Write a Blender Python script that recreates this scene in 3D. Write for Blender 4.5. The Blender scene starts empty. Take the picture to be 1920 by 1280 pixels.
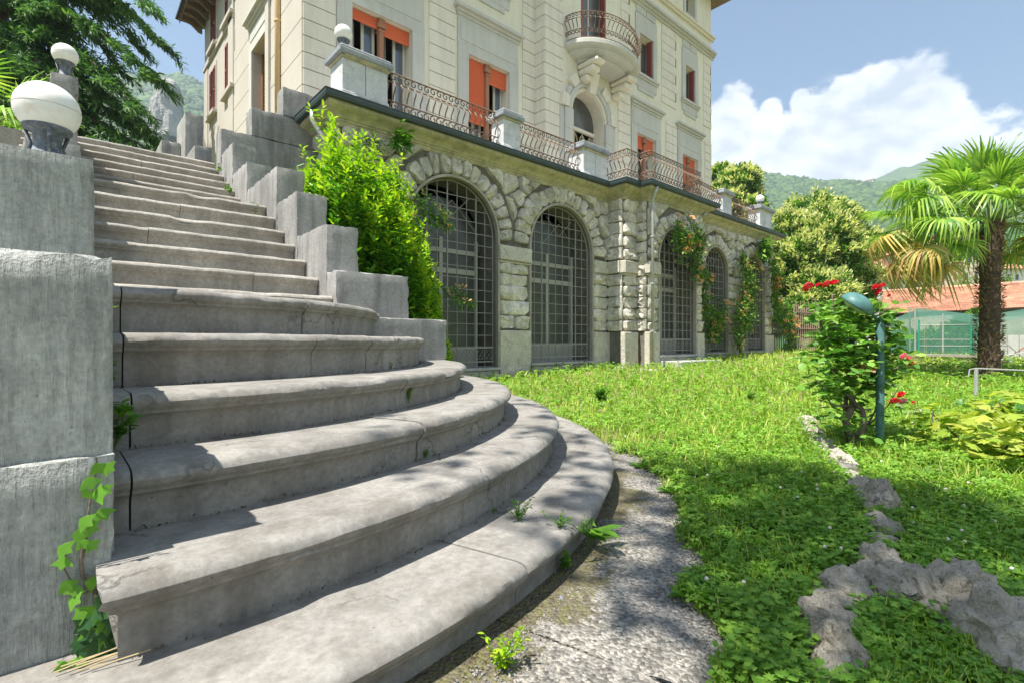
import bpy, math, random
import numpy as np
from math import sin, cos, tan, pi, atan2, sqrt, radians
from mathutils import Vector, Matrix, noise as mnoise

S = bpy.context.scene
random.seed(7); RNG = np.random.default_rng(7)

# ---------------------------------------------------------------- camera
FOC = 950.0; AZ = radians(48.5); CA, SA = cos(AZ), sin(AZ)
cd = bpy.data.cameras.new('camera'); cam = bpy.data.objects.new('camera', cd)
S.collection.objects.link(cam); S.camera = cam
cd.sensor_width = 36; cd.lens = 36 * FOC / 1920; cd.clip_start = .05; cd.clip_end = 9000
cam.location = (0, 0, 0); cam.rotation_euler = (pi/2, 0, AZ - pi/2)

# ---------------------------------------------------------------- light
SUNV = Vector((-.47, .02, 1)).normalized()
sl = bpy.data.lights.new('sun', 'SUN'); sl.energy = 3.8; sl.angle = radians(.53); sl.color = (1, .95, .87)
sun = bpy.data.objects.new('sun', sl); S.collection.objects.link(sun)
sun.rotation_euler = (-SUNV).to_track_quat('-Z', 'Y').to_euler(); sun.location = (-20, 8, 40)
w = bpy.data.worlds.new('World'); S.world = w; w.use_nodes = True
S.view_settings.view_transform = 'Standard'; S.view_settings.look = 'None'
S.view_settings.gamma = 1; S.view_settings.use_curve_mapping = False
S.view_settings.exposure = 1.70

def dirp(px, py):
    t = (px-960)/FOC
    return Vector((CA+t*SA, SA-t*CA, (640-py)/FOC)).normalized()

def make_world():
    nt = w.node_tree; N = nt.nodes; L = nt.links; N.clear()
    out = N.new('ShaderNodeOutputWorld'); bg = N.new('ShaderNodeBackground'); cl = N.new('ShaderNodeBackground')
    sky = N.new('ShaderNodeTexSky'); sky.sky_type = 'NISHITA'; sky.sun_disc = False
    sky.sun_elevation = math.asin(SUNV.z); sky.sun_rotation = atan2(SUNV.x, SUNV.y)
    sky.air_density = 1.0; sky.dust_density = .25; sky.ozone_density = 1.0; sky.altitude = 300
    hs = N.new('ShaderNodeHueSaturation'); hs.inputs['Saturation'].default_value = 1.12
    L.new(sky.outputs[0], hs.inputs['Color']); tn = N.new('ShaderNodeVectorMath'); tn.operation = 'MULTIPLY'; tn.inputs[1].default_value = (.90, 1.02, 1.02); L.new(hs.outputs[0], tn.inputs[0]); L.new(tn.outputs[0], bg.inputs[0]); bg.inputs[1].default_value = .050
    tc = N.new('ShaderNodeTexCoord')
    nrm = N.new('ShaderNodeVectorMath'); nrm.operation = 'NORMALIZE'; L.new(tc.outputs['Generated'], nrm.inputs[0])
    d = nrm.outputs[0]
    def vm(op, a, b):
        n = N.new('ShaderNodeVectorMath'); n.operation = op
        for i, x in enumerate((a, b)):
            if hasattr(x, 'links'): L.new(x, n.inputs[i])
            else: n.inputs[i].default_value = x
        return n
    def mt(op, a, b=0, c=None, clamp=False):
        n = N.new('ShaderNodeMath'); n.operation = op; n.use_clamp = clamp
        for i, x in enumerate((a, b, c)):
            if x is None: continue
            if hasattr(x, 'links'): L.new(x, n.inputs[i])
            else: n.inputs[i].default_value = x
        return n.outputs[0]
    def noise(vec, sc, det, rough=.55, dist=0):
        n = N.new('ShaderNodeTexNoise'); n.inputs['Scale'].default_value = sc; n.inputs['Detail'].default_value = det
        n.inputs['Roughness'].default_value = rough; n.inputs['Distortion'].default_value = dist
        L.new(vec, n.inputs['Vector']); return n.outputs[0]
    # cumulus: soft lobes in view and added ones behind the camera, broken up by noise
    blobs = [(1372, 235, .05), (1350, 330, .09), (1420, 300, .07), (1470, 275, .055), (1545, 235, .06), (1600, 235, .075), (1640, 185, .055), (1700, 210, .065), (1750, 250, .05),
             (1640, 300, .10), (1540, 320, .09), (1720, 310, .09), (1790, 290, .05), (1500, 190, .018), (1445, 205, .02), (1850, 300, .035), (1450, 345, .08), (1560, 360, .08), (1690, 350, .07), (1890, 330, .06), (1585, 178, .03)]
    dirs = [(dirp(x, y), r) for x, y, r in blobs]
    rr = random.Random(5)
    for k in range(17):  # unseen clusters out of view, added to brighten the ambient light
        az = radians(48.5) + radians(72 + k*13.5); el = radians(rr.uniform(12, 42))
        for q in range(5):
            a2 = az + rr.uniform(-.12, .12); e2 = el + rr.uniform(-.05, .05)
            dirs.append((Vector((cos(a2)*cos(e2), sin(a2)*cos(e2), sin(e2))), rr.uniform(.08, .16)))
    acc = None
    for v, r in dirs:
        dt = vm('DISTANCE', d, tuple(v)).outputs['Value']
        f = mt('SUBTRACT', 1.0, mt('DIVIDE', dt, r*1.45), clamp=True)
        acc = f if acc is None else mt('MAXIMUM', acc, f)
    sc = vm('MULTIPLY', d, (1, 1, 1.5)).outputs[0]
    n1 = noise(sc, 9, 10, .58, .15)
    def dens(off):
        v = vm('ADD', sc, off).outputs[0]
        return noise(v, 8, 5, .55, .2)
    base = mt('ADD', mt('MULTIPLY', acc, 1.5), mt('MULTIPLY', mt('SUBTRACT', n1, .5), 2.1))
    mask = N.new('ShaderNodeMapRange'); mask.interpolation_type = 'SMOOTHSTEP'
    mask.inputs['From Min'].default_value = .34; mask.inputs['From Max'].default_value = .62
    L.new(base, mask.inputs['Value'])
    cut = N.new('ShaderNodeMapRange'); cut.interpolation_type = 'SMOOTHSTEP'
    cut.inputs['From Min'].default_value = 0.0; cut.inputs['From Max'].default_value = .08
    L.new(acc, cut.inputs['Value'])
    m = mt('MULTIPLY', mask.outputs[0], cut.outputs[0])
    # self shading: denser towards the sun -> greyer
    m1 = noise(sc, 8, 5, .55, .2)
    n2 = dens(tuple(SUNV*.03))
    n3 = noise(sc, 3.2, 6, .55)
    lit = mt('ADD', mt('MULTIPLY', mt('SUBTRACT', m1, n2), 3.4), mt('ADD', .62, mt('MULTIPLY', mt('SUBTRACT', n3, .5), 2.0)), clamp=True)
    rmp = N.new('ShaderNodeMix'); rmp.data_type = 'RGBA'
    rmp.inputs[6].default_value = (.50, .55, .62, 1); rmp.inputs[7].default_value = (1, 1, 1, 1)
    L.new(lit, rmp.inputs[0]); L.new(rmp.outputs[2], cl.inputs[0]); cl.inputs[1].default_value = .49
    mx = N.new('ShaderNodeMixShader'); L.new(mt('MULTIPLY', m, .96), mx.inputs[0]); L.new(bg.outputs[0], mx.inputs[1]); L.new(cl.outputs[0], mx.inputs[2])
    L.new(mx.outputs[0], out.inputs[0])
make_world()

# ---------------------------------------------------------------- geometry of the view: a pixel of the photo (1920 wide) on a known plane
def onY(px, py, Y):
    t = (px-960)/FOC; d = Y/(SA-t*CA); return Vector((d*(CA+t*SA), Y, (640-py)/FOC*d))
def onX(px, py, X):
    t = (px-960)/FOC; d = X/(CA+t*SA); return Vector((X, d*(SA-t*CA), (640-py)/FOC*d))
def onZ(px, py, Z):
    d = Z*FOC/(640-py); t = (px-960)/FOC; return Vector((d*(CA+t*SA), d*(SA-t*CA), Z))
def onD(px, py, d):
    t = (px-960)/FOC; return Vector((d*(CA+t*SA), d*(SA-t*CA), (640-py)/FOC*d))
def fx(px, Y): return onY(px, 640, Y).x

def smooth(t):
    t = max(0, min(1, t)); return t*t*(3-2*t)
def gz(x, y):
    d = x*CA + y*SA
    z = -.78 + .42*smooth((d-4)/13)
    r = x*SA - y*CA
    z += .10*smooth((r-.9)/.8)*smooth((3.2-d)/2.0)*0
    z += .012*mnoise.noise(Vector((x*.9, y*.9, 0)))
    if d > 19: z -= .02*(d-19)
    return max(z, -2.5)
gzv = lambda P: np.array([gz(a, b) for a, b in P])

# ---------------------------------------------------------------- objects
COL = S.collection
def tag(o, label=None, cat=None, group=None, kind=None):
    if label: o['label'] = label
    if cat: o['category'] = cat
    if group: o['group'] = group
    if kind: o['kind'] = kind
    return o
def thing(name, loc=(0, 0, 0), label=None, cat=None, group=None, kind=None):
    o = bpy.data.objects.new(name, None); o.location = loc; o.empty_display_size = .1; COL.objects.link(o)
    return tag(o, label, cat, group, kind)
def link(name, me, mat=None, parent=None):
    o = bpy.data.objects.new(name, me); COL.objects.link(o)
    if mat and not me.materials: me.materials.append(mat)
    if parent is not None:
        o.parent = parent
        if parent.type == 'EMPTY': o.location = -Vector(parent.location)
    return o
def local(name, me, mat, parent, loc=(0, 0, 0), rot=(0, 0, 0), scale=1):
    o = bpy.data.objects.new(name, me); COL.objects.link(o)
    if mat and not me.materials: me.materials.append(mat)
    base = Vector(loc)
    if parent is not None:
        o.parent = parent
        if parent.type == 'EMPTY': base = base - Vector(parent.location)
    o.location = base; o.rotation_euler = rot
    o.scale = (scale, scale, scale) if not hasattr(scale, '__len__') else scale
    return o

class MB:
    def __init__(s): s.v = []; s.f = []
    def add(s, vs, fs):
        n = len(s.v); s.v.extend([tuple(v) for v in vs]); s.f.extend([tuple(i+n for i in f) for f in fs]); return s
    def box(s, x0, x1, y0, y1, z0, z1):
        return s.add([(x0,y0,z0),(x1,y0,z0),(x1,y1,z0),(x0,y1,z0),(x0,y0,z1),(x1,y0,z1),(x1,y1,z1),(x0,y1,z1)],
                     [(0,3,2,1),(4,5,6,7),(0,1,5,4),(1,2,6,5),(2,3,7,6),(3,0,4,7)])
    def cbox(s, x0, x1, y0, y1, z0, z1, c=.01, jit=0, rnd=random):
        X = (x0, x1); Y = (y0, y1); Z = (z0, z1); V = []; idx = {}
        c = min(c, abs(x1-x0)*.45, abs(y1-y0)*.45, abs(z1-z0)*.45)
        for i in (0, 1):
            for j in (0, 1):
                for k in (0, 1):
                    sx, sy, sz = (1, -1)[i], (1, -1)[j], (1, -1)[k]
                    jx, jy, jz = [rnd.uniform(-jit, jit) for _ in range(3)] if jit else (0, 0, 0)
                    p = (X[i]+jx, Y[j]+jy, Z[k]+jz)
                    for a, q in enumerate(((0, sy*c, sz*c), (sx*c, 0, sz*c), (sx*c, sy*c, 0))):
                        idx[(i, j, k, a)] = len(V); V.append((p[0]+q[0], p[1]+q[1], p[2]+q[2]))
        g = lambda i, j, k, a: idx[(i, j, k, a)]
        F = []
        for i in (0, 1):
            q = [g(i,0,0,0), g(i,1,0,0), g(i,1,1,0), g(i,0,1,0)]; F.append(q if i else q[::-1])
            q = [g(0,i,0,1), g(1,i,0,1), g(1,i,1,1), g(0,i,1,1)]; F.append(q[::-1] if i else q)
            q = [g(0,0,i,2), g(1,0,i,2), g(1,1,i,2), g(0,1,i,2)]; F.append(q if i else q[::-1])
        for j in (0, 1):
            for k in (0, 1):
                q = [g(0,j,k,1), g(1,j,k,1), g(1,j,k,2), g(0,j,k,2)]; F.append(q if j == k else q[::-1])
                q = [g(j,0,k,0), g(j,1,k,0), g(j,1,k,2), g(j,0,k,2)]; F.append(q[::-1] if j == k else q)
                q = [g(j,k,0,0), g(j,k,1,0), g(j,k,1,1), g(j,k,0,1)]; F.append(q if j == k else q[::-1])
        for i in (0, 1):
            for j in (0, 1):
                for k in (0, 1):
                    q = [g(i,j,k,0), g(i,j,k,1), g(i,j,k,2)]; F.append(q if (i+j+k) % 2 else q[::-1])
        return s.add(V, F)
    def tube(s, pts, rad, n=6, cap=True):
        pts = [Vector(p) for p in pts]; m = len(pts)
        R = rad if hasattr(rad, '__len__') else [rad]*m
        t0 = (pts[1]-pts[0]).normalized(); up = Vector((0, 0, 1)) if abs(t0.z) < .9 else Vector((1, 0, 0))
        u = t0.cross(up).normalized(); vs = []
        for i, p in enumerate(pts):
            t = (pts[min(i+1, m-1)]-pts[max(i-1, 0)])
            t = t.normalized() if t.length > 1e-9 else t0
            u = (u - t*u.dot(t)).normalized(); w_ = t.cross(u)
            for k in range(n):
                a = 2*pi*k/n; vs.append(p + (u*cos(a)+w_*sin(a))*R[i])
        fs = [(i*n+k, i*n+(k+1) % n, (i+1)*n+(k+1) % n, (i+1)*n+k) for i in range(m-1) for k in range(n)]
        if cap: fs += [tuple(range(n))[::-1], tuple((m-1)*n+k for k in range(n))]
        return s.add(vs, fs)
    def lathe(s, prof, c=(0, 0, 0), n=24):
        vs = [(c[0]+r*cos(2*pi*k/n), c[1]+r*sin(2*pi*k/n), c[2]+z) for r, z in prof for k in range(n)]
        fs = [(i*n+k, i*n+(k+1) % n, (i+1)*n+(k+1) % n, (i+1)*n+k) for i in range(len(prof)-1) for k in range(n)]
        return s.add(vs, fs)
    def prism(s, poly, y0, y1):
        """polygon in (x,z), extruded in y; y0 is the front"""
        n = len(poly)
        vs = [(x, y0, z) for x, z in poly] + [(x, y1, z) for x, z in poly]
        return s.add(vs, [tuple(range(n)), tuple(range(2*n-1, n-1, -1))] + [(i, n+i, n+(i+1) % n, (i+1) % n) for i in range(n)])
    def me(s, name, mat=None, sm=False):
        m = bpy.data.meshes.new(name); m.from_pydata(s.v, [], s.f); m.update()
        if sm: m.shade_smooth()
        if mat: m.materials.append(mat)
        return m
    def obj(s, name, mat, parent=None, sm=False): return link(name, s.me(name, mat, sm), None, parent)

def npmesh(name, V, T, mat=None, sm=False):
    V = np.ascontiguousarray(V, dtype=np.float32); T = np.ascontiguousarray(T, dtype=np.int32); k = T.shape[1]
    m = bpy.data.meshes.new(name); m.vertices.add(len(V)); m.vertices.foreach_set('co', V.ravel())
    m.loops.add(T.size); m.loops.foreach_set('vertex_index', T.ravel())
    m.polygons.add(len(T)); m.polygons.foreach_set('loop_start', np.arange(len(T), dtype=np.int32)*k)
    m.update(calc_edges=True)
    if sm: m.shade_smooth()
    if mat: m.materials.append(mat)
    return m
def nrmz(a): return a/np.maximum(np.linalg.norm(a, axis=-1, keepdims=True), 1e-9)
def frames(up, fwd=None):
    """rotation matrices whose z axis is `up` and y axis lies near `fwd` (random when None)"""
    n = len(up); Z = nrmz(up)
    if fwd is None: fwd = RNG.normal(size=(n, 3))
    Y = nrmz(fwd - Z*np.sum(fwd*Z, 1, keepdims=True)); X = np.cross(Y, Z)
    return np.stack([X, Y, Z], axis=2)
def scat(tv, tf, P, R, Sc):
    """copies of a template; R (m,3,3) columns are the axes; Sc scalar per copy or (m,3)"""
    tv = np.array(tv, float); tf = np.array(tf); m = len(P); Sc = np.asarray(Sc, float)
    if Sc.ndim == 1: Sc = Sc[:, None]
    L = tv[None]*(Sc[:, None, :] if Sc.shape[1] == 3 else Sc[:, :, None])
    V = np.einsum('mij,mkj->mki', R, L) + np.asarray(P)[:, None, :]
    T = tf[None] + (np.arange(m)*len(tv))[:, None, None]
    return V.reshape(-1, 3), T.reshape(-1, tf.shape[1])
def join(parts):
    Vs = []; Ts = []; n = 0
    for V, T in parts:
        Vs.append(V); Ts.append(T+n); n += len(V)
    return np.vstack(Vs), np.vstack(Ts)
LEAF = ([(0,0,0),(.28,.4,.06),(0,1,-.06),(-.28,.4,.06)], [(0,1,2),(0,2,3)])
LANCE = ([(0,0,0),(.17,.35,.05),(.15,.7,.0),(0,1,-.1),(-.15,.7,.0),(-.17,.35,.05)], [(0,1,2),(0,2,3),(0,3,4),(0,4,5)])
ROUND = ([(0,0,0),(.35,.25,.04),(.38,.65,.0),(0,1,-.05),(-.38,.65,.0),(-.35,.25,.04)], [(0,1,2),(0,2,3),(0,3,4),(0,4,5)])
BLADE = ([(-.035,0,0),(.035,0,0),(-.028,.12,.5),(.028,.12,.5),(0,.42,1)], [(0,1,3),(0,3,2),(2,3,4)])
def clover():
    v = []; f = []
    for k in range(3):
        a = k*2*pi/3; c, s_ = cos(a), sin(a)
        loc = [(0,0,1),(.34,.42,1.06),(.22,.86,1.0),(0,.72,1.02),(-.22,.86,1.0),(-.34,.42,1.06)]
        n = len(v); v += [(x*c-y*s_, x*s_+y*c, z) for x, y, z in loc]
        f += [(n,n+1,n+2),(n,n+2,n+3),(n,n+3,n+4),(n,n+4,n+5)]
    n = len(v); v += [(-.03,0,0),(.03,0,0),(0,0,1)]; f += [(n,n+1,n+2)]
    return v, f
CLOVER = clover()

# ---------------------------------------------------------------- materials
def mat_new(name):
    m = bpy.data.materials.new(name); m.use_nodes = True; nt = m.node_tree; nt.nodes.clear()
    return m, nt.nodes, nt.links
class G:
    """small helper around a material's node tree"""
    def __init__(s, name):
        s.m, s.N, s.L = mat_new(name)
        s.out = s.N.new('ShaderNodeOutputMaterial'); s.p = s.N.new('ShaderNodeBsdfPrincipled')
        s.L.new(s.p.outputs[0], s.out.inputs[0]); s.geo = s.N.new('ShaderNodeNewGeometry'); s.pos = s.geo.outputs['Position']
    def set(s, n, i, x):
        if hasattr(x, 'links'): s.L.new(x, n.inputs[i])
        else:
            if isinstance(x, (tuple, list)) and len(x) == 3 and n.inputs[i].type == 'RGBA': x = (*x, 1)
            n.inputs[i].default_value = x
    def noise(s, sc, det=5, rough=.6, vec=None, dist=0):
        n = s.N.new('ShaderNodeTexNoise'); s.set(n, 'Vector', vec or s.pos); n.inputs['Scale'].default_value = sc
        n.inputs['Detail'].default_value = det; n.inputs['Roughness'].default_value = rough; n.inputs['Distortion'].default_value = dist
        return n.outputs[0]
    def vor(s, sc, feat='F1', vec=None, out=0, rand=1):
        n = s.N.new('ShaderNodeTexVoronoi'); n.feature = feat; s.set(n, 'Vector', vec or s.pos); n.inputs['Scale'].default_value = sc
        n.inputs['Randomness'].default_value = rand
        return n.outputs[out]
    def scale(s, v3, vec=None):
        n = s.N.new('ShaderNodeVectorMath'); n.operation = 'MULTIPLY'; s.set(n, 0, vec or s.pos); n.inputs[1].default_value = v3; return n.outputs[0]
    def math(s, op, a, b=0, clamp=False):
        n = s.N.new('ShaderNodeMath'); n.operation = op; n.use_clamp = clamp; s.set(n, 0, a); s.set(n, 1, b); return n.outputs[0]
    def mr(s, v, a, b, c=0, d=1):
        n = s.N.new('ShaderNodeMapRange'); s.set(n, 0, v); n.inputs[1].default_value = a; n.inputs[2].default_value = b
        n.inputs[3].default_value = c; n.inputs[4].default_value = d; return n.outputs[0]
    def mix(s, f, a, b, mode='MIX'):
        n = s.N.new('ShaderNodeMix'); n.data_type = 'RGBA'; n.blend_type = mode; s.set(n, 0, f)
        for i, x in ((6, a), (7, b)): s.set(n, i, x)
        return n.outputs[2]
    def ramp(s, v, stops):
        n = s.N.new('ShaderNodeValToRGB'); s.L.new(v, n.inputs[0]); e = n.color_ramp.elements
        while len(e) < len(stops): e.new(.5)
        for q, (p, c) in zip(e, stops): q.position = p; q.color = (*c, 1)
        return n.outputs[0]
    def grey(s, f, c, lo, hi):
        """multiply colour c by lo..hi following f"""
        k = s.mr(f, 0, 1, lo, hi); n = s.N.new('ShaderNodeVectorMath'); n.operation = 'SCALE'; s.set(n, 0, c); s.L.new(k, n.inputs['Scale']); return n.outputs[0]
    def bump(s, h, strength=.5, dist=.01, nrm=None):
        n = s.N.new('ShaderNodeBump'); n.inputs['Strength'].default_value = strength; n.inputs['Distance'].default_value = dist
        s.L.new(h, n.inputs['Height'])
        if nrm is not None: s.L.new(nrm, n.inputs['Normal'])
        return n.outputs[0]
    def done(s, col, rough=.85, nrm=None, spec=.3, metal=0):
        s.set(s.p, 'Base Color', col); s.set(s.p, 'Roughness', rough); s.set(s.p, 'Specular IOR Level', spec); s.set(s.p, 'Metallic', metal)
        if nrm is not None: s.L.new(nrm, s.p.inputs['Normal'])
        return s.m

def rock(name, c1, c2, scale=3, fine=70, bump=.5, dist=.006, stain=None, stain_amt=.5, island=0, cracks=0, crackcol=.35, pits=0, rough=.88, speck=None, spk=.6, streak=None, lo=.60, hi=1.38, comb=0, crisp=0):
    g = G(name); n1 = g.noise(scale, 6, .62); f = g.mr(n1, .32, .68)
    c = g.mix(f, c1, c2)
    if hi > 1.3: c = g.grey(g.noise(scale*6, 6, .7), c, .70, 1.30)
    n2 = g.noise(fine, 4, .65); c = g.grey(n2, c, lo, hi)
    h = g.math('ADD', g.math('MULTIPLY', n2, .5), g.math('MULTIPLY', g.noise(scale*4, 6, .6), .9))
    if stain is not None:
        ns = g.noise(scale*1.7, 7, .7, dist=.6); c = g.mix(g.math('MULTIPLY', g.mr(ns, .52, .70), stain_amt), c, stain)
    if streak is not None:
        v = g.scale((9, 9, .8)); ns = g.noise(1, 5, .6, vec=v); c = g.mix(g.math('MULTIPLY', g.mr(ns, .45, .68), streak[1]), c, streak[0])
    if speck is not None:
        ns = g.noise(fine*.35, 5, .75); c = g.mix(g.math('MULTIPLY', g.mr(ns, spk, spk+.06), .8), c, speck)
    if crisp:
        q1 = g.mr(g.noise(38, 8, .75), .42, .54); c = g.grey(q1, c, 1-crisp, 1.06); q2 = g.mr(g.noise(15, 9, .8, dist=1.5), .56, .585); c = g.mix(g.math('MULTIPLY', q2, crisp*1.6), c, (.42, .40, .37)); h = g.math('ADD', h, g.math('MULTIPLY', q1, .06))
        q3 = g.mr(g.vor(11), .015, .05); c = g.grey(q3, c, .45, 1); c = g.grey(g.mr(g.noise(1.1, 5, .6, dist=.8), .35, .65), c, .84, 1.14)
    if comb:
        nc = g.noise(1, 4, .7, vec=g.scale((70, 70, 7))); c = g.grey(nc, c, 1-comb, 1+comb); h = g.math('ADD', h, g.math('MULTIPLY', nc, 1.2))
    if island: c = g.grey(g.geo.outputs['Random Per Island'], c, 1-island, 1+island)
    if cracks:
        nv = g.N.new('ShaderNodeVectorMath'); nv.operation = 'ADD'; g.L.new(g.pos, nv.inputs[0])
        nn = g.N.new('ShaderNodeTexNoise'); nn.inputs['Scale'].default_value = 7; nn.inputs['Detail'].default_value = 6; g.L.new(g.pos, nn.inputs['Vector'])
        sc = g.N.new('ShaderNodeVectorMath'); sc.operation = 'SCALE'; g.L.new(nn.outputs['Color'], sc.inputs[0]); sc.inputs['Scale'].default_value = .35
        g.L.new(sc.outputs[0], nv.inputs[1])
        e = g.vor(cracks, 'DISTANCE_TO_EDGE', vec=nv.outputs[0]); k = g.mr(e, 0, .010)
        gate = g.mr(g.noise(scale*1.3, 3), .50, .58); k = g.math('MAXIMUM', k, g.math('SUBTRACT', 1, gate))
        c = g.grey(k, c, crackcol, 1); h = g.math('ADD', h, g.math('MULTIPLY', k, .8))
    if pits:
        e = g.vor(pits, 'F1', vec=None); k = g.mr(e, .05, .30); gate = g.mr(g.noise(scale*3, 3), .40, .55)
        k = g.math('MAXIMUM', k, g.math('SUBTRACT', 1, gate)); c = g.grey(k, c, .72, 1); h = g.math('ADD', h, g.math('MULTIPLY', k, .7))
    return g.done(c, rough, g.bump(h, bump, dist))

def plain(name, c, rough=.5, metal=0, var=.12, sc=20, bump=0, dist=.002, spec=.4):
    g = G(name); n = g.noise(sc, 5); col = g.grey(n, c, 1-var*1.5, 1+var*1.5)
    return g.done(col, rough, g.bump(n, bump, dist) if bump else None, spec, metal)

def leafm(name, cols, trans=.4, rough=.5, big=None):
    g = G(name); f = g.geo.outputs['Random Per Island']
    n = len(cols); c = g.ramp(f, [(i/(max(1, n-1)), cc) for i, cc in enumerate(cols)])
    if big: c = g.grey(g.noise(big, 3), c, .55, 1.45)
    c = g.grey(g.noise(40, 3), c, .85, 1.15)
    g.set(g.p, 'Base Color', c); g.set(g.p, 'Roughness', rough); g.set(g.p, 'Specular IOR Level', .35)
    t = g.N.new('ShaderNodeBsdfTranslucent'); c2 = g.mix(1, c, (1.0, 1.15, .55), 'MULTIPLY'); g.L.new(c2, t.inputs[0])
    mx = g.N.new('ShaderNodeMixShader'); mx.inputs[0].default_value = trans
    g.L.new(g.p.outputs[0], mx.inputs[1]); g.L.new(t.outputs[0], mx.inputs[2]); g.L.new(mx.outputs[0], g.out.inputs[0])
    return g.m

M = {}
M['step'] = rock('step_stone', crisp=.07, c1=(.29, .275, .25), c2=(.205, .195, .178), scale=2.2, fine=60, bump=.55, dist=.006, stain=(.30, .285, .26), stain_amt=.5, cracks=1.4, crackcol=.5, streak=((.125, .108, .088), .55), speck=(.12,.115,.105), spk=.66)
M['step_up'] = rock('upper_step_stone', crisp=.12, c1=(.40, .375, .33), c2=(.28, .26, .23), scale=2.6, fine=60, bump=.55, dist=.006, stain=(.19, .18, .16), stain_amt=.5, streak=((.21, .195, .17), .5))
M['block'] = rock('parapet_stone', crisp=.12, c1=(.37, .36, .34), c2=(.255, .25, .24), scale=1.6, fine=80, bump=.4, dist=.004, streak=((.13, .13, .13), .7), speck=(.33, .32, .30), spk=.62)
M['pier'] = rock('pier_stone', comb=.55, crisp=.06, c1=(.49, .50, .465), c2=(.35, .36, .34), scale=3.0, fine=90, bump=1.0, dist=.012, stain=(.54, .55, .52), stain_amt=.35, speck=(.55, .44, .29), spk=.70, streak=((.10, .11, .11), .35))
M['rubble'] = rock('rubble_stone', crisp=.2, c1=(.78, .725, .625), c2=(.50, .47, .405), scale=2.4, fine=45, bump=.9, dist=.016, stain=(.27, .26, .235), stain_amt=.65, island=.14, pits=22, streak=((.28, .27, .24), .4))
M['mortar'] = rock('wall_mortar', (.22, .205, .17), (.13, .12, .10), 6, 60, .8, .01)
M['plinth'] = rock('plinth_stone', (.66, .615, .51), (.50, .47, .40), 5, 40, 1.2, .014, pits=30, stain=(.16, .155, .14), stain_amt=.6)
M['cornice'] = rock('cornice_plaster', (.60, .55, .36), (.46, .43, .28), 1.6, 50, .25, .004, stain=(.17, .17, .13), stain_amt=.5, streak=((.20, .20, .12), .5))
M['rim'] = rock('arch_plaster', (.42, .39, .32), (.30, .28, .23), 4, 50, .4, .004)
M['gutter'] = plain('gutter_paint', (.045, .065, .068), .38, 0, .25, 6)
M['zinc'] = plain('zinc', (.42, .43, .42), .45, .3, .15, 8)
M['slab'] = rock('terrace_slab', (.50, .48, .45), (.34, .33, .31), 3, 50, .3, .004, stain=(.18, .18, .17), stain_amt=.5)
M['ped'] = rock('pedestal_stone', (.62, .62, .61), (.46, .48, .50), 2.5, 50, .3, .004, stain=(.25, .25, .22), stain_amt=.55)
M['pedcap'] = rock('pedestal_cap', (.36, .38, .40), (.22, .24, .27), 4, 40, .5, .006, stain=(.48, .47, .44), stain_amt=.6)
M['rust'] = plain('rusty_iron', (.20, .135, .095), .75, .1, .35, 30, .4, .002)
M['iron'] = plain('grille_iron', (.27, .26, .24), .6, .1, .2, 20)
M['plaster_dimmed'] = rock('dimmed_side_plaster', (.54, .50, .43), (.48, .445, .385), .9, 30, .12, .003, stain=(.45, .41, .35), stain_amt=.5, lo=.93, hi=1.07)  # cream plaster darkened in colour to offset direct sun on the side walls
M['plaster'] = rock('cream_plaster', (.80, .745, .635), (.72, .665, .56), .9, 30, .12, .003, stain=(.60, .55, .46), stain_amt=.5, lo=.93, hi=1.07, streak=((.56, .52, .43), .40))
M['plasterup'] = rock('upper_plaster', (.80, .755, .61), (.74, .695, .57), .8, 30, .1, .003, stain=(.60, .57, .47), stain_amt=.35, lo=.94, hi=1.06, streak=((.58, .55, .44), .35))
M['groove'] = plain('groove_plaster', (.22, .15, .08), .9)
M['grey'] = rock('grey_trim', (.60, .59, .54), (.52, .51, .47), 1.2, 40, .12, .003, stain=(.42, .42, .40), stain_amt=.4, lo=.93, hi=1.07, streak=((.44, .43, .39), .45))
M['shutter'] = plain('orange_shutter', (.66, .135, .055), .55, 0, .06)
M['redwood'] = plain('red_shutter', (.27, .065, .05), .5, 0, .1)
M['terra'] = plain('terracotta_post', (.36, .17, .10), .7, 0, .2)
M['frame'] = plain('window_frame', (.56, .53, .46), .5, 0, .08)
M['brownwood'] = plain('brown_wood', (.30, .14, .05), .6, 0, .25)
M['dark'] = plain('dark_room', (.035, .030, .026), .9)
M['ochrepipe'] = plain('ochre_pipe', (.62, .42, .20), .5)
M['doorframe'] = plain('door_frame', (.40, .39, .35), .6, 0, .15)
M['glassw'] = plain('window_glass', (.10, .13, .17), .04, 0, .02, spec=1.0)
M['glassd'] = plain('dirty_glass', (.085, .088, .082), .22, 0, .5, 3, spec=.6)
# ================================================================ SETTING: staircase
RS = (.10, 4.33)                     # centre of the round steps
stairs = thing('stone_staircase', (.9, 2.2, -.78), 'worn grey limestone staircase with rounded bottom steps climbing to the villa beside the stepped parapet', 'staircase')
ZS = {6: .217, 5: .03, 4: -.155, 3: -.315, 2: -.47, 1: -.64}
RR = {6: 1.866, 5: 2.195, 4: 2.49, 3: 2.784, 2: 3.087, 1: 3.395}
def nose(ztop, depth, drop):
    """outline of a moulded step, offsets outward from the nosing line (negative = inward) and heights"""
    return [(-depth, ztop-.004), (-.10, ztop), (-.045, ztop), (-.022, ztop-.004), (-.007, ztop-.013), (0, ztop-.027), (-.003, ztop-.040), (-.013, ztop-.050),
            (-.018, ztop-.054), (-.020, ztop-.062), (-.030, ztop-.068), (-.040, ztop-.080), (-.043, ztop-.10), (-.043, ztop-drop), (-depth, ztop-drop)]
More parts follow.
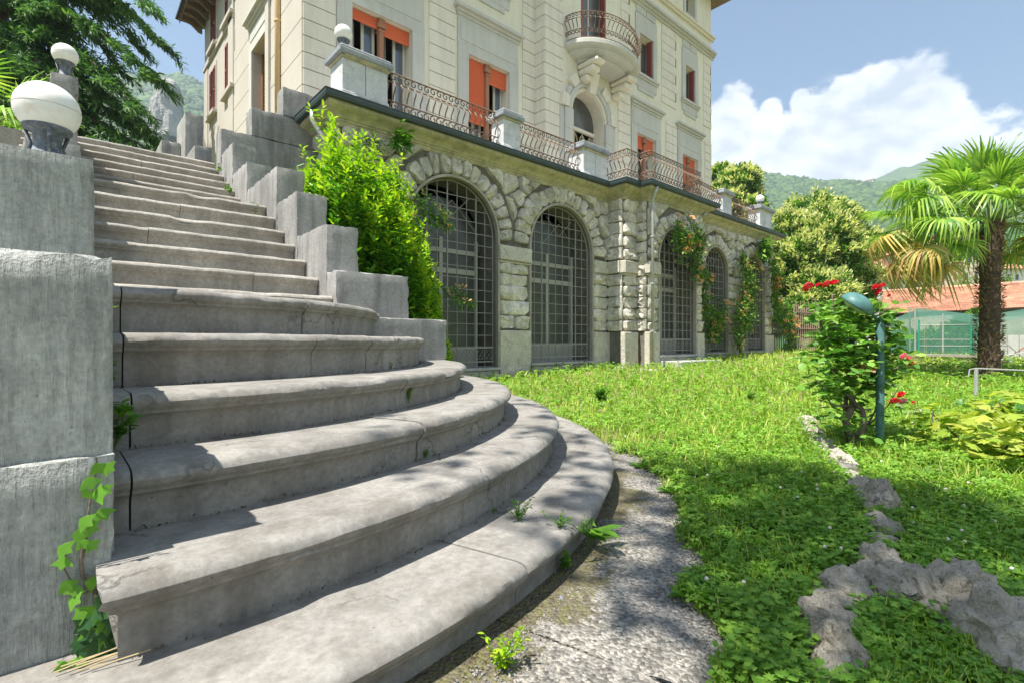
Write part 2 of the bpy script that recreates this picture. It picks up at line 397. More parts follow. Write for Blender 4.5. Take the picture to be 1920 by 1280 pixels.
def wear(p, amp=.005):
    v = Vector(p); a = mnoise.noise(v*6)*amp; b = mnoise.noise(v*22+Vector((9, 3, 1)))*amp*.6
    c = mnoise.noise(v*3.3+Vector((4, 4, 4)))
    chip = -.010*max(0, abs(c)-.42)*6 if True else 0
    return a + b + chip
def sweep(prof, path, name, mat, parent, closed_ends=True, ret=0):
    """path: list of (point2d, outward normal2d)"""
    n = len(prof); vs = []
    for k, ((x, y), (nx, ny)) in enumerate(path):
        for i, (o, z) in enumerate(prof):
            edge = 1 if 2 <= i <= 7 else (.35 if i in (8, 9, 10, 11, 12) else 0)
            wv = wear((x+nx*o, y+ny*o, z*1.0)) * edge * (0 if k < ret else 1)
            sh = (min(.045, -o) if i >= 6 and i < n-1 else (.010 if i in (4, 5) else .003)) if k < ret else 0
            vs.append((x+nx*(o+wv)+sh, y+ny*(o+wv), z + (wv*.7 if 1 <= i <= 5 else 0)))
    m = len(path); fs = []
    for k in range(m-1):
        for i in range(n):
            j = (i+1) % n; fs.append((k*n+i, (k+1)*n+i, (k+1)*n+j, k*n+j))
    if closed_ends: fs += [tuple(range(n)), tuple((m-1)*n+i for i in range(n-1, -1, -1))]
    b = MB(); b.add(vs, fs); me = b.me(name, mat)
    me.shade_smooth()
    try: me.set_sharp_from_angle(angle=radians(38))
    except Exception: pass
    return link(name, me, None, parent)
def phi_at(px, R):
    """angle on the circle (0 = towards -Y) that stands at photo column px, near side"""
    t = (px-960)/FOC; dx, dy = CA+t*SA, SA-t*CA
    a = dx*dx+dy*dy; b = -2*(dx*RS[0]+dy*RS[1]); c = RS[0]**2+RS[1]**2-R*R
    q = b*b-4*a*c
    if q < 0: return None
    s_ = (-b-sqrt(q))/(2*a); return atan2(s_*dx-RS[0], RS[1]-s_*dy)
JOINT = {6: [228, 578], 5: [232, 596, 700], 4: [247, 765], 3: [247, 797], 2: [975], 1: [992]}
for n in (1, 2, 3, 4, 5, 6):
    R = RR[n]; z = ZS[n]; zl = ZS[n-1] if n > 1 else -.84
    st = thing('step', (RS[0], RS[1]-R, zl)); st.parent = stairs; st.location = Vector(st.location) - stairs.location
    base = Vector((RS[0], RS[1]-R, zl))
    # helper empties keep world coordinates for their stones
    p0 = math.asin(max(-1, min(1, ((.088 if n > 2 else (.045 if n == 2 else -1.6))-RS[0])/R))); p1 = radians(104)
    cuts = [p0] + [phi_at(px, R) for px in JOINT[n]] + [radians(76)] + [p1]
    cuts = [c for c in cuts if c is not None]; cuts.sort()
    for a, b in zip(cuts[:-1], cuts[1:]):
        if b-a < .004: continue
        gap = .0030/R
        a2 = a + (gap if a > p0 else 0); b2 = b - (.0022/R if b < p1 else 0)
        ns = max(4, int((b2-a2)*R/.035))
        dz = random.uniform(-.003, .003); dr = random.uniform(-.004, .004)
        path = [((RS[0]+(R+dr)*sin(q), RS[1]-(R+dr)*cos(q)), (sin(q), -cos(q))) for q in [a2+(b2-a2)*k/ns for k in range(ns+1)]]
        o = sweep(nose(z+dz, .50 if n < 6 else 1.2, z-zl+.01), path, 'step_stone', M['step'], None, ret=1 if (n == 2 and a == p0) else 0)
        o.parent = st; o.location = -base
# core under the round steps (dark joints look into this)
core = MB()
for n in (1, 2, 3, 4, 5, 6):
    R = RR[n]-.075; N_ = 60
    ring = [(RS[0]+R*sin(q), RS[1]-R*cos(q)) for q in [.016+(radians(103)-.016)*k/N_ for k in range(N_+1)]] + [RS]
    zt = ZS[n]-.03; zb = -.9; m_ = len(ring)
    core.add([(x, y, zt) for x, y in ring]+[(x, y, zb) for x, y in ring], [tuple(range(m_))]+[(i, m_+i, m_+(i+1) % m_, (i+1) % m_) for i in range(m_)])
core.obj('step_bed', plain('joint_dirt', (.05, .045, .04), .95), stairs)
def straight(nn, y, z, drop, x0=-.35, x1=1.6, depth=.42, split=None):
    xs = [x0]+(split or [])+[x1]
    for a, b in zip(xs[:-1], xs[1:]):
        a += .002; b -= .002; ns = max(4, int((b-a)/.05))
        dz = random.uniform(-.004, .003)
        path = [((a+(b-a)*k/ns, y + .006*mnoise.noise(Vector((a+(b-a)*k/ns*2, y*3, 0)))), (0, -1)) for k in range(ns+1)]
        sweep(nose(z+dz, depth, drop), path, 'step', M['step_up'], stairs)
for k in range(7): straight(7+k, 3.95+.293*k, .36+.178*k, .19, split=[random.uniform(.4, 1.2)] if k % 2 else None, x1=1.598)
straight(0, 6.46, 1.582, .17); 
for k in range(6): straight(14+k, 6.76+.276*k, 1.733+.1575*k, .17, split=[random.uniform(.3, 1.2)] if k % 2 else None, x1=1.598)
c2 = MB(); c2.box(-.6, 1.6, 5.95, 6.6, .5, 1.425).box(-.6, 1.6, 8.4, 9.6, .8, 2.515).box(-.6, 1.59, 4.2, 8.4, -.8, .2)
c2.obj('landing', M['step_up'], stairs)
# parapet blocks on the right of the stair
def rough_block(x0, x1, y0, y1, z0, z1, step=.055, amp=.0025, chip=.012, seed=0):
    ax = [np.linspace(a, b, max(2, int(round((b-a)/step))+1)) for a, b in ((x0, x1), (y0, y1), (z0, z1))]; V = []; F = []; key = {}
    def vid(p):
        k = (round(p[0], 5), round(p[1], 5), round(p[2], 5))
        if k not in key: key[k] = len(V); V.append(p)
        return key[k]
    for d in range(3):
        u, v = [i for i in range(3) if i != d]
        for side in (0, 1):
            c = ax[d][-1 if side else 0]
            for i in range(len(ax[u])-1):
                for j in range(len(ax[v])-1):
                    q = []
                    for (a, b) in ((i, j), (i+1, j), (i+1, j+1), (i, j+1)):
                        p = [0, 0, 0]; p[d] = c; p[u] = ax[u][a]; p[v] = ax[v][b]; q.append(vid(tuple(p)))
                    flip = (side == 0) != (d == 1); F.append(tuple(q[::-1] if flip else q))
    lo = (x0, y0, z0); hi = (x1, y1, z1); out = []
    for p in V:
        ext = [(-1 if abs(p[i]-lo[i]) < 1e-5 else (1 if abs(p[i]-hi[i]) < 1e-5 else 0)) for i in range(3)]; ne = sum(1 for e in ext if e); q = Vector(p)
        n_ = mnoise.noise(q*9+Vector((seed, 0, 0))); n2 = abs(mnoise.noise(q*24+Vector((seed*3, 1, 0))))
        for i in range(3):
            if ext[i]: q[i] += ext[i]*(n_*amp - (.004+chip*max(0, n2-.18)*2.2+chip*max(0, abs(n_)-.45)*3 if ne > 1 else 0))
        out.append(q)
    return MB().add(out, F)
def block(x0, x1, y0, y1, z0, z1, mat='block', nm='parapet_block', c=.012):
    near = mat == 'pier'
    me = rough_block(x0, x1, y0, y1, max(z0, -.9), z1, .035 if near else .05, .003, .014 if near else .011, random.random()*9).me(nm, M[mat], True)
    me.set_sharp_from_angle(angle=radians(35)); return link(nm, me, None, stairs)
block(1.30, 2.485, 3.655, 3.895, -.85, .187)
block(1.60, 2.255, 3.900, 4.097, -.8, .567)
block(1.602, 1.885, 4.100, 4.787, -.8, .965)
block(1.600, 1.887, 4.790, 5.387, -.8, 1.385)
block(1.602, 1.884, 5.390, 6.497, -.8, 1.770)
block(1.600, 1.886, 6.500, 7.177, -.8, 2.110)
block(1.602, 1.884, 7.180, 7.797, -.8, 2.535)
block(1.600, 2.93, 7.800, 8.100, -.8, 2.910)
block(1.985, 2.93, 7.803, 8.097, 2.913, 3.320)
block(2.410, 2.93, 7.800, 8.100, 3.323, 3.745)
block(1.602, 1.860, 9.66, 10.50, 2.2, 3.230)
block(1.600, 1.884, 10.503, 11.4, 2.2, 4.050)
block(1.30, 1.597, 10.9, 11.6, 2.2, 3.6)
# left piers and stepped wall
block(-1.3, .086, 1.390, 1.423, -.9, -.240, 'pier', 'pier_block', .006)
block(-1.3, .084, 1.425, 2.448, -.9, .190, 'pier', 'pier_block', .008)
block(-1.3, .086, 2.450, 4.30, -.9, .680, 'pier', 'pier_block', .010)
block(-.19, .084, 4.303, 5.45, -.8, 1.270)
block(-.19, .086, 5.453, 6.55, -.8, 1.95)
block(-.19, .084, 6.553, 7.3, -.8, 2.43)
block(-.10, .11, 6.60, 6.86, 2.433, 2.61)
block(-.19, .086, 7.303, 9.6, -.8, 2.40)

# ================================================================ arcade wall under the terrace
arc = thing('arcade_wall', (2.92, 6.95, -.6), 'rugged rubble stone wall with five tall grilled arches carrying the terrace', 'wall')
WP = [(2.92, 7.80), (2.92, 6.95), (8.92, 6.95), (8.92, 6.52), (9.41, 6.52), (9.41, 6.25), (11.70, 6.25), (11.70, 6.58), (16.73, 6.58), (16.73, 12.5)]
def off_path(P, o):
    """outward offset (towards the viewer side) of the right-angled wall line; right-hand side is outward when walking +X"""
    out = []
    for i, p in enumerate(P):
        ns = []
        for a, b in ((i-1, i), (i, i+1)):
            if a < 0 or b >= len(P): continue
            dx, dy = P[b][0]-P[a][0], P[b][1]-P[a][1]; l = sqrt(dx*dx+dy*dy); ns.append((dy/l, -dx/l))
        nx = sum(n[0] for n in ns); ny = sum(n[1] for n in ns)
        if len(ns) == 2 and abs(ns[0][0]-ns[1][0])+abs(ns[0][1]-ns[1][1]) < 1e-6: nx, ny = ns[0]
        out.append((p[0]+nx*o, p[1]+ny*o))
    return out
def run(prof, name, mat, parent, P=WP, cap=True):
    n = len(prof); rings = [off_path(P, o) for o, z in prof]
    vs = [(rings[i][k][0], rings[i][k][1], prof[i][1]) for k in range(len(P)) for i in range(n)]
    fs = [(k*n+i, (k+1)*n+i, (k+1)*n+(i+1) % n, k*n+(i+1) % n) for k in range(len(P)-1) for i in range(n)]
    if cap: fs += [tuple(range(n)), tuple((len(P)-1)*n+i for i in range(n-1, -1, -1))]
    return MB().add(vs, fs).obj(name, mat, parent)
ARCH = []   # (plane y, x0, x1, zsill, zspring)
def arch(pl, px0, px1, sill_y, top_py):
    x0, x1 = fx(px0, pl), fx(px1, pl); r = (x1-x0)/2
    zs = onY(px1, sill_y, pl).z; zt = onY((px0+px1)/2+2, top_py, pl).z
    ARCH.append([pl, x0, x1, zs, zt-r]); return ARCH[-1]
ARCH.append([6.95, 3.97, 5.757, -.45, 1.803])
ARCH.append([6.95, 6.575, 8.350, -.40, 1.803])
ARCH.append([6.25, 9.80, 11.36, -.30, 1.80])
ARCH.append([6.58, 12.43, 13.70, -.29, 1.87])
ARCH.append([6.58, 14.68, 16.10, -.28, 1.80])
ZB, ZT = -.95, 3.04
def arch_pts(a, k=20):
    pl, x0, x1, zs, zp = a; r = (x1-x0)/2; c = (x0+x1)/2
    return [(c-r*cos(pi*i/k), zp+r*sin(pi*i/k)) for i in range(k+1)]
backing = MB()
def face_strip(pl, xa, xb, archs):
    x = xa
    for a in archs:
        _, x0, x1, zs, zp = a
        backing.add([(x, pl, ZB), (x0, pl, ZB), (x0, pl, ZT), (x, pl, ZT)], [(0, 1, 2, 3)])
        P = arch_pts(a)
        for (xa_, za), (xb_, zb) in zip(P[:-1], P[1:]):
            backing.add([(xa_, pl, za), (xb_, pl, zb), (xb_, pl, ZT), (xa_, pl, ZT)], [(0, 1, 2, 3)])
        backing.add([(x0, pl, ZB), (x1, pl, ZB), (x1, pl, zs-.04), (x0, pl, zs-.04)], [(0, 1, 2, 3)])
        Q = [(x0, zs-.04)]+P+[(x1, zs-.04)]
        for (xa_, za), (xb_, zb) in zip(Q[:-1], Q[1:]):
            backing.add([(xa_, pl, za), (xa_, pl+.5, za), (xb_, pl+.5, zb), (xb_, pl, zb)], [(0, 1, 2, 3)])
        backing.add([(x0, pl, zs-.04), (x1, pl, zs-.04), (x1, pl+.5, zs-.04), (x0, pl+.5, zs-.04)], [(0, 1, 2, 3)])
        x = x1
    backing.add([(x, pl, ZB), (xb, pl, ZB), (xb, pl, ZT), (x, pl, ZT)], [(0, 1, 2, 3)])
face_strip(6.95, 2.92, 8.92, ARCH[:2]); face_strip(6.52, 8.92, 9.41, []); face_strip(6.25, 9.41, 11.70, ARCH[2:3]); face_strip(6.58, 11.70, 16.73, ARCH[3:])
for x, ya, yb in ((2.92, 7.8, 6.95), (8.92, 6.95, 6.52), (9.41, 6.52, 6.25), (11.70, 6.25, 6.58), (16.73, 6.58, 12.5)):
    backing.add([(x, ya, ZB), (x, yb, ZB), (x, yb, ZT), (x, ya, ZT)], [(0, 1, 2, 3)])
backing.obj('wall_core', M['mortar'], arc)
# rooms behind the arches
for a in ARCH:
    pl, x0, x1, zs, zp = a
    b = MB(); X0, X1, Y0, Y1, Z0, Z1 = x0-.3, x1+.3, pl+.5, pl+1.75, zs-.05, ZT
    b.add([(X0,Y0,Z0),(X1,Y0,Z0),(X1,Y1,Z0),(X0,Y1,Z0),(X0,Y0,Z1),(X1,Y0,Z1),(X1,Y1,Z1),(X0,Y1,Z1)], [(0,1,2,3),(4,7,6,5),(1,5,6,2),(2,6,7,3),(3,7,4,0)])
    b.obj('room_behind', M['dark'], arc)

# --- stones
STN = 0
def clip(poly, nx, nz, c):
    out = []; n = len(poly)
    for i in range(n):
        a, b = poly[i], poly[(i+1) % n]; da = a[0]*nx+a[1]*nz-c; db = b[0]*nx+b[1]*nz-c
        if da <= 0: out.append(a)
        if (da < 0 < db) or (db < 0 < da): t = da/(da-db); out.append((a[0]+(b[0]-a[0])*t, a[1]+(b[1]-a[1])*t))
    return out
def resample(poly, n):
    L = []; tot = 0; m = len(poly)
    for i in range(m):
        a, b = poly[i], poly[(i+1) % m]; l = sqrt((a[0]-b[0])**2+(a[1]-b[1])**2); L.append(l); tot += l
    out = []; acc = 0; i = 0
    for k in range(n):
        s_ = tot*(k+.5)/n
        while acc+L[i] < s_: acc += L[i]; i += 1
        t = (s_-acc)/max(L[i], 1e-6); a, b = poly[i], poly[(i+1) % m]; out.append((a[0]+(b[0]-a[0])*t, a[1]+(b[1]-a[1])*t))
    return out
def stone_mesh(poly, depth, n=11, gap=.005, rag=.020, rnd=random, flat=False):
    """rounded rock-faced stone; returns local verts (u, out, v) around its centre"""
    cx = sum(p[0] for p in poly)/len(poly); cz = sum(p[1] for p in poly)/len(poly)
    P = resample(poly, n); sz = sqrt(abs(sum(a[0]*b[1]-b[0]*a[1] for a, b in zip(poly, poly[1:]+poly[:1]))/2))
    vs = []; f1 = 1-gap*2/sz
    rings = [(f1, 0.0), (f1*.985, .50), (f1*.86, .90), (f1*.48, 1.0)]
    if flat: rings = [(f1, 0.0), (f1*.985, .8), (f1*.93, 1.0), (f1*.5, 1.0)]
    tilt = (rnd.uniform(-.25, .25), rnd.uniform(-.25, .25))
    for j, (s_, h) in enumerate(rings):
        for (x, z) in P:
            dx, dz = x-cx, z-cz
            jx = rnd.uniform(-rag, rag)*(.3 if j == 0 else 1)*(.4 if flat else 1); jz = rnd.uniform(-rag, rag)*(.3 if j == 0 else 1)*(.4 if flat else 1)
            hh = h*depth*(1+(rnd.uniform(-.38, .34) if j > 1 else 0)) + (h*(dx*tilt[0]+dz*tilt[1])*.5 if not flat else 0)
            if flat: hh = h*depth*(1+rnd.uniform(-.08, .08))
            vs.append((cx+dx*s_+jx, max(0, hh), cz+dz*s_+jz))
    vs.append((cx, depth*(1.05+rnd.uniform(-.3, .3)), cz))
    m = len(P); fs = [(j*m+i, j*m+(i+1) % m, (j+1)*m+(i+1) % m, (j+1)*m+i) for j in range(3) for i in range(m)]
    fs += [(3*m+i, 3*m+(i+1) % m, 4*m) for i in range(m)]
    return vs, fs
def put_stone(poly, place, depth, mat='rubble', name='stone', **kw):
    global STN
    if len(poly) < 3: return
    A = sum(a[0]*b[1]-b[0]*a[1] for a, b in zip(poly, poly[1:]+poly[:1]))/2
    if abs(A) < .006: return
    if A < 0: poly = poly[::-1]
    vs, fs = stone_mesh(poly, depth, **kw)
    b = MB().add([place(*v) for v in vs], fs); me = b.me(name, M[mat]); me.shade_smooth()
    try: me.set_sharp_from_angle(angle=radians(40))
    except Exception: pass
    link(name, me, None, arc); STN += 1
def front(pl): return lambda u, o, v: (u, pl-.002-o, v)
def sideL(x): return lambda u, o, v: (x-.002-o, -u, v)      # face looking to -X, u = -y
def vor_fill(x0, x1, z0, z1, place, seed, circles=(), cell=.31, holes=()):
    r = random.Random(seed); seeds = []; nx = max(1, int(round((x1-x0)/cell))); nz = max(1, int(round((z1-z0)/(cell*.8))))
    for j in range(nz):
        for i in range(nx+1):
            x = x0+(i+.5*(j % 2)+r.uniform(-.28, .28))*(x1-x0)/nx; z = z0+(j+.5+r.uniform(-.28, .28))*(z1-z0)/nz
            if not (x0+.03 < x < x1-.03): continue
            if any((x-c[0])**2+(z-c[1])**2 < (c[2]+.04)**2 and True for c in circles): continue
            seeds.append((x, z))
    for i, (x, z) in enumerate(seeds):
        poly = [(x0, z0), (x1, z0), (x1, z1), (x0, z1)]
        for k, (a, b) in enumerate(seeds):
            if k == i or (a-x)**2+(b-z)**2 > 1.7: continue
            nx_, nz_ = a-x, b-z; poly = clip(poly, nx_, nz_, nx_*(a+x)/2+nz_*(b+z)/2)
            if len(poly) < 3: break
        for c in circles:
            nx_, nz_ = c[0]-x, c[1]-z; l = sqrt(nx_**2+nz_**2)
            if l > 2.3: continue
            nx_ /= l; nz_ /= l; poly = clip(poly, nx_, nz_, nx_*c[0]+nz_*c[1]-c[2]-.005)
            if len(poly) < 3: break
        if len(poly) >= 3: put_stone(poly, place, r.uniform(.06, .13), rnd=r)
def courses(x0, x1, z0, z1, place, seed, h=.24, w=.42, depth=(.05, .10)):
    r = random.Random(seed); z = z0
    n = max(1, int(round((z1-z0)/h)))
    hs = [r.uniform(.8, 1.25) for _ in range(n)]; s_ = (z1-z0)/sum(hs); zz = z0
    for k, hh in enumerate(hs):
        za, zb = zz, zz+hh*s_; zz = zb
        m = max(1, int(round((x1-x0)/w)) + (r.choice((0, 0, -1)) if (x1-x0)/w > 1.6 else 0)); cuts = [x0+(x1-x0)*(q+(r.uniform(-.16, .16) if 0 < q < m else 0))/m for q in range(m+1)]
        for a, b in zip(cuts[:-1], cuts[1:]):
            put_stone([(a, za), (b, za), (b, zb), (a, zb)], place, r.uniform(*depth), rnd=r, gap=.004, rag=.014)
def voussoirs(a, n, seed, out=.42, w=0):
    pl, x0, x1, zs, zp = a; r_ = (x1-x0)/2; cx = (x0+x1)/2; r = random.Random(seed)
    cuts = [pi*(k+(r.uniform(-.12, .12) if 0 < k < n else 0))/n for k in range(n+1)]
    for i, (p, q) in enumerate(zip(cuts[:-1], cuts[1:])):
        ro = r_+out*r.uniform(.8, 1.05); ri = r_+.045
        poly = [(cx-ri*cos(p), zp+ri*sin(p)), (cx-ro*cos(p), zp+ro*sin(p)), (cx-ro*1.02*cos((p+q)/2), zp+ro*1.02*sin((p+q)/2)), (cx-ro*cos(q), zp+ro*sin(q)), (cx-ri*cos(q), zp+ri*sin(q))]
        poly = clip(poly, 0, 1, ZT-.005)
        put_stone(poly, front(pl), r.uniform(.07, .12), rnd=r, gap=.004, rag=.012)
for i, (a, nv) in enumerate(zip(ARCH, (17, 17, 15, 15, 15))):
    voussoirs(a, nv, 40+i, (.40, .40, .38, .36, .36)[i])
circ = lambda a, o: ((a[1]+a[2])/2, a[4], (a[2]-a[1])/2+o)
zi = 1.42   # underside of the impost band
F0 = front(6.95)
vor_fill(2.94, 8.90, 1.74, ZT, F0, 3, [circ(ARCH[0], .44), circ(ARCH[1], .44)])
courses(2.94, 3.92, .22, 1.74, F0, 11); put_stone([(2.93, -.75), (3.93, -.75), (3.93, .2), (2.93, .2)], F0, .07, 'plinth', flat=True)
courses(5.80, 6.53, .22, 1.42, F0, 12, w=.36); courses(8.39, 8.92, .22, 1.42, F0, 13, w=.5)
vor_fill(11.72, 16.71, 1.80, ZT, front(6.58), 5, [circ(ARCH[3], .40), circ(ARCH[4], .40)], cell=.29)
vor_fill(9.42, 11.69, 1.80, ZT, front(6.25), 6, [circ(ARCH[2], .42)], cell=.30)
courses(9.43, 9.76, .22, 1.44, front(6.25), 14, w=.4); courses(11.40, 11.69, .22, 1.80, front(6.25), 15, w=.4)
courses(8.93, 9.41, .22, 1.44, front(6.52), 16, w=.5); courses(8.93, 9.41, 1.74, ZT, front(6.52), 17, w=.5)
courses(-6.95, -6.52, .22, 1.44, sideL(8.92), 18, w=.5); courses(-6.95, -6.52, 1.74, ZT, sideL(8.92), 19, w=.5)
courses(-6.52, -6.25, .22, ZT, sideL(9.41), 20, w=.5)
courses(-7.75, -6.97, .2, ZT, sideL(2.92), 21, w=.4)
courses(11.73, 12.39, .22, 1.80, front(6.58), 22, w=.4); courses(13.74, 14.64, .22, 1.80, front(6.58), 23, w=.4); courses(16.14, 16.71, .22, 1.8, front(6.58), 24, w=.4)
# plinth blocks, impost bands, sills, rims
def slabf(nm, mat, x0, x1, pl, z0, z1, d, c=.012):
    return MB().cbox(x0, x1, pl-d, pl+.03, z0, z1, c, .004).obj(nm, M[mat], arc)
for (x0, x1, pl) in ((5.79, 6.54, 6.95), (8.385, 8.917, 6.95), (8.86, 9.35, 6.52), (9.35, 9.765, 6.25), (11.395, 11.73, 6.25), (11.73, 12.40, 6.58), (13.73, 14.65, 6.58), (16.13, 16.77, 6.58)):
    slabf('plinth_block', 'plinth', x0, x1, pl, -.95, .20, .10)
for (x0, x1, pl) in ((5.775, 6.555, 6.95), (8.37, 8.917, 6.95), (8.85, 9.345, 6.52), (9.345, 9.78, 6.25)):
    slabf('impost_band', 'plinth', x0, x1, pl, 1.45, 1.71, .12); slabf('impost_band', 'plinth', x0+.02, x1-.02, pl, 1.41, 1.447, .09)
MB().cbox(8.80, 8.95, 6.53, 6.94, 1.45, 1.71, .01).obj('impost_band', M['plinth'], arc)
for i, a in enumerate(ARCH):
    pl, x0, x1, zs, zp = a; r_ = (x1-x0)/2; cx = (x0+x1)/2
    # plaster rim round the opening
    P = [(x0, zs-.03), (x0, zp)] + arch_pts(a, 28)[1:-1] + [(x1, zp), (x1, zs-.03)]
    vs = []
    for k, (x, z) in enumerate(P):
        if z <= zp+1e-6: nx, nz = (-1, 0) if x < cx else (1, 0)
        else: nx, nz = (x-cx)/r_, (z-zp)/r_
        for (o, y) in ((.004, pl+.04), (.002, pl-.075), (.045, pl-.075), (.05, pl+.01)): vs.append((x+nx*o, y, z+nz*o))
    n = len(P); fs = [(k*4+j, k*4+(j+1) % 4, (k+1)*4+(j+1) % 4, (k+1)*4+j) for k in range(n-1) for j in range(4)]
    MB().add(vs, fs).obj('arch_rim', M['rim'], arc)
    slabf('sill', 'slab', x0-.04, x1+.04, pl, zs-.05, zs, .13, .006)
    slabf('sill_base', 'slab', x0-.01, x1+.01, pl, -.95, zs-.053, .09, .006)

# cornice, gutter and terrace slab
CP = off_path(WP, 0)
run([(-.4, ZT-.02), (.03, ZT-.02), (.05, ZT+.01), (.05, ZT+.03), (.075, ZT+.045), (.075, ZT+.065), (.10, ZT+.075), (.12, ZT+.10), (.16, ZT+.13), (.235, ZT+.155), (.27, ZT+.175), (.27, ZT+.215), (-.4, ZT+.215)], 'cornice', M['cornice'], arc)
run([(.275, 3.258), (.335, 3.262), (.345, 3.30), (.343, 3.335), (.352, 3.342), (.352, 3.352), (.272, 3.352)], 'gutter', M['gutter'], arc)
run([(-.38, 3.26), (.262, 3.26), (.27, 3.365), (-.38, 3.375)], 'terrace_edge', M['slab'], arc)
MB().box(3.25, 16.4, 7.0, 9.48, 3.20, 3.36).obj('terrace_floor', M['slab'], arc)
# downpipes with brackets
def pipe(pts, r, mat, nm, par): return MB().tube(pts, r, 10).obj(nm, M[mat], par, True)
pp = pipe([(9.33, 5.94, 3.25), (9.33, 6.0, 3.1), (9.34, 6.06, 3.0), (9.34, 6.06, 2.9), (9.34, 6.06, -.5)], .03, 'zinc', 'downpipe', arc)
for z in (2.2, 1.2, .2): MB().cbox(9.30, 9.38, 6.02, 6.10, z, z+.03, .004).obj('pipe_clip', M['zinc'], pp)
pipe([(2.62, 7.2, 3.25), (2.62, 7.2, 3.12), (2.74, 7.12, 2.86), (2.79, 7.10, 2.78), (2.79, 7.10, .3)], .035, 'zinc', 'downpipe', arc)
pipe([(11.95, 6.20, 3.23), (11.80, 6.14, 3.16), (11.62, 6.12, 3.03)], .03, 'zinc', 'downpipe', arc)

# --- grilles and glass doors in the arches
gm = {}
def bar(name, mat, parent, p0, p1, r):
    p0 = Vector(p0); p1 = Vector(p1); L_ = (p1-p0).length
    if r not in gm:
        gm[r] = MB().box(-r, r, -r, r, 0, 1).me('bar', mat)
    o = bpy.data.objects.new(name, gm[r]); COL.objects.link(o); o.parent = parent
    o.location = p0 - Vector(parent.location); o.rotation_euler = (p1-p0).to_track_quat('Z', 'Y').to_euler(); o.scale = (1, 1, L_)
    return o
GL = ['iron lattice grille in the leftmost arch, partly behind the laurel bush', 'iron lattice grille in the second arch from the left, between stone piers',
      'iron double gate grille in the third arch, with orange trumpet flowers hanging over its top', 'iron lattice grille in the fourth arch, half covered by climbing rose', 'iron lattice grille in the rightmost arch, nearest the garden fence']
DL = ['pale framed glass door behind the grille of the leftmost arch', 'pale framed glass door behind the grille of the second arch', 'glass door behind the double gate of the third arch',
      'glass door behind the grille of the fourth arch', 'glass door behind the grille of the rightmost arch']
for i, a in enumerate(ARCH):
    pl, x0, x1, zs, zp = a; r_ = (x1-x0)/2; cx = (x0+x1)/2; yg = pl+.06
    gr = thing('iron_grille', (cx, yg, zs), GL[i], 'grille', 'iron grilles in the arches')
    P = [(x0+.015, zs+.01), (x0+.015, zp)] + [(cx+(x-cx)*.985, zp+(z-zp)*.985) for x, z in arch_pts(a, 24)[1:-1]] + [(x1-.015, zp), (x1-.015, zs+.01), (x0+.015, zs+.01)]
    MB().tube([(x, yg, z) for x, z in P], .014, 4).obj('grille_frame', M['iron'], gr)
    nvb = (9, 9, 8, 9, 9)[i]; dz = .195
    for k in range(1, nvb):
        x = x0+(x1-x0)*k/nvb; h = zp+sqrt(max(0, r_**2-(x-cx)**2))-.01; thick = (k in (2, nvb-2)) or (i in (0, 2) and k == nvb//2)
        bar('vertical_bar', M['iron'], gr, (x, yg, zs), (x, yg, h), .011 if thick else .006)
    z = zs+.36
    zl_ = []
    while z < zp+r_-.08:
        hw = r_ if z < zp else sqrt(r_**2-(z-zp)**2); bar('horizontal_bar', M['iron'], gr, (cx-hw+.01, yg-.006, z), (cx+hw-.01, yg-.006, z), .0055); zl_.append(z); z += dz
    bar('horizontal_bar', M['iron'], gr, (x0+.01, yg-.01, zs+.10), (x1-.01, yg-.01, zs+.10), .011)
    bar('horizontal_bar', M['iron'], gr, (x0+.01, yg-.01, zs+.34), (x1-.01, yg-.01, zs+.34), .011)
    # rosettes low down and diagonals in the head
    b = MB()
    for k in range(nvb):
        c_ = (x0+(x1-x0)*(k+.5)/nvb, yg, zs+.22); q = (x1-x0)/nvb*.36
        b.tube([(c_[0]+q*cos(t*pi/4), yg, c_[2]+.085*sin(t*pi/4)) for t in range(9)], .0045, 4)
        for s_ in (-1, 1): b.tube([(c_[0]-q*.9, yg, c_[2]-s_*.09), (c_[0]+q*.9, yg, c_[2]+s_*.09)], .0045, 4)
    for s_ in (-1, 1):
        MB().tube([(cx, yg, zp+r_*.62), (cx+s_*r_*.62, yg, zp+.02)], .006, 4).obj('diagonal_bar', M['iron'], gr)
        MB().tube([(cx, yg, zp+r_*.62-.25), (cx+s_*r_*.40, yg, zp+r_*.72)], .006, 4).obj('diagonal_bar', M['iron'], gr)
    o = tag(b.obj('lattice_ornament', M['iron'], gr), kind='stuff')
    # glass door leaf behind
    yd = pl+.42
    dr = thing('glass_door', (cx, yd, zs), DL[i], 'door', 'glass doors behind the grilles')
    b = MB()
    for (p, q, s_, t) in ((x0+.10, x0+.17, zs, zp), (x1-.17, x1-.10, zs, zp), (cx-.035, cx+.035, zs, zp)): b.box(p, q, yd-.03, yd+.03, s_, t)
    b.obj('stile', M['doorframe'], dr)
    b = MB().box(x0+.10, x1-.10, yd-.036, yd+.036, zp-.62, zp-.53).box(x0+.10, x1-.10, yd-.036, yd+.036, zp-.27, zp-.19).box(x0+.10, x1-.10, yd-.036, yd+.036, zs, zs+.34)
    b.obj('transom', M['doorframe'], dr)
    for s_ in (0, 1):
        xa = x0+.17 if s_ == 0 else cx+.035; xb = cx-.035 if s_ == 0 else x1-.17
        MB().box(xa, xb, yd-.006, yd+.006, zs+.34, zp-.62).obj('pane', M['glassd'], dr)
        MB().box(xa, xb, yd-.006, yd+.006, zp-.53, zp-.27).obj('pane', M['glassd'], dr)
    MB().prism([(x, z) for x, z in arch_pts([pl, x0+.02, x1-.02, zs, zp-.19], 20)], yd-.006, yd+.006).obj('fanlight', M['glassd'], dr)

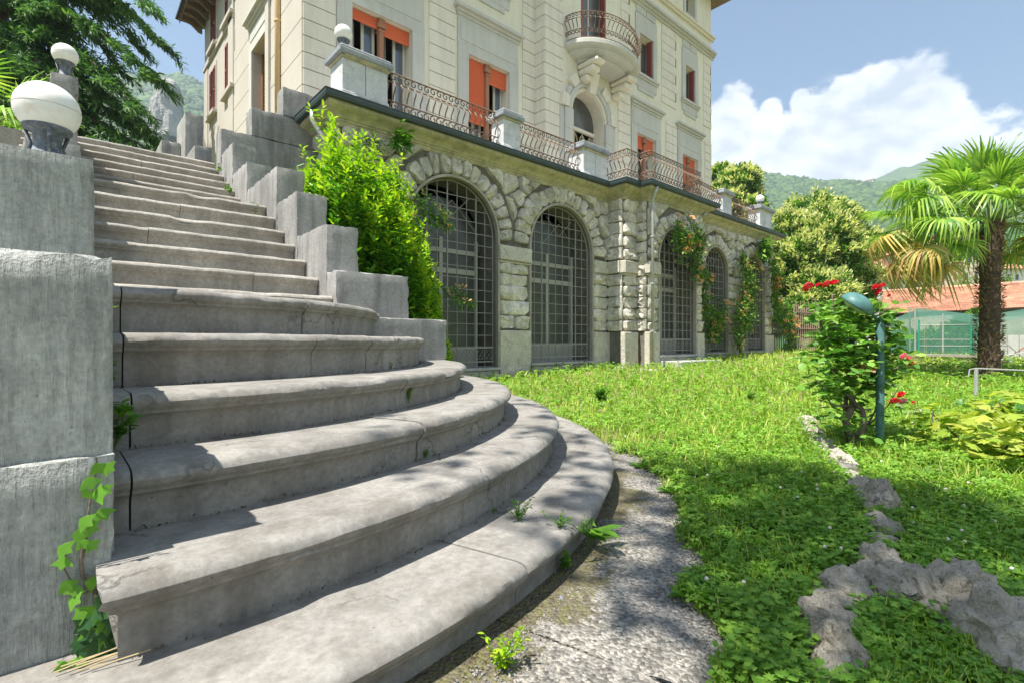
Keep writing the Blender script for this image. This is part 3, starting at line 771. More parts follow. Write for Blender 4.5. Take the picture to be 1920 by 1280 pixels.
r = np.random.default_rng(77); P = []
for n in (1, 2, 3, 4, 5):
    R = RR[n+1]-.043
    for _ in range(420):
        q = r.uniform(.0, 1.7); d = abs(r.normal())*.016; P.append((RS[0]+(R+d)*sin(q), RS[1]-(R+d)*cos(q), ZS[n]+.003))
V_, T_ = scat(LEAF[0], LEAF[1], np.array(P), frames(r.normal(size=(len(P), 3))), r.uniform(.004, .013, len(P)))
tag(link('step_litter', npmesh('step_litter', V_, T_, leafm('litter', [(.03, .022, .016), (.07, .05, .035), (.14, .09, .05), (.22, .15, .09)], .1, .9)), None, None), 'dirt and dry leaf crumbs gathered at the foot of the round step risers', 'litter', kind='stuff')
# ================================================================ terrace balustrade
def pedestal(name_label, x0, x1, y0, y1, split=False, z0=3.37, z1=4.14, dent=False):
    t = thing('balustrade_pedestal', ((x0+x1)/2, (y0+y1)/2, z0), name_label, 'pedestal', 'stone pedestals of the terrace balustrade')
    MB().cbox(x0-.05, x1+.05, y0-.05, y1+.05, z0, z0+.10, .012).obj('plinth', M['ped'], t)
    MB().cbox(x0-.02, x1+.02, y0-.02, y1+.02, z0+.102, z0+.15, .015).obj('moulding', M['ped'], t)
    xs = [x0, (x0+x1)/2-.004, (x0+x1)/2+.004, x1] if split else [x0, x1]
    for a, b in zip(xs[::2], xs[1::2]):
        MB().cbox(a, b, y0, y1, z0+.15, z1-.17, .006).obj('die', M['ped'], t)
    MB().cbox(x0-.025, x1+.025, y0-.025, y1+.025, z1-.168, z1-.13, .01).obj('moulding', M['cornice'], t)
    MB().cbox(x0-.07, x1+.07, y0-.07, y1+.07, z1-.128, z1-.05, .012).obj('cap', M['pedcap'], t)
    MB().cbox(x0-.05, x1+.05, y0-.05, y1+.05, z1-.048, z1, .02).obj('cap', M['pedcap'], t)
    if dent:
        n = 22
        for k in range(n):
            x = x0+.02+(x1-x0-.04)*k/n; MB().box(x, x+.022, y0-.05, y0-.02, z1-.158, z1-.130).obj('dentil', M['cornice'], t)
    return t
YA = 6.86
PEDS = []
xa0, xa1 = fx(642, YA), fx(727, YA)
pedestal('wide white pedestal at the near corner of the terrace with a globe lamp on top', xa0, xa1, YA, YA+.42, True, dent=True)
xb0, xb1 = fx(944, YA), fx(975, YA)
pedestal('narrow white pedestal between the two railings right of the near orange shuttered windows', xb0, xb1, YA, YA+.34)
xc0, xc1 = fx(1094, YA), fx(1138, YA)
pedestal('double pedestal in front of the arched portal, just left of the terrace bend', xc0, xc1, YA, YA+.40, True)
YC = 6.50
xd0, xd1 = fx(1355, YC), fx(1372, YC)
pedestal('small pedestal on the far terrace just right of the villa corner', xd0, xd1, YC, YC+.34)
xe0, xe1 = fx(1425, YC), fx(1447, YC)
pedestal('last pedestal at the far end of the terrace carrying a small globe lamp', xe0, xe1, YC, YC+.36)

def make_baluster():
    b = MB(); r = .0125
    # S shaped belly: local x along the rail, y outward is negative
    pts = []
    for k in range(11):
        t = k/10; z = .26*t; y = -.055*sin(pi*t)**1.0*(1 if t < .75 else 1) + .03*sin(2*pi*t)
        pts.append((0, y, .30+z))
    b.tube(pts, r, 4)
    return b
def scroll(cx, cz, rad, turns, sgn, y=0, r=.009):
    P = []
    for k in range(10):
        t = k/9; a = pi/2*1 + sgn*turns*2*pi*t; q = rad*(1-.62*t); P.append((cx+q*cos(a)*sgn, y-.01*t, cz+q*sin(a)))
    return P
me_bal = make_baluster().me('baluster', M['rust'])
s1 = MB(); s1.tube(scroll(0, .635, .052, .95, 1), .0105, 4); me_ct = s1.me('top_scroll', M['rust'])
s2 = MB(); s2.tube(scroll(0, .19, .064, .95, -1), .012, 4); me_cb = s2.me('bottom_scroll', M['rust'])
def railing(label, pts, z0=3.40, step=.118, zr=4.10):
    base = Vector((pts[0][0], pts[0][1], z0)); t = thing('iron_railing', base, label, 'railing', 'curled iron railings on the terrace')
    for zz, rr_ in ((zr, .015), (zr-.14, .012), (zr-.43, .012)):
        for a, b in zip(pts[:-1], pts[1:]): MB().tube([(a[0], a[1], zz), (b[0], b[1], zz)], rr_, 4).obj('rail', M['rust'], t)
    for a, b in zip(pts[:-1], pts[1:]):
        a = Vector((*a, 0)); b = Vector((*b, 0)); L_ = (b-a).length; n = max(1, int(round(L_/step))); rot = atan2(b.y-a.y, b.x-a.x)
        for k in range(n):
            p = a+(b-a)*((k+.5)/n); loc = (p.x, p.y, zr-.70)
            for nm, me in (('baluster', me_bal), ('top_scroll', me_ct), ('bottom_scroll', me_cb)):
                local(nm, me, None, t, (p.x, p.y, zr-.70), (0, 0, rot))
    return t
yr = YA+.16
railing('long curled iron railing between the corner pedestal and the narrow pedestal', [(xa1, yr), (xb0, yr)])
railing('iron railing in front of the portal between the narrow and the double pedestal', [(xb1, yr), (xc0, yr)])
railing('iron railing running past the double pedestal and round the terrace bend', [(xc1, yr), (8.98, yr), (8.98, 6.46), (9.46, 6.46), (9.46, 6.20), (11.62, 6.20), (11.62, 6.50), (xd0, 6.60)])
railing('short iron railing between the last two pedestals of the terrace', [(xd1, YC+.16), (xe0, YC+.16)])
railing('iron railing along the far end of the terrace', [(xe1-.05, YC+.3), (xe1-.05, 9.4)], step=.2)

# globe lamps
M['globe'] = rock('milk_globe', (.88, .87, .83), (.80, .79, .75), 6, 20, .05, .001, stain=(.62, .46, .34), stain_amt=.45, rough=.25, lo=.95, hi=1.03)
M['lampmetal'] = rock('lamp_metal', (.16, .19, .23), (.09, .10, .12), 25, 60, .6, .003, stain=(.45, .45, .42), stain_amt=.7, rough=.6)
def globe_lamp(label, loc, r, h=.12):
    t = thing('globe_lamp', loc, label, 'lamp', 'white globe lamps')
    x, y, z = loc; zc = h + r*.82
    b = MB().lathe([(r*.62, 0), (r*.62, .012), (r*.46, .02), (r*.40, h*.5), (r*.46, h*.92), (r*.72, h), (r*.74, h+.012), (r*.5, h+.02)], (x, y, z), 24); b.obj('neck', M['lampmetal'], t, True)
    b = MB()
    n = 20; prof = [(r*sin(pi*k/n)+1e-4, zc-r*cos(pi*k/n)) for k in range(3, n+1)]
    b.lathe(prof, (x, y, z), 36).obj('globe', M['globe'], t, True)
    MB().lathe([(r*1.001, zc-.002), (r*1.012, zc), (r*1.001, zc+.002)], (x, y, z), 36).obj('globe_seam', M['frame'], t, True)
    for a in (.6, 2.7, 4.8):
        q = (cos(a), sin(a)); MB().tube([(x+q[0]*r*.70, y+q[1]*r*.70, z), (x+q[0]*r*.52, y+q[1]*r*.52, z+h*.5), (x+q[0]*r*.70, y+q[1]*r*.70, z+h)], .007*r/.1, 5).obj('strut', M['lampmetal'], t, True)
    return t
globe_lamp('large near white globe lamp on the lower left stone pier', (-.045, 2.56, .68), .098, .10)
globe_lamp('smaller white globe lamp on the tall left pillar behind the near globe', (.01, 6.70, 2.61), .105, .14)
p = (xa0+.10, YA+.2, 4.14); globe_lamp('white globe lamp on the corner pedestal of the terrace', p, .125, .17)
globe_lamp('tiny distant white globe lamp on the last terrace pedestal', ((xe0+xe1)/2, YC+.18, 4.14), .125, .17)

# ================================================================ villa
YF = 9.5; XF = 3.285
villa = thing('villa', (XF, YF, 3.36), 'tall cream villa with grey trimmed windows, orange roller shutters and a half round balcony', 'house')
def vobj(nm, mb, mat, parent=None): return mb.obj(nm, M[mat], parent or villa)
def wall_holes(u0, u1, z0, z1, holes, place, depth, sign=1):
    """rectangular wall with rectangular holes: list of (ua,ub,za,zb)"""
    us = sorted({u0, u1, *[h[0] for h in holes], *[h[1] for h in holes]}); zs = sorted({z0, z1, *[h[2] for h in holes], *[h[3] for h in holes]})
    b = MB()
    for a, c in zip(us[:-1], us[1:]):
        for e, f in zip(zs[:-1], zs[1:]):
            mx, mz = (a+c)/2, (e+f)/2
            if any(h[0] < mx < h[1] and h[2] < mz < h[3] for h in holes): continue
            b.add([place(a, 0, e), place(c, 0, e), place(c, 0, f), place(a, 0, f)], [(0, 1, 2, 3)])
    for h in holes:
        q = [(h[0], h[2]), (h[1], h[2]), (h[1], h[3]), (h[0], h[3])]
        for (a, e), (c, f) in zip(q, q[1:]+q[:1]): b.add([place(a, 0, e), place(a, depth, e), place(c, depth, f), place(c, 0, f)], [(0, 1, 2, 3)])
    return b
XJ = 9.203; XK = fx(1181, 9.147); XR = 18.594; ZR = 13.05
YP = 9.147
# openings: front
def wx(a, b, Y=YF): return fx(a, Y), fx(b, Y)
F1 = (*wx(659, 771), 3.36, 6.60); F2 = (*wx(877, 953), 3.36, 6.66); F3 = (*wx(1193, 1228), 3.36, 6.66); F4 = (*wx(1278, 1306), 3.36, 6.66)
U1 = ((F1[0]+F1[1])/2-.42, (F1[0]+F1[1])/2+.42, 8.62, 9.9); U2 = ((F2[0]+F2[1])/2-.42, (F2[0]+F2[1])/2+.42, 8.62, 9.9)
U3 = (*wx(1198, 1223), 8.62, 9.9); U4 = (*wx(1284, 1301.5), 8.67, 9.89)
T = [(u[0]+.03, u[1]-.03, 11.75, 12.6) for u in (U1, U2, U3, U4)]
pl_f = lambda u, o, z: (u, YF+o, z); pl_p = lambda u, o, z: (u, YP+o, z); pl_l = lambda u, o, z: (XF+o, -u, z)
vobj('front_wall', wall_holes(XF, XJ, 3.2, ZR, [F1, F2, U1, U2, T[0], T[1]], pl_f, .30), 'plasterup')
vobj('front_wall', wall_holes(XK, XR, 3.2, ZR, [F3, F4, U3, U4, T[2], T[3]], pl_f, .30), 'plasterup')
PD = (10.239, 11.584); pcx = (PD[0]+PD[1])/2; pr = (PD[1]-PD[0])/2; pzs = 6.87-pr
BD = (10.62, 11.70, 7.95, 10.4); BT = (10.75, 11.57, 11.75, 12.6)
vobj('middle_bay_wall', wall_holes(XJ, XK, 7.2, ZR, [BD, BT], pl_p, .35), 'plasterup')
b = MB()   # lower middle bay with the arched portal
x = XJ; P = [(pcx-pr*cos(pi*i/24), pzs+pr*sin(pi*i/24)) for i in range(25)]
b.add([(XJ, YP, 3.2), (PD[0], YP, 3.2), (PD[0], YP, 7.2), (XJ, YP, 7.2), (PD[1], YP, 3.2), (XK, YP, 3.2), (XK, YP, 7.2), (PD[1], YP, 7.2)], [(0,1,2,3), (4,5,6,7)])
for (a, c), (e, f) in zip(P[:-1], P[1:]): b.add([(a, YP, c), (e, YP, f), (e, YP, 7.2), (a, YP, 7.2)], [(0,1,2,3)])
Q = [(PD[0], 3.36)]+P+[(PD[1], 3.36)]
for (a, c), (e, f) in zip(Q[:-1], Q[1:]): b.add([(a, YP, c), (a, YP+.45, c), (e, YP+.45, f), (e, YP, f)], [(0,1,2,3)])
for xx in (XJ, XK): b.add([(xx, YP, 3.2), (xx, YF, 3.2), (xx, YF, ZR), (xx, YP, ZR)], [(0,1,2,3)])
vobj('middle_bay_wall', b, 'plaster')
# left side: front part and lower rear wing
YL1, YL2 = 14.55, 18.13
LD = (-12.72, -11.66, 3.36, 6.66)
lw = [(-14.05, -13.3, 8.4, 10.0)]
vobj('side_wall', wall_holes(-YL1, -YF, 2.2, ZR, [LD, (-12.6, -11.75, 8.62, 9.9)], pl_l, .30), 'plaster_dimmed')
LW = [(-15.55, -14.85, 5.2+1.45, 8.1), (-17.35, -16.65, 6.66, 8.1)]
def zof(px, py, X=XF): q = onX(px, py, X); return q.y, q.z
ww = []
for (pa, ya), (pb, yb) in (((394, 290), (406, 120)), ((421, 175), (439, 62)), ((394, 96), (406, 0)), ((421, 40), (439, -60))):
    y1, z1_ = zof(pa, ya); y2, z2_ = zof(pb, yb); 
    zb_, zt_ = min(z1_, z2_), max(z1_, z2_)
    ww.append((-y1, -y2, zb_, zt_))
# tidy levels: lower and upper row
lowz = (onX(400, 215, XF).z, onX(400, 132, XF).z); upz = (onX(400, 92, XF).z, onX(400, 10, XF).z)
ww = [(-zof(394, 0)[0], -zof(405.5, 0)[0], *lowz), (-zof(423, 0)[0], -zof(439, 0)[0], onX(430, 173, XF).z, onX(430, 78, XF).z),
      (-zof(396, 0)[0], -zof(406, 0)[0], *upz), (-zof(423, 0)[0], -zof(438, 0)[0], onX(430, 37, XF).z, onX(430, -50, XF).z)]
vobj('rear_wing_wall', wall_holes(-YL2, -YL1, 2.2, 10.05, ww, pl_l, .22), 'plaster_dimmed')
b = MB(); b.add([(XF, YL2, 2.2), (14, YL2, 2.2), (14, YL2, 10.05), (XF, YL2, 10.05)], [(0,1,2,3)]); b.add([(XF, YL1, 9.9), (14, YL1, 9.9), (14, YL1, ZR), (XF, YL1, ZR)], [(0,1,2,3)])
b.add([(XR, YF, 2.2), (XR, 17, 2.2), (XR, 17, ZR), (XR, YF, ZR)], [(0,1,2,3)]); b.add([(XR, 17, 2.2), (XF, 17, 2.2), (XF, 17, 10), (XR, 17, 10)], [(0,1,2,3)])
vobj('rear_wall', b, 'plaster')
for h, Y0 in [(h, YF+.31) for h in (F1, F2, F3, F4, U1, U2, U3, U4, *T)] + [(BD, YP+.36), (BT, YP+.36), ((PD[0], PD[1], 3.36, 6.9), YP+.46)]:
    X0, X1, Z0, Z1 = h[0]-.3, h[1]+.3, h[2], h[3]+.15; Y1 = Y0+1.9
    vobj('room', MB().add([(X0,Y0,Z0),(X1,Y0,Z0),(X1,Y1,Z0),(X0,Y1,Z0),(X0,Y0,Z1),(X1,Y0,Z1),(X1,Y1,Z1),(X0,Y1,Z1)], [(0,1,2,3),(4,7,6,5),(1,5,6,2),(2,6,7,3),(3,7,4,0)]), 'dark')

# roofs with eaves
M['tile'] = rock('roof_tile', (.44, .22, .14), (.34, .16, .10), 2, 30, .4, .01, stain=(.30, .22, .17), stain_amt=.6)
M['eave'] = plain('eave_wood', (.20, .15, .115), .8, 0, .3, 10)
def eave(x0, x1, y0, y1, z, o, h, rx):
    b = MB().box(x0-o, x1+rx, y0-o, y1+o, z, z+.05); e = vobj('eave', b, 'eave')
    b = MB().add([(x0-o-.05, y0-o-.05, z+.06), (x1+rx+.05, y0-o-.05, z+.06), (x1+rx+.05, y1+o+.05, z+.06), (x0-o-.05, y1+o+.05, z+.06), (x0+3.5, (y0+y1)/2, z+h), (x1-3.5, (y0+y1)/2, z+h)],
                 [(0, 1, 5, 4), (1, 2, 5), (2, 3, 4, 5), (3, 0, 4), (0, 3, 2, 1)])
    vobj('roof', b, 'tile')
    return e
e1 = eave(XF, XR, YF, 17, ZR, .55, 2.2, .55)
e2 = eave(XF, 13.9, YL1+.4, YL2, 10.05, .62, 1.3, 0)
b = MB().tube([(XF-.66, YL1, 10.09), (XF-.66, YL2+.66, 10.09), (12, YL2+.66, 10.09)], .05, 8); vobj('roof_gutter', b, 'gutter')
for k in range(9):
    y = YL1+.25+k*.46; MB().prism([(XF-.55, 10.045), (XF-.002, 10.045), (XF-.002, 9.72), (XF-.10, 9.74), (XF-.30, 9.90), (XF-.55, 9.95)], y, y+.09).obj('eave_bracket', M['eave'], e2)
for k in range(14):
    y = YL1+.1+k*.3; MB().prism([(XF-.60, 10.04), (XF-.56, 10.04), (XF-.58, 9.88)], y, y+.15).obj('eave_fringe', M['eave'], e2)
# --- rustication courses
def course_bank(u0, u1, z0, z1, place, h=.3035, dep=.022, seed=0, mat='plaster', stag=False, phase=5.311):
    if place is pl_l: mat = 'plaster_dimmed'
    r = random.Random(seed); k0 = math.floor((z0-phase)/h)
    z = phase+k0*h; k = 0
    while z < z1-.03:
        za, zb = max(z, z0)+.009, min(z+h, z1)-.009
        if zb-za > .06:
            d = .10 if (stag and (k % 2)) else 0
            vs = MB().cbox(0, u1-u0-d, 0, 1, za, zb, .006); b = MB()
            b.add([place(u0+v[0] if not stag or True else 0, -dep*(1-v[1]) if v[1] < .5 else -.0006, v[2]) for v in vs.v], vs.f)
            # keep outward faces consistent
            b.obj('course_stone', M[mat], villa)
        z += h; k += 1
gb = MB()
def groove(u0, u1, z0, z1, place):
    gb.add([place(u0, -.0012, z0), place(u1, -.0012, z0), place(u1, -.0012, z1), place(u0, -.0012, z1)], [(0, 1, 2, 3)])
def bank(px0, px1, z0, z1, Y, place, **kw):
    u0, u1 = (px0, px1) if Y is None else (fx(px0, Y), fx(px1, Y)); groove(u0+.004, u1-.004, z0, z1, place); course_bank(u0, u1, z0, z1, place, **kw)
bank(XF, fx(629, YF), 3.3, 8.2, None, pl_f, seed=1); 
bank(fx(804, YF), fx(853, YF), 3.36, 8.2, None, pl_f, seed=2)
bank(fx(979, YF), XJ-.002, 3.36, 10.9, None, pl_f, seed=3)
bank(XJ, fx(1055, YP), 3.36, 10.9, None, pl_p, seed=4)
bank(fx(1158, YP), XK, 3.36, 7.6, None, pl_p, seed=5); bank(fx(1163, YP)+.02, XK, 7.6, 10.9, None, pl_p, seed=6, stag=True)
pl_j = lambda u, o, z: (XJ+o, -u, z)
bank(-YF, -YP, 3.36, 10.9, None, pl_j, seed=7)
bank(fx(1248, YF), fx(1268, YF), 3.36, 7.55, None, pl_f, seed=8); bank(fx(1240, YF), fx(1268, YF), 8.1, 10.9, None, pl_f, seed=9, stag=True)
bank(fx(1321, YF), XR, 3.36, 7.55, None, pl_f, seed=10); bank(fx(1318, YF), XR, 8.1, 10.9, None, pl_f, seed=11, stag=True)
bank(-10.7, -YF, 2.2, 8.2, None, pl_l, h=.607, seed=12); bank(-11.35, -10.75, 2.2, 8.2, None, pl_l, h=.607, seed=13); bank(-14.5, -12.98, 2.2, 7.4, None, pl_l, h=.607, seed=14)
gb.obj('groove_backing', M['groove'], villa)
pq = MB().cbox(XF-.05, XF+.0, 14.45, 14.95, 2.2, 10.0, .01); vobj('pilaster', pq, 'plaster_dimmed')
# --- window surrounds
def plate(u0, u1, z0, z1, d, place, nm='trim', mat='grey', parent=None, c=.008, back=.0):
    v = MB().cbox(u0, u1, 0, 1, z0, z1, c); b = MB().add([place(p[0], -d if p[1] < .5 else back-.0015, p[2]) for p in v.v], v.f)
    return b.obj(nm, M[mat], parent or villa)
def surround(h, place, w=.30, top=.75, hood=True, sill=False, d=.05):
    a, b_, z0, z1 = h
    plate(a-w, a-.002, z0, z1, d, place); plate(b_+.002, b_+w, z0, z1, d, place)
    plate(a-w, b_+w, z1+.002, z1+.16, d, place); 
    if hood:
        plate(a-w, b_+w, z1+.163, z1+top, d*.7, place); plate(a-w+.08, b_+w-.08, z1+.26, z1+top-.08, d*.95, place, nm='panel', c=.02)
        for k, (o, q) in enumerate(((.02, .06), (.06, .11), (.12, .17))): plate(a-w-o, b_+w+o, z1+top+.003+k*.072, z1+top+.07+k*.072, q, place, nm='hood_moulding')
        plate(a-w-.10, a-w-.002, z0, z0+.9, d*.6, place); plate(b_+w+.002, b_+w+.10, z0, z0+.9, d*.6, place)
        plate(a-w-.10, a-w-.002, z0+1.25, z0+2.1, d*.6, place); plate(b_+w+.002, b_+w+.10, z0+1.25, z0+2.1, d*.6, place)
    else:
        plate(a-w, b_+w, z1+.163, z1+.62, d*.7, place); plate(a-w+.05, (a+b_)/2-.03, z1+.66, z1+.95, d*.5, place); plate((a+b_)/2+.03, b_+w-.05, z1+.66, z1+.95, d*.5, place)
        plate(a-w-.05, b_+w+.05, z0-.11, z0-.03, .12, place, nm='sill'); plate(a-w-.02, b_+w+.02, z0-.17, z0-.113, .08, place, nm='sill')
        plate(a-w, b_+w, z0-.42, z0-.173, .035, place, nm='apron'); plate(a-w+.14, b_+w-.14, z0-.56, z0-.423, .03, place, nm='apron')
for h in (F1, F2, F3, F4): surround(h, pl_f, top=.80)
for h in (U1, U2, U3, U4): surround(h, pl_f, w=.22, hood=False)
surround(LD, lambda u, o, z: (XF+o, -u, z), w=.22, top=.55)
for h in T: surround((h[0], h[1], h[2], 12.5), pl_f, w=.14, hood=False) if False else (plate(h[0]-.14, h[0], h[2], h[3], .04, pl_f), plate(h[1], h[1]+.14, h[2], h[3], .04, pl_f), plate(h[0]-.14, h[1]+.14, h[2]-.09, h[2]-.01, .10, pl_f, nm='sill'))
# belt courses
for (u0, u1, pl_) in ((XF-.1, XJ-.002, pl_f), (XJ-.1, XK+.1, pl_p), (XK+.002, XR+.12, pl_f)):
    for z0, z1_, d in ((10.78, 10.86, .06), (10.862, 10.93, .12), (10.932, 11.02, .19), (11.48, 11.56, .08), (11.562, 11.62, .14)): plate(u0, u1, z0, z1_, d, pl_, nm='belt_course', mat='plaster' if z0 > 11.2 else 'grey')
for z0, z1_, d in ((10.78, 10.86, .06), (10.862, 10.93, .12), (10.932, 11.02, .19)): plate(-YL1, -YF, z0, z1_, d, pl_l, nm='belt_course', mat='grey')
plate(-YL2-.05, -YL1-.01, 8.33, 8.42, .05, pl_l, nm='belt_course', mat='plaster_dimmed')
plate(-YL2-.02, -YL2+.5, 2.2, 8.3, .02, pl_l, nm='quoin_strip', mat='plaster_dimmed')
# --- french windows
def shutter(a, b_, z0, z1, y, parent, nm='roller_shutter', mat='shutter'):
    n = max(2, int((z1-z0)/.065)); o = MB().box(a, b_, y+.012, y+.02, z0, z1).obj(nm, M[mat], parent)
    s_ = MB()
    for k in range(n):
        q = z0+(z1-z0)*k/n; s_.add([(a, y+.010, q+.004), (b_, y+.010, q+.004), (b_, y-.012, q+(z1-z0)/n-.012), (a, y-.012, q+(z1-z0)/n-.012), (a, y+.011, q+(z1-z0)/n-.001), (b_, y+.011, q+(z1-z0)/n-.001)], [(0, 1, 2, 3), (3, 2, 5, 4)])
    tag(s_.obj('slats', M[mat], o), kind='stuff')
    o.location = o.location
    return o
def french(h, dl, dr_, openl=True):
    a, b_, z0, z1 = h; m_ = (a+b_)/2
    wn = MB().box(a+.001, b_-.001, YF+.20, YF+.215, z1-.05, z1-.002).obj('window', M['frame'], villa)
    # central post with a capital
    p = MB().cbox(m_-.055, m_+.055, YF+.03, YF+.16, z0, z1-.26, .02).obj('post', M['terra'], wn); p.location = (0, 0, 0)
    b = MB(); b.cbox(m_-.075, m_+.075, YF+.01, YF+.18, z1-.28, z1-.23, .01); b2 = MB().cbox(m_-.10, m_+.10, YF-.0, YF+.19, z1-.20, z1-.10, .02); b3 = MB().cbox(m_-.07, m_+.07, YF+.02, YF+.17, z1-.10, z1-.003, .01)
    for q in (b, b2, b3): o = q.obj('capital', M['terra'], wn); o.location = (0, 0, 0)
    for (u0, u1, dz) in ((a+.01, m_-.06, dl), (m_+.06, b_-.01, dr_)):
        o = shutter(u0, u1, z1-dz, z1-.01, YF+.09, None); 
        for c in [o]+list(o.children): pass
        o.parent = wn; o.location = (0, 0, 0)
        for ch in o.children: ch.location = (0, 0, 0); 
        # window leaves: frame and blue reflecting glass, one leaf ajar
        w_ = u1-u0
        for (q0, q1, sw) in ((u0, u0+w_*.5, .42), (u0+w_*.5, u1, 0)):
            fr = MB(); y0 = YF+.24
            def T_(x, y, z, q0=q0, q1=q1, sw=sw):
                if sw: dx = x-q0; return (q0+dx*cos(sw*1.6), y0+(y-y0)*cos(sw*1.6)+dx*sin(sw*1.6), z)
                return (x, y, z)
            for (xa, xb, za, zb) in ((q0+.002, q0+.06, z0, z1-.06), (q1-.06, q1-.002, z0, z1-.06), (q0+.06, q1-.06, z0, z0+.12), (q0+.06, q1-.06, z1-.14, z1-.06), (q0+.06, q1-.06, z1-.95, z1-.90)):
                v = MB().box(xa, xb, y0, y0+.035, za, zb); fr.add([T_(*p_) for p_ in v.v], v.f)
            o = fr.obj('leaf_frame', M['frame'], wn); o.location = (0, 0, 0)
            v = MB().box(q0+.055, q1-.055, y0+.012, y0+.018, z0+.1, z1-.1); g_ = MB().add([T_(*p_) for p_ in v.v], v.f)
            if not (sw and True): 
                if (q0-a) < 1e9: o = g_.obj('pane', M['glassw'] if sw == 0 else M['glassd'], wn); o.location = (0, 0, 0)
            else: o = g_.obj('pane', M['glassw'], wn); o.location = (0, 0, 0)
french(F1, .22, .30); french(F2, 1.5, .42); french(F3, .42, .42); french(F4, .95, .95)
def casement(h, place_y, red=True):
    a, b_, z0, z1 = h
    wn = MB().box(a, b_, place_y+.2, place_y+.24, z0, z0+.05).obj('window', M['frame'], villa)
    for (xa, xb, za, zb) in ((a, a+.05, z0, z1), (b_-.05, b_, z0, z1), ((a+b_)/2-.025, (a+b_)/2+.025, z0, z1), (a+.05, b_-.05, z1-.05, z1)):
        o = MB().box(xa, xb, place_y+.2, place_y+.241, za, zb).obj('window_frame', M['frame'], wn); o.location = (0, 0, 0)
    o = MB().box(a, b_, place_y+.215, place_y+.222, z0, z1).obj('pane', M['glassd'], wn); o.location = (0, 0, 0)
    if red:
        for (xa, xb) in ((a, a+.08), (b_-.08, b_)):
            n = 18
            o = MB().box(xa+.01, xb-.01, place_y-.03+.02, place_y+.17, z0, z1).obj('shutter', M['redwood'], wn); o.location = (0, 0, 0)
for h in (U1, U2, U3, U4): casement(h, YF)
for h in T: casement(h, YF, False)
casement(BD, YP); casement(BT, YP, False)
# side windows with red louvred shutters folded open
for k, h in enumerate(ww):
    a, b_, z0, z1 = h
    wn = MB().box(XF+.1, XF+.11, -b_, -a, z0, z1).obj('window', M['glassd'], villa)
    m_ = (a+b_)/2
    for (ua, ub) in ((a+.03, a+.30), (b_-.30, b_-.03)):
        f = MB()
        for (p_, q_, r_, s_) in ((ua, ua+.04, z0, z1), (ub-.04, ub, z0, z1), (ua, ub, z0, z0+.06), (ua, ub, z1-.06, z1), (ua, ub, (z0+z1)/2-.03, (z0+z1)/2+.03)): f.box(XF-.03, XF+.0, -q_, -p_, r_, s_)
        o = f.obj('shutter', M['redwood'], wn); o.location = (0, 0, 0)
        s_ = MB(); n = int((z1-z0)/.06)
        for i in range(n):
            z = z0+.03+(z1-z0-.06)*i/n; s_.add([(XF-.022, -ub+.03, z), (XF-.022, -ua-.03, z), (XF-.006, -ua-.03, z+.05), (XF-.006, -ub+.03, z+.05)], [(0, 1, 2, 3)])
        tag(s_.obj('louvres', M['redwood'], wn), kind='stuff'); wn.children[-1].location = (0, 0, 0)
    plate(a-.12, b_+.12, z0-.10, z0, .12, pl_l, nm='sill', mat='plaster_dimmed')
    plate(a-.10, a-.005, z0, z1+.1, .02, pl_l, mat='plaster_dimmed'); plate(b_+.005, b_+.10, z0, z1+.1, .02, pl_l, mat='plaster_dimmed'); plate(a-.005, b_+.005, z1, z1+.1, .02, pl_l, mat='plaster_dimmed')
# side door with a lattice
dn = MB().box(XF+.22, XF+.24, -LD[1], -LD[0], LD[2], LD[3]).obj('side_door', M['dark'], villa)
lt = MB()
for k in range(34):
    z = LD[2]+(LD[3]-LD[2])*k/34
    for (s0, s1) in ((0, .5), (.5, 0)):
        ya, yb = -LD[1]+.06, -LD[0]-.06; lt.tube([(XF+.2, ya, z+s0*.6), (XF+.2, yb, z+s1*.6)], .008, 4)
o = tag(lt.obj('lattice', M['brownwood'], dn), kind='stuff'); o.location = (0, 0, 0)
for (ya, yb) in ((-LD[1], -LD[1]+.07), (-LD[0]-.07, -LD[0]), ((-LD[0]-LD[1])/2-.03, (-LD[0]-LD[1])/2+.03)):
    o = MB().box(XF+.17, XF+.21, ya, yb, LD[2], LD[3]).obj('door_frame', M['brownwood'], dn); o.location = (0, 0, 0)
# pipes on the side wall
pipe([(XF-.07, 10.73, 2.2), (XF-.07, 10.73, 13.0)], .055, 'ochrepipe', 'downpipe', villa)
for z in (4.5, 6.4, 8.3): MB().lathe([(.068, 0), (.068, .05)], (XF-.07, 10.73, z), 10).obj('pipe_ring', M['ochrepipe'], villa)
plate(-11.60, -11.36, 2.2, 10.7, .07, pl_l, nm='pilaster', mat='plaster_dimmed')
# --- portal
def ring(r0, r1, y0, y1, nm, mat, a0=0, a1=pi, n=24, seg=None, parent=None):
    b = MB(); pts = [a0+(a1-a0)*k/n for k in range(n+1)]
    for q in pts:
        for (r, y) in ((r0, y1), (r0, y0), (r1, y0), (r1, y1)): b.v.append((pcx-r*cos(q), y, pzs+r*sin(q)))
    for k in range(n):
        for j in range(4): b.f.append((k*4+j, k*4+(j+1) % 4, (k+1)*4+(j+1) % 4, (k+1)*4+j))
    b.f += [(0, 1, 2, 3), (n*4+3, n*4+2, n*4+1, n*4)]
    return b.obj(nm, M[mat], parent or villa)
ring(pr+.02, pr+.10, YP-.05, YP-.001, 'archivolt', 'terra' if False else 'plaster')
ring(pr+.11, pr+.22, YP-.10, YP-.001, 'archivolt', 'grey')
nv = 9
for k in range(nv):
    a0 = pi*k/nv+.02; a1 = pi*(k+1)/nv-.02; ring(pr+.23, pr+(.50 if k % 2 == 0 else .36), YP-(.13 if k % 2 == 0 else .08), YP-.001, 'portal_voussoir', 'plaster' if k % 2 == 0 else 'grey', a0, a1, 5)
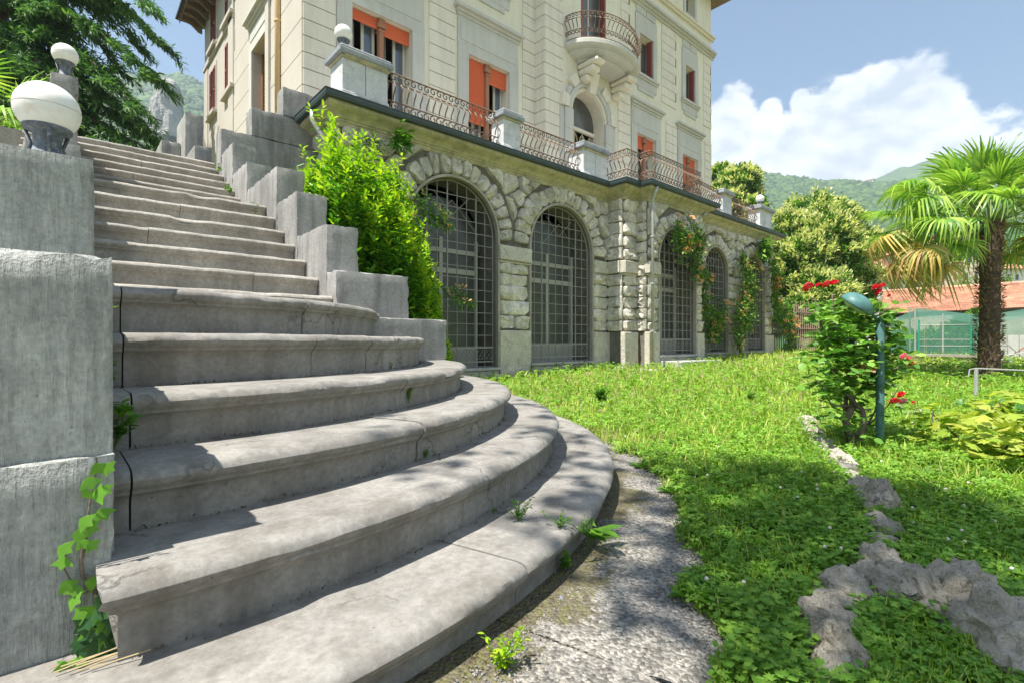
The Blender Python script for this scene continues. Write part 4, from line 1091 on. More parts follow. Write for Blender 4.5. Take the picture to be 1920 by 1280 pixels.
for s_ in (-1, 1):
    xa = pcx+s_*(pr+.02); xb = pcx+s_*(pr+.34); plate(min(xa, xb), max(xa, xb), 3.36, pzs-.002, .09, pl_p, nm='portal_jamb')
    xa = pcx+s_*(pr+.35); xb = pcx+s_*(pr+.50); plate(min(xa, xb), max(xa, xb), 3.36, pzs-.002, .05, pl_p, nm='portal_jamb')
    plate(min(pcx+s_*(pr-.0), pcx+s_*(pr+.36)), max(pcx+s_*(pr-.0), pcx+s_*(pr+.36)), pzs-.55, pzs-.47, .11, pl_p, nm='portal_impost')
key = MB().add([(pcx-.13, YP-.18, 6.80), (pcx+.13, YP-.18, 6.80), (pcx+.20, YP-.26, 7.35), (pcx-.20, YP-.26, 7.35), (pcx-.13, YP, 6.80), (pcx+.13, YP, 6.80), (pcx+.20, YP, 7.35), (pcx-.20, YP, 7.35)],
               [(0, 1, 2, 3), (0, 4, 5, 1), (1, 5, 6, 2), (2, 6, 7, 3), (3, 7, 4, 0)])
vobj('keystone', key, 'plaster')
pdn = MB().cbox(PD[0], PD[1], YP+.30, YP+.40, 5.92, 6.02, .02).obj('portal_door', M['plaster'], villa)
o = MB().prism([(pcx-pr*cos(pi*i/20), pzs+pr*sin(pi*i/20)) for i in range(21)]+[(PD[1], 6.02), (PD[0], 6.02)], YP+.36, YP+.38).obj('fanlight', M['glassd'], pdn); o.location = (0, 0, 0)
for k in range(4):
    cx_ = PD[0]+(k+.5)*(PD[1]-PD[0])/4
    o = MB().tube([(cx_+.13*cos(q*pi/8), YP+.36, 5.55+.30*sin(q*pi/8)) for q in range(17)], .02, 5).obj('door_tracery', plain('door_ochre', (.40, .34, .20), .6) if k == 0 else bpy.data.materials['door_ochre'], pdn); o.location = (0, 0, 0)
    o = MB().box(cx_-.015, cx_+.015, YP+.345, YP+.38, 3.36, 5.9).obj('door_bar', bpy.data.materials['door_ochre'], pdn); o.location = (0, 0, 0)
# --- balcony
BX, BR = (9.90+12.70)/2+.05, 1.42
balc = (BX, YP)
prof = [(.0, 7.50), (.56, 7.50), (.66, 7.54), (.66, 7.60), (.78, 7.62), (.88, 7.69), (.88, 7.74), (.96, 7.76), (1.0, 7.80), (1.0, 7.90), (.97, 7.93), (0, 7.93)]
n = 28; vs = []; 
for k in range(n+1):
    q = pi*k/n
    for (f, z) in prof: vs.append((BX-BR*f*cos(q), YP-.72*BR*f*sin(q)*.95, z))
m_ = len(prof); fs = [(k*m_+i, (k+1)*m_+i, (k+1)*m_+i+1, k*m_+i+1) for k in range(n) for i in range(m_-1)]
bal = MB().add(vs, fs).obj('balcony', M['grey'], villa)
for xx in (BX-.72, BX+.72):
    b = MB()
    for k, (d, z0, z1_) in enumerate(((.70, 7.37, 7.498), (.55, 7.20, 7.366), (.32, 7.03, 7.196))): 
        o = MB().cbox(xx-.19+.03*k, xx+.19-.03*k, YP-d, YP-.003, z0, z1_, .04).obj('bracket', M['plaster'], bal); o.location = (0, 0, 0)
bz = 7.93
bt = MB()
arcp = [(BX-BR*.95*cos(pi*k/30), YP-.70*BR*.93*sin(pi*k/30)) for k in range(31)]
for zz, rr_ in ((bz+.70, .014), (bz+.56, .010), (bz+.26, .010), (bz+.03, .012)):
    o = MB().tube([(x, y, zz) for x, y in arcp], rr_, 4).obj('balcony_rail', M['rust'], bal); o.location = (0, 0, 0)
for k in range(30):
    q = pi*(k+.5)/30; x, y = BX-BR*.95*cos(q), YP-.70*BR*.93*sin(q); rot = atan2(cos(q)*.70, sin(q)) 
    for nm, me in (('baluster', me_bal), ('top_scroll', me_ct), ('bottom_scroll', me_cb)):
        o = bpy.data.objects.new(nm, me); COL.objects.link(o); o.parent = bal; o.location = (x, y, bz); o.rotation_euler = (0, 0, -rot); o.scale = (1, 1.5, 1)
# ================================================================ ground
M['soil'] = rock('lawn_soil', (.17, .19, .06), (.26, .22, .11), 1.3, 50, .8, .02, stain=(.17, .13, .085), stain_amt=.5)
M['gravel'] = None
def gravel_mat():
    g = G('gravel')
    e = g.vor(95, 'F1', out=1); n = g.noise(3, 5); n2 = g.noise(160, 3)
    c = g.mix(g.mr(n, .35, .65), (.27, .25, .215), (.20, .19, .175))
    sep = g.N.new('ShaderNodeSeparateColor'); g.L.new(e, sep.inputs[0])
    c = g.grey(sep.outputs[0], c, .5, 1.55); c = g.grey(n2, c, .65, 1.35); c = g.grey(g.mr(g.noise(9, 6, .7), .35, .65), c, .75, 1.2)
    d = g.vor(95, 'F1', out=0)
    # moss near the steps and along the lawn
    r = g.N.new('ShaderNodeVectorMath'); r.operation = 'DISTANCE'; g.L.new(g.pos, r.inputs[0]); r.inputs[1].default_value = (RS[0], RS[1], -.78)
    near = g.mr(r.outputs['Value'], 3.40, 3.66, 1, 0); far = g.mr(r.outputs['Value'], 3.95, 4.4, 0, .8)
    k = g.math('ADD', near, far); mo = g.math('MULTIPLY', g.mr(g.math('ADD', g.math('MULTIPLY', k, .26), g.noise(4.5, 8, .7, dist=.5)), .62, .70), .8)
    mc = g.mix(g.mr(g.noise(30, 5), .4, .6), (.13, .125, .035), (.085, .065, .04))
    c = g.mix(mo, c, mc)
    h = g.math('ADD', g.math('MULTIPLY', d, -1.2), g.math('MULTIPLY', n2, .5))
    return g.done(c, .95, g.bump(h, 1, .007))
M['gravel'] = gravel_mat()
xs = np.concatenate([np.arange(-8, 8, .16), np.arange(8, 20, .4), np.arange(20, 60, 2), [60, 75, 90, 120]])
ys = np.concatenate([[-110, -80, -60], np.arange(-40, -6, 2.), np.arange(-6, 7, .16), np.arange(7, 20, .5), np.arange(20, 60, 4.), [60, 80, 120]])
def ground_z(x, y):
    z = gz(x, y)
    if -3 < y < 5 and 1.5 < x < 7:   # raised rim of the rockery strip
        pass
    return z
V = np.array([(x, y, ground_z(x, y)) for y in ys for x in xs]); nx_ = len(xs)
T = np.array([(j*nx_+i, j*nx_+i+1, (j+1)*nx_+i+1, (j+1)*nx_+i) for j in range(len(ys)-1) for i in range(nx_-1)])
tag(link('lawn', npmesh('lawn', V, T, M['soil'], True)), kind='structure')
# gravel path hugging the round steps
pb = [(1108, 822), (1150, 832), (1200, 855), (1238, 884), (1268, 924), (1292, 975), (1310, 1025), (1328, 1080), (1360, 1150), (1402, 1210), (1445, 1285), (1470, 1380)]
outer = [onZ(x, y, -.775) for x, y in pb]
outer += [Vector((1.15, .10, -.775)), Vector((.9, -.4, -.775)), Vector((.2, -1.2, -.775)), Vector((-1.2, -1.8, -.775)), Vector((-3.5, -1.8, -.775))]
inner = []
for k, o in enumerate(outer):
    dx, dy = o.x-RS[0], o.y-RS[1]; l = sqrt(dx*dx+dy*dy); inner.append((RS[0]+dx/l*3.25, RS[1]+dy/l*3.25))
vs = []; K = 10; fs = []
for k, (o, i_) in enumerate(zip(outer, inner)):
    for j in range(K+1):
        t = j/K; x, y = i_[0]+(o.x-i_[0])*t, i_[1]+(o.y-i_[1])*t
        if j == K: x += .03*mnoise.noise(Vector((k*1.3, 0, 0)))
        vs.append((x, y, gz(x, y)+.006+.01*sin(pi*t)))
# denser ring subdivision
def densify(ring, m=8):
    out = []
    for a, b in zip(ring[:-1], ring[1:]):
        for q in range(m): out.append(tuple(a[i]+(b[i]-a[i])*q/m for i in range(len(a))))
    out.append(tuple(ring[-1])); return out
OD = densify([(o.x, o.y) for o in outer]); ID = densify(inner); vs = []
for k, (o, i_) in enumerate(zip(OD, ID)):
    for j in range(K+1):
        t = j/K; x, y = i_[0]+(o[0]-i_[0])*t, i_[1]+(o[1]-i_[1])*t
        if j == K: q = .05*mnoise.noise(Vector((x*5, y*5, 0))); x += q; y += q*.6
        vs.append((x, y, gz(x, y)+.006+.012*sin(pi*t)))
fs = [(k*(K+1)+j, k*(K+1)+j+1, (k+1)*(K+1)+j+1, (k+1)*(K+1)+j) for k in range(len(OD)-1) for j in range(K)]
tag(MB().add(vs, fs).obj('gravel_path', M['gravel'], None, True), kind='structure')
def in_path(P, grow=0.0):
    """boolean per point: inside the gravel path (or under the round steps)"""
    ang = np.arctan2(P[:, 0]-RS[0], RS[1]-P[:, 1]); r = np.hypot(P[:, 0]-RS[0], P[:, 1]-RS[1])
    a0 = np.array([atan2(o[0]-RS[0], RS[1]-o[1]) for o in OD]); r0 = np.array([sqrt((o[0]-RS[0])**2+(o[1]-RS[1])**2) for o in OD])
    idx = np.argsort(a0); lim = np.interp(ang, a0[idx], r0[idx], left=r0[idx][0], right=3.42)
    return r < np.maximum(lim+grow, 3.42)
def built(P):
    """under the walls, terrace or stair"""
    x, y = P[:, 0], P[:, 1]
    b = (x < 2.6) & (y > 3.6) | (x < -.0) & (y > .9)
    b |= (y > 6.90) & (x < 9) & (x > -2) | (y > 6.15) & (x > 8.8) & (x < 11.8) | (y > 6.50) & (x >= 11.7) & (x < 16.9)
    return b
# ================================================================ plants and small things near the viewer
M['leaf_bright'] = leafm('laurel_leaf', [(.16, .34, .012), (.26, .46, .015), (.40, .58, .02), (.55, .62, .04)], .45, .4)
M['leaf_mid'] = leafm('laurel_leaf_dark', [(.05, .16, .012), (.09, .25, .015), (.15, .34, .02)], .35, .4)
M['leaf_rose'] = leafm('rose_leaf', [(.06, .17, .03), (.11, .27, .04), (.20, .38, .06), (.34, .50, .10)], .35, .35)
M['leaf_vine'] = leafm('vine_leaf', [(.045, .14, .025), (.09, .22, .03), (.17, .33, .045), (.30, .42, .08)], .35, .45)
M['leaf_ivy'] = leafm('ivy_leaf', [(.08, .22, .025), (.13, .32, .03), (.20, .42, .04)], .35, .45, big=8)
M['leaf_ivyd'] = leafm('ivy_leaf_dark', [(.035, .10, .03), (.05, .14, .04)], .25, .45)
M['leaf_yel'] = leafm('maple_leaf', [(.38, .46, .06), (.54, .58, .09), (.26, .42, .05), (.64, .62, .14)], .5, .5)
M['leaf_weed'] = leafm('weed_leaf', [(.07, .19, .02), (.12, .28, .03), (.18, .36, .035)], .4, .55)
M['leaf_dark'] = leafm('dark_leaf', [(.015, .05, .012), (.03, .08, .018), (.05, .11, .02)], .25, .5)
M['bark'] = rock('bark', (.13, .095, .07), (.07, .05, .04), 8, 40, 1, .01)
M['barkl'] = rock('grey_bark', (.22, .18, .14), (.13, .10, .08), 10, 50, 1, .006)
M['stemg'] = plain('green_stem', (.10, .17, .04), .6, 0, .2)
M['petal'] = leafm('red_petal', [(.55, .01, .025), (.72, .02, .045), (.80, .06, .10)], .25, .5)
M['petalp'] = leafm('pink_petal', [(.80, .10, .22), (.85, .30, .38)], .25, .5)
M['orange'] = leafm('orange_flower', [(.80, .24, .08), (.85, .38, .16), (.75, .42, .20)], .35, .5)
M['cream'] = leafm('cream_blossom', [(.72, .68, .32), (.82, .78, .44), (.60, .62, .26)], .4, .6)
M['straw'] = leafm('straw', [(.40, .30, .16), (.52, .42, .25)], .2, .8)

def leaves(name, tmpl, P, mat, parent, size, up=None, spread=1.0, kind=None, dirs=None, szvar=.3):
    """leaf blades at points P; `dirs` = direction the blade points to"""
    n = len(P)
    if n == 0: return None
    P = np.asarray(P, float)
    d = RNG.normal(size=(n, 3)) if dirs is None else nrmz(np.asarray(dirs, float)) + RNG.normal(size=(n, 3))*spread*.5
    d = nrmz(d); upv = np.tile(np.array([0, 0, 1.]), (n, 1)) if up is None else np.asarray(up, float)
    upv = upv + RNG.normal(size=(n, 3))*.45*spread
    X = nrmz(np.cross(d, upv)); Z = np.cross(X, d); R = np.stack([X, d, Z], axis=2)
    V, T = scat(tmpl[0], tmpl[1], P, R, size*(1+RNG.uniform(-szvar, szvar, n)))
    o = link(name, npmesh(name, V, T, mat), None, parent)
    if kind: o['kind'] = kind
    return o

# ---- laurel bush beside the stair
bush = thing('laurel_bush', (2.7, 5.4, -.7), 'tall bright yellow green laurel bush between the stepped parapet and the stone wall', 'bush')
def bush_top(x, y):
    q = np.asarray(x)/np.asarray(y)
    h = np.interp(q, [.30, .335, .37, .41, .48, .545, .61, .645, .665, .69], [1.45, 1.75, 1.90, 2.08, 1.98, 1.62, 1.10, .50, -.25, -.8])
    return h - np.maximum(0, 5.3-np.asarray(y))*.9
n = 3300; ys_ = RNG.uniform(4.7, 6.80, n); xs_ = RNG.uniform(1.93, 4.4, n); k = xs_/ys_ < .68; xs_, ys_ = xs_[k], ys_[k]; n = len(xs_)
tp = bush_top(xs_, ys_) + .13*RNG.normal(size=n) + .42*np.array([mnoise.noise(Vector((a*3.2, b*3.2, 0))) for a, b in zip(xs_, ys_)])
z0 = -.6+(tp+.6)*RNG.random(n)**.38
P = []; D = []; PB = []; DB = []; stm = MB()
for x, y, z, t in zip(xs_, ys_, z0, tp):
    if t < -.5: continue
    lean = np.array([RNG.normal()*.20 + (.18 if x/y > .55 else 0), RNG.normal()*.2-.10, 1.0]); lean /= np.linalg.norm(lean)
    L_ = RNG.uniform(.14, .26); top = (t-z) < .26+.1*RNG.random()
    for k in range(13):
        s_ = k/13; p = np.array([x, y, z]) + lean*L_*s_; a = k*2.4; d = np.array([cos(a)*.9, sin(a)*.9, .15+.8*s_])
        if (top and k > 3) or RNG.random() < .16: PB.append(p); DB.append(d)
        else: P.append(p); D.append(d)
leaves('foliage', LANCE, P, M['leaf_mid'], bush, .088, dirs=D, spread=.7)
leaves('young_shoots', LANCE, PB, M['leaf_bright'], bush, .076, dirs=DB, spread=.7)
# the tall single shoot
P = []; D = []
b0 = onY(618, 300, 5.9); b1 = onY(622, 232, 5.9)
for k in range(34):
    p = b0 + (b1-b0)*(k/33); a = k*2.4; P.append(p); D.append((cos(a), sin(a), .8))
leaves('young_shoots', LANCE, P, M['leaf_bright'], bush, .085, dirs=D, spread=.3)
for k in range(16):
    x, y = RNG.uniform(2.0, 3.3), RNG.uniform(5.6, 6.6); stm.tube([(2.6+(x-2.6)*.3, 5.4+(y-5.4)*.3, -.8), (x, y, .2), (x+.05, y, float(bush_top(x, y))-.1)], [.02, .010, .003], 5)
stm.tube([tuple(b0-Vector((0, 0, .6))), tuple(b1)], .008, 5)
tag(stm.obj('stems', M['bark'], bush), kind='stuff')

# ---- maple-like leaf
def lobed(n=5, depth=.45, span=2.6):
    v = [(0, 0, 0)]; m = n*2+1
    for k in range(m):
        a = -span/2+span*k/(m-1); r = 1 if k % 2 == 1 else (1-depth)
        if k in (0, m-1): r = .45
        v.append((.62*r*sin(a)*1.1, .5+.5*r*cos(a) if k not in (0, m-1) else .22, .05*(k % 2)-.03))
    f = [(0, k+1, k) for k in range(1, m)]
    return v, f
MAPLE = lobed(5, .50, 4.2); IVY = lobed(3, .48, 3.7)

def stem_path(p0, p1, bow=.1, n=6):
    p0, p1 = Vector(p0), Vector(p1); q = Vector((RNG.normal(), RNG.normal(), 0))*bow
    return [p0+(p1-p0)*(k/(n-1)) + q*sin(pi*k/(n-1)) for k in range(n)]

# ---- rose bush
rb = Vector((4.36, 1.12, -.775))
rose = thing('rose_bush', rb, 'leafy rose bush with red blooms and a gnarled woody base beside the green lamp', 'bush')
def pxp(x, y, d): return onD(x, y, d)
gn = MB()
for (pts, r0) in (([(1602, 838, 3.70), (1588, 790, 3.70), (1600, 750, 3.72), (1575, 720, 3.75), (1558, 690, 3.78)], .030), ([(1606, 838, 3.68), (1618, 800, 3.66), (1618, 770, 3.66), (1600, 752, 3.7), (1585, 735, 3.7)], .024),
                  ([(1596, 838, 3.72), (1585, 800, 3.75), (1584, 760, 3.76), (1590, 700, 3.76), (1600, 640, 3.74)], .022), ([(1610, 836, 3.7), (1625, 800, 3.72), (1640, 770, 3.74), (1655, 720, 3.76)], .010),
                  ([(1600, 760, 3.7), (1560, 760, 3.6), (1535, 715, 3.5)], .008), ([(1625, 800, 3.72), (1665, 760, 3.66), (1688, 720, 3.6)], .006), ([(1640, 720, 3.7), (1652, 640, 3.7), (1648, 560, 3.7)], .007),
                  ([(1590, 680, 3.75), (1565, 610, 3.72), (1560, 552, 3.7)], .007), ([(1575, 680, 3.75), (1540, 610, 3.72), (1527, 560, 3.7)], .007), ([(1640, 700, 3.7), (1680, 690, 3.6), (1705, 680, 3.55)], .005)):
    P_ = [pxp(*p) for p in pts]
    Q = []
    for a, b in zip(P_[:-1], P_[1:]):
        for k in range(4): Q.append(a+(b-a)*(k/4)+Vector((RNG.normal(), RNG.normal(), RNG.normal()))*r0*.12)
    Q.append(P_[-1]); MB().tube(Q, [r0*(1-.6*k/len(Q)) for k in range(len(Q))], 7).obj('branch', M['barkl'], rose, True)
cl = []
def rose_cluster(cx, cy, rx, ry, d, n, dd=.28):
    for _ in range(int(n*.95)):
        a, r = RNG.uniform(0, 2*pi), sqrt(RNG.random()); x_, y_, d_ = cx+1.18*rx*r*cos(a), cy+ry*r*sin(a), d+RNG.normal()*dd*.5
        if 1570 < x_ < 1645 and y_ < 600 or 1630 < x_ < 1672 and 600 < y_: d_ = max(d_, 3.80)
        cl.append(pxp(x_, y_, d_))
for args in ((1605, 640, 62, 50, 3.72, 150), (1590, 700, 55, 45, 3.72, 95), (1570, 620, 40, 40, 3.7, 60), (1640, 680, 38, 60, 3.72, 75), (1650, 590, 24, 30, 3.7, 35), (1560, 580, 34, 22, 3.7, 30), (1610, 590, 40, 25, 3.74, 40),
             (1590, 760, 40, 30, 3.7, 30), (1545, 720, 30, 22, 3.6, 16), (1660, 730, 22, 40, 3.68, 18), (1625, 800, 30, 20, 3.68, 12), (1530, 660, 16, 20, 3.66, 9), (1680, 650, 18, 30, 3.64, 14), (1570, 790, 22, 18, 3.7, 8)): rose_cluster(*args)
P = []; D = []
for c in cl:     # each cluster is a compound leaf of five leaflets
    a0 = RNG.uniform(0, 2*pi); ax = Vector((cos(a0), sin(a0), RNG.uniform(-.5, .2))).normalized(); sd = ax.cross(Vector((0, 0, 1))).normalized()
    for (t, s_) in ((.035, 1), (.035, -1), (.065, 1), (.065, -1), (.09, 0)):
        P.append(tuple(c+ax*t*1.2)); q = ax*(.4 if s_ else 1)+sd*s_; D.append(tuple(q))
leaves('foliage', ROUND, P, M['leaf_rose'], rose, .052, dirs=D, spread=.75)
def bloom_mesh(mat):
    V_ = []; T_ = []; parts = []
    for ring_, (r, h, n_, tilt) in enumerate(((.2, .8, 4, .15), (.5, .75, 6, .5), (.8, .55, 7, .85), (1.0, .25, 8, 1.25))):
        for k in range(n_):
            a = 2*pi*(k+.5*(ring_ % 2))/n_; ca_, sa_ = cos(a), sin(a); out_ = np.array([ca_, sa_, 0]); side = np.array([-sa_, ca_, 0]); upv = np.array([0, 0, 1.])
            dv = out_*sin(tilt)+upv*cos(tilt); nv = np.cross(side, dv); base = out_*r*.25+upv*h*.2
            pts = [base-side*.12, base+side*.12, base+dv*.55+side*.42+nv*.05, base+dv*.9+side*.25-nv*.1, base+dv*.9-side*.25-nv*.1, base+dv*.55-side*.42+nv*.05]
            parts.append((np.array(pts), np.array([(0, 1, 2), (0, 2, 5), (5, 2, 3), (5, 3, 4)])))
    V_, T_ = join(parts); return npmesh('bloom', V_, T_, mat)
BR_ = bloom_mesh(M['petal']); BP_ = bloom_mesh(M['petalp'])
for (x, y, s_, m_, lb) in ((1525, 551, .040, BR_, 0), (1541, 546, .022, BR_, 0), (1556, 546, .034, BR_, 0), (1568, 543, .032, BR_, 0), (1640, 551, .032, BR_, 0), (1650, 549, .030, BR_, 0), (1645, 559, .030, BR_, 0), (1662, 565, .014, BR_, 0),
                           (1688, 669, .030, BP_, 0), (1697, 672, .022, BP_, 0), (1700, 684, .026, BR_, 0), (1683, 741, .030, BR_, 0), (1671, 754, .034, BR_, 0), (1686, 753, .028, BP_, 0), (1703, 755, .016, BR_, 0)):
    o = local('bloom', m_, None, rose, tuple(pxp(x+(x-1600)*.10, y-(10 if y < 600 else 0), 3.46)), (RNG.uniform(.3, 1.1), RNG.uniform(-.3, .3), RNG.uniform(2.2, 4.2)), s_*.9)
P = [pxp(1625+RNG.normal()*10, 692+RNG.normal()*8, 3.58) for _ in range(26)]
leaves('withered_blooms', ROUND, P, leafm('withered', [(.55, .30, .20), (.45, .22, .12)], .3, .8), rose, .04, kind='stuff')

# ---- green garden lamp
M['greenp'] = rock('lamp_green', (.085, .20, .19), (.055, .14, .14), 5, 40, .15, .002, stain=(.16, .25, .20), stain_amt=.6, rough=.45)
gl = thing('garden_lamp', (4.376, .971, -.78), 'green garden lamp post with a tilted dome shade beside the rose bush', 'lamp')
gx, gy = 4.376, .971
MB().lathe([(.027, -.80), (.027, .115), (.022, .13), (.012, .135)], (gx, gy, 0), 16).obj('post', M['greenp'], gl, True)
MB().lathe([(.045, -.80), (.045, -.77), (.03, -.755)], (gx, gy, 0), 16).obj('base_flange', M['greenp'], gl, True)
top = onD(1630, 583, 3.62); ctr = onD(1604, 574, 3.60)
MB().tube([(gx, gy, .12), (gx, gy, .17), tuple(onD(1643, 598, 3.63)), tuple(top)], .011, 8).obj('arm', M['greenp'], gl, True)
b = MB(); n_ = 12; prof = [(.112*sin(pi/2*k/n_)**.9+1e-4, .085*cos(pi/2*k/n_)) for k in range(n_+1)]; b.lathe(prof+[(.108, -.004), (.10, .004)]+[(p[0]*.94, p[1]*.92) for p in prof[::-1]], (0, 0, 0), 32)
ax = (Vector((ctr-top)).normalized()); 
sh = b.me('shade', M['greenp'], True)
tilt_q = (Vector((0, 0, 1))*.80 + Vector((SA, -CA, 0))*.50 - Vector((CA, SA, 0))*.42).to_track_quat('Z', 'Y').to_euler()
local('shade', sh, None, gl, tuple(ctr), tuple(tilt_q))
b = MB().lathe([(1e-4, -.035), (.05, -.03), (.085, -.012), (.10, 0), (1e-4, .01)], (0, 0, 0), 24)
local('diffuser', b.me('diffuser', plain('lamp_diffuser', (.42, .48, .34), .3), True), None, gl, tuple(ctr), tuple(tilt_q))
local('socket', MB().lathe([(1e-4, -.03), (.024, -.03), (.03, 0), (.022, .03), (1e-4, .032)], (0, 0, 0), 14).me('socket', M['greenp'], True), None, gl, tuple(top), tuple(tilt_q))

# ---- yellow-green shrub at the right
ys0 = onZ(1850, 862, -.775)
shb = thing('maple_shrub', ys0, 'low yellow green maple leaved shrub at the right edge beneath the palm', 'bush')
b = MB(); P = []; D = []
for k in range(20):
    a = RNG.uniform(0, 2*pi); r = RNG.uniform(.15, .62); tip = ys0+Vector((cos(a)*r+.12, sin(a)*r-.22, RNG.uniform(.20, .44)))
    q = stem_path(ys0+Vector((cos(a)*.05, sin(a)*.05-.02, 0)), tip, .05); b = MB().tube(q, [.009-.001*i for i in range(6)], 5); b.obj('stem', M['bark'], shb)
    for _ in range(26):
        t = RNG.uniform(.45, 1.05); p = q[0]+(q[-1]-q[0])*t+Vector((RNG.normal()*.09, RNG.normal()*.09, RNG.normal()*.045)); P.append(tuple(p)); d = (p-ys0); D.append((d.x, d.y, -.15))
for _ in range(260):
    a, r = RNG.uniform(0, 2*pi), .62*sqrt(RNG.random()); p = ys0+Vector((cos(a)*r+.15, sin(a)*r-.24, .40-.35*(r/.62)**2+RNG.normal()*.05)); P.append(tuple(p)); D.append((cos(a), sin(a), -.2))
leaves('foliage', MAPLE, P, M['leaf_yel'], shb, .078, dirs=D, spread=.42)
P = [(ys0.x+.2+RNG.normal()*.3, ys0.y-.35+RNG.normal()*.22, -.70+RNG.random()*.28) for _ in range(500)]
leaves('foliage', MAPLE, P, M['leaf_rose'], shb, .055)
P = [tuple(onD(1885+RNG.normal()*18, 815+RNG.normal()*8, 2.75)) for _ in range(9)]
leaves('young_leaves', MAPLE, P, M['leaf_yel'], shb, .10, spread=.5)

# ---- ivy on the left pier
ivy = thing('ivy', (0, 1.38, -.64), 'young bright green ivy climbing the lower left stone pier beside the bottom step', 'ivy')
def py_(x, y, Y=1.38): return onY(x, y, Y)
MB().tube([py_(200, 1250, 1.33), py_(205, 1200, 1.36), py_(178, 1110), py_(155, 1080), py_(152, 1050), py_(160, 1010), py_(166, 960), py_(172, 920), py_(182, 870), py_(180, 856)], [.0035]*6+[.002]*4, 6).obj('stem', M['barkl'], ivy)
MB().tube([py_(172, 1108), py_(150, 1108), py_(128, 1080), py_(118, 1060), py_(128, 1015)], .0018, 5).obj('stem', M['barkl'], ivy)
me1 = npmesh('leaf', np.array(IVY[0])*np.array([1.15, 1, 1]), np.array(IVY[1]), M['leaf_ivy']); me2 = npmesh('leaf', np.array(IVY[0])*np.array([1.15, 1, 1]), np.array(IVY[1]), M['leaf_ivyd'])
def ivy_leaf(x, y, s_, me, Y=1.37, par=ivy):
    p = py_(x, y, Y); o = local('leaf', me, None, par, tuple(p), (pi/2+RNG.uniform(-.5, .25), RNG.uniform(-.4, .4), RNG.uniform(-.5, .5)), s_)
    o.rotation_euler.rotate_axis('Z', RNG.uniform(1.2, 5.0)); return o
for (x, y) in ((192, 872), (163, 893), (188, 912), (152, 930), (170, 930), (186, 952), (148, 972), (158, 985), (134, 1003), (148, 1012), (108, 1024), (122, 1042), (165, 1015), (118, 1088), (142, 1094), (128, 1122), (158, 1090), (176, 868)):
    ivy_leaf(x, y, .027+RNG.uniform(-.005, .006), me1)
for _ in range(75):
    x, y = 186+RNG.normal()*15, 1190+RNG.normal()*34; ivy_leaf(x, y, .030+RNG.uniform(-.008, .006), me2 if RNG.random() < .7 else me1, 1.34)
for (x, y) in ((120, 1238), (133, 1242), (165, 1238), (150, 1228)): ivy_leaf(x, y, .024, me1, 1.33)
st_ = MB()
for k in range(7): 
    p = onZ(120+RNG.normal()*25, 1262+RNG.normal()*9, -.635); st_.tube([p, p+Vector((RNG.uniform(.08, .2), RNG.uniform(-.02, .03), .006))], .0015, 4)
tag(st_.obj('dry_stalks', M['straw'], None), 'dry straw stalks lying on the lowest step at the foot of the ivy', 'straw', kind='stuff')

# ---- small weeds
def weed(label, p, h, n, size, tmpl=LEAF, mat='leaf_weed', spread=.6, wide=.5, stems=5, cat='weed'):
    p = Vector(p); t = thing('weed', p, label, cat, 'weeds growing in the stair joints and lawn')
    P = []; D = []; b = MB()
    for s_ in range(stems):
        a = RNG.uniform(0, 2*pi); r = RNG.random()*wide*h; tip = p+Vector((cos(a)*r, sin(a)*r, h*RNG.uniform(.6, 1))); b.tube([p, p+(tip-p)*.6+Vector((0, 0, h*.08)), tip], [.0016, .0012, .0008], 4)
        for k in range(max(1, n//stems)):
            q = p+(tip-p)*RNG.uniform(.25, 1.02); P.append(tuple(q)); a2 = RNG.uniform(0, 2*pi); D.append((cos(a2), sin(a2), .4))
    b.obj('stem', M['stemg'], t); leaves('foliage', tmpl, P, M[mat], t, size, dirs=D, spread=spread)
    return t
def step_at(px, n):    # a point at photo column px on the foot of step n+1 (tread of n)
    R = RR[n+1]-.045 if n < 6 else 1.8; q = phi_at(px, R); return (RS[0]+(R+.012)*sin(q), RS[1]-(R+.012)*cos(q), ZS[n])
weed('bright weed with small round leaves at the left end of the first straight step', (.13, 3.2, .23), .16, 40, .035)
weed('trailing weed on the top round step left of centre', (.35, 3.75, .22), .09, 24, .03)
weed('tiny weed on the top round step in the middle of the stair', (.95, 3.8, .22), .05, 14, .03)
weed('tiny weed on the top round step near its right end', (1.33, 3.8, .22), .06, 14, .03)
weed('weed growing in the left joint beneath the top round step', (.12, 2.44, .04), .10, 40, .025, ROUND)
weed('leafy weed spilling from the left joint above the third round step', (.105, 1.80, -.30), .14, 110, .022, ROUND)
weed('leafy weed hanging in the left joint below the second round step', (.11, 2.12, -.15), .10, 60, .022, ROUND)
weed('fern tuft in the riser joint of the fourth step, right of centre', tuple(Vector(step_at(762, 3))+Vector((0, 0, .02))), .10, 120, .012, wide=.25, stems=14)
weed('small fern tuft at the foot of the third step riser joint', tuple(Vector(step_at(794, 2))), .045, 80, .010, wide=.8, stems=12)
weed('broad leaved weed at the right end of the fourth step', tuple(onZ(858, 716, ZS[3])), .07, 24, .055, LANCE, wide=1)
weed('tiny sprig at the foot of the second step from the top of the round steps', tuple(Vector(step_at(730, 4))), .04, 14, .012)
weed('feathery green weed standing in the crack of the lowest step', tuple(onZ(972, 976, ZS[1])), .085, 150, .012, wide=.7, stems=14)
weed('small sprig in the crack left of the feathery weed on the lowest step', tuple(onZ(925, 962, ZS[1])), .03, 30, .008, wide=1, stems=6)
weed('low creeping sprig on the rim of the lowest step', tuple(onZ(1050, 988, ZS[1])), .05, 80, .012, wide=1.3, stems=10)
weed('delicate sprig hanging at the outer rim of the lowest step', tuple(onZ(1092, 1000, ZS[1]-.02)), .06, 80, .012, wide=1.2, stems=10)
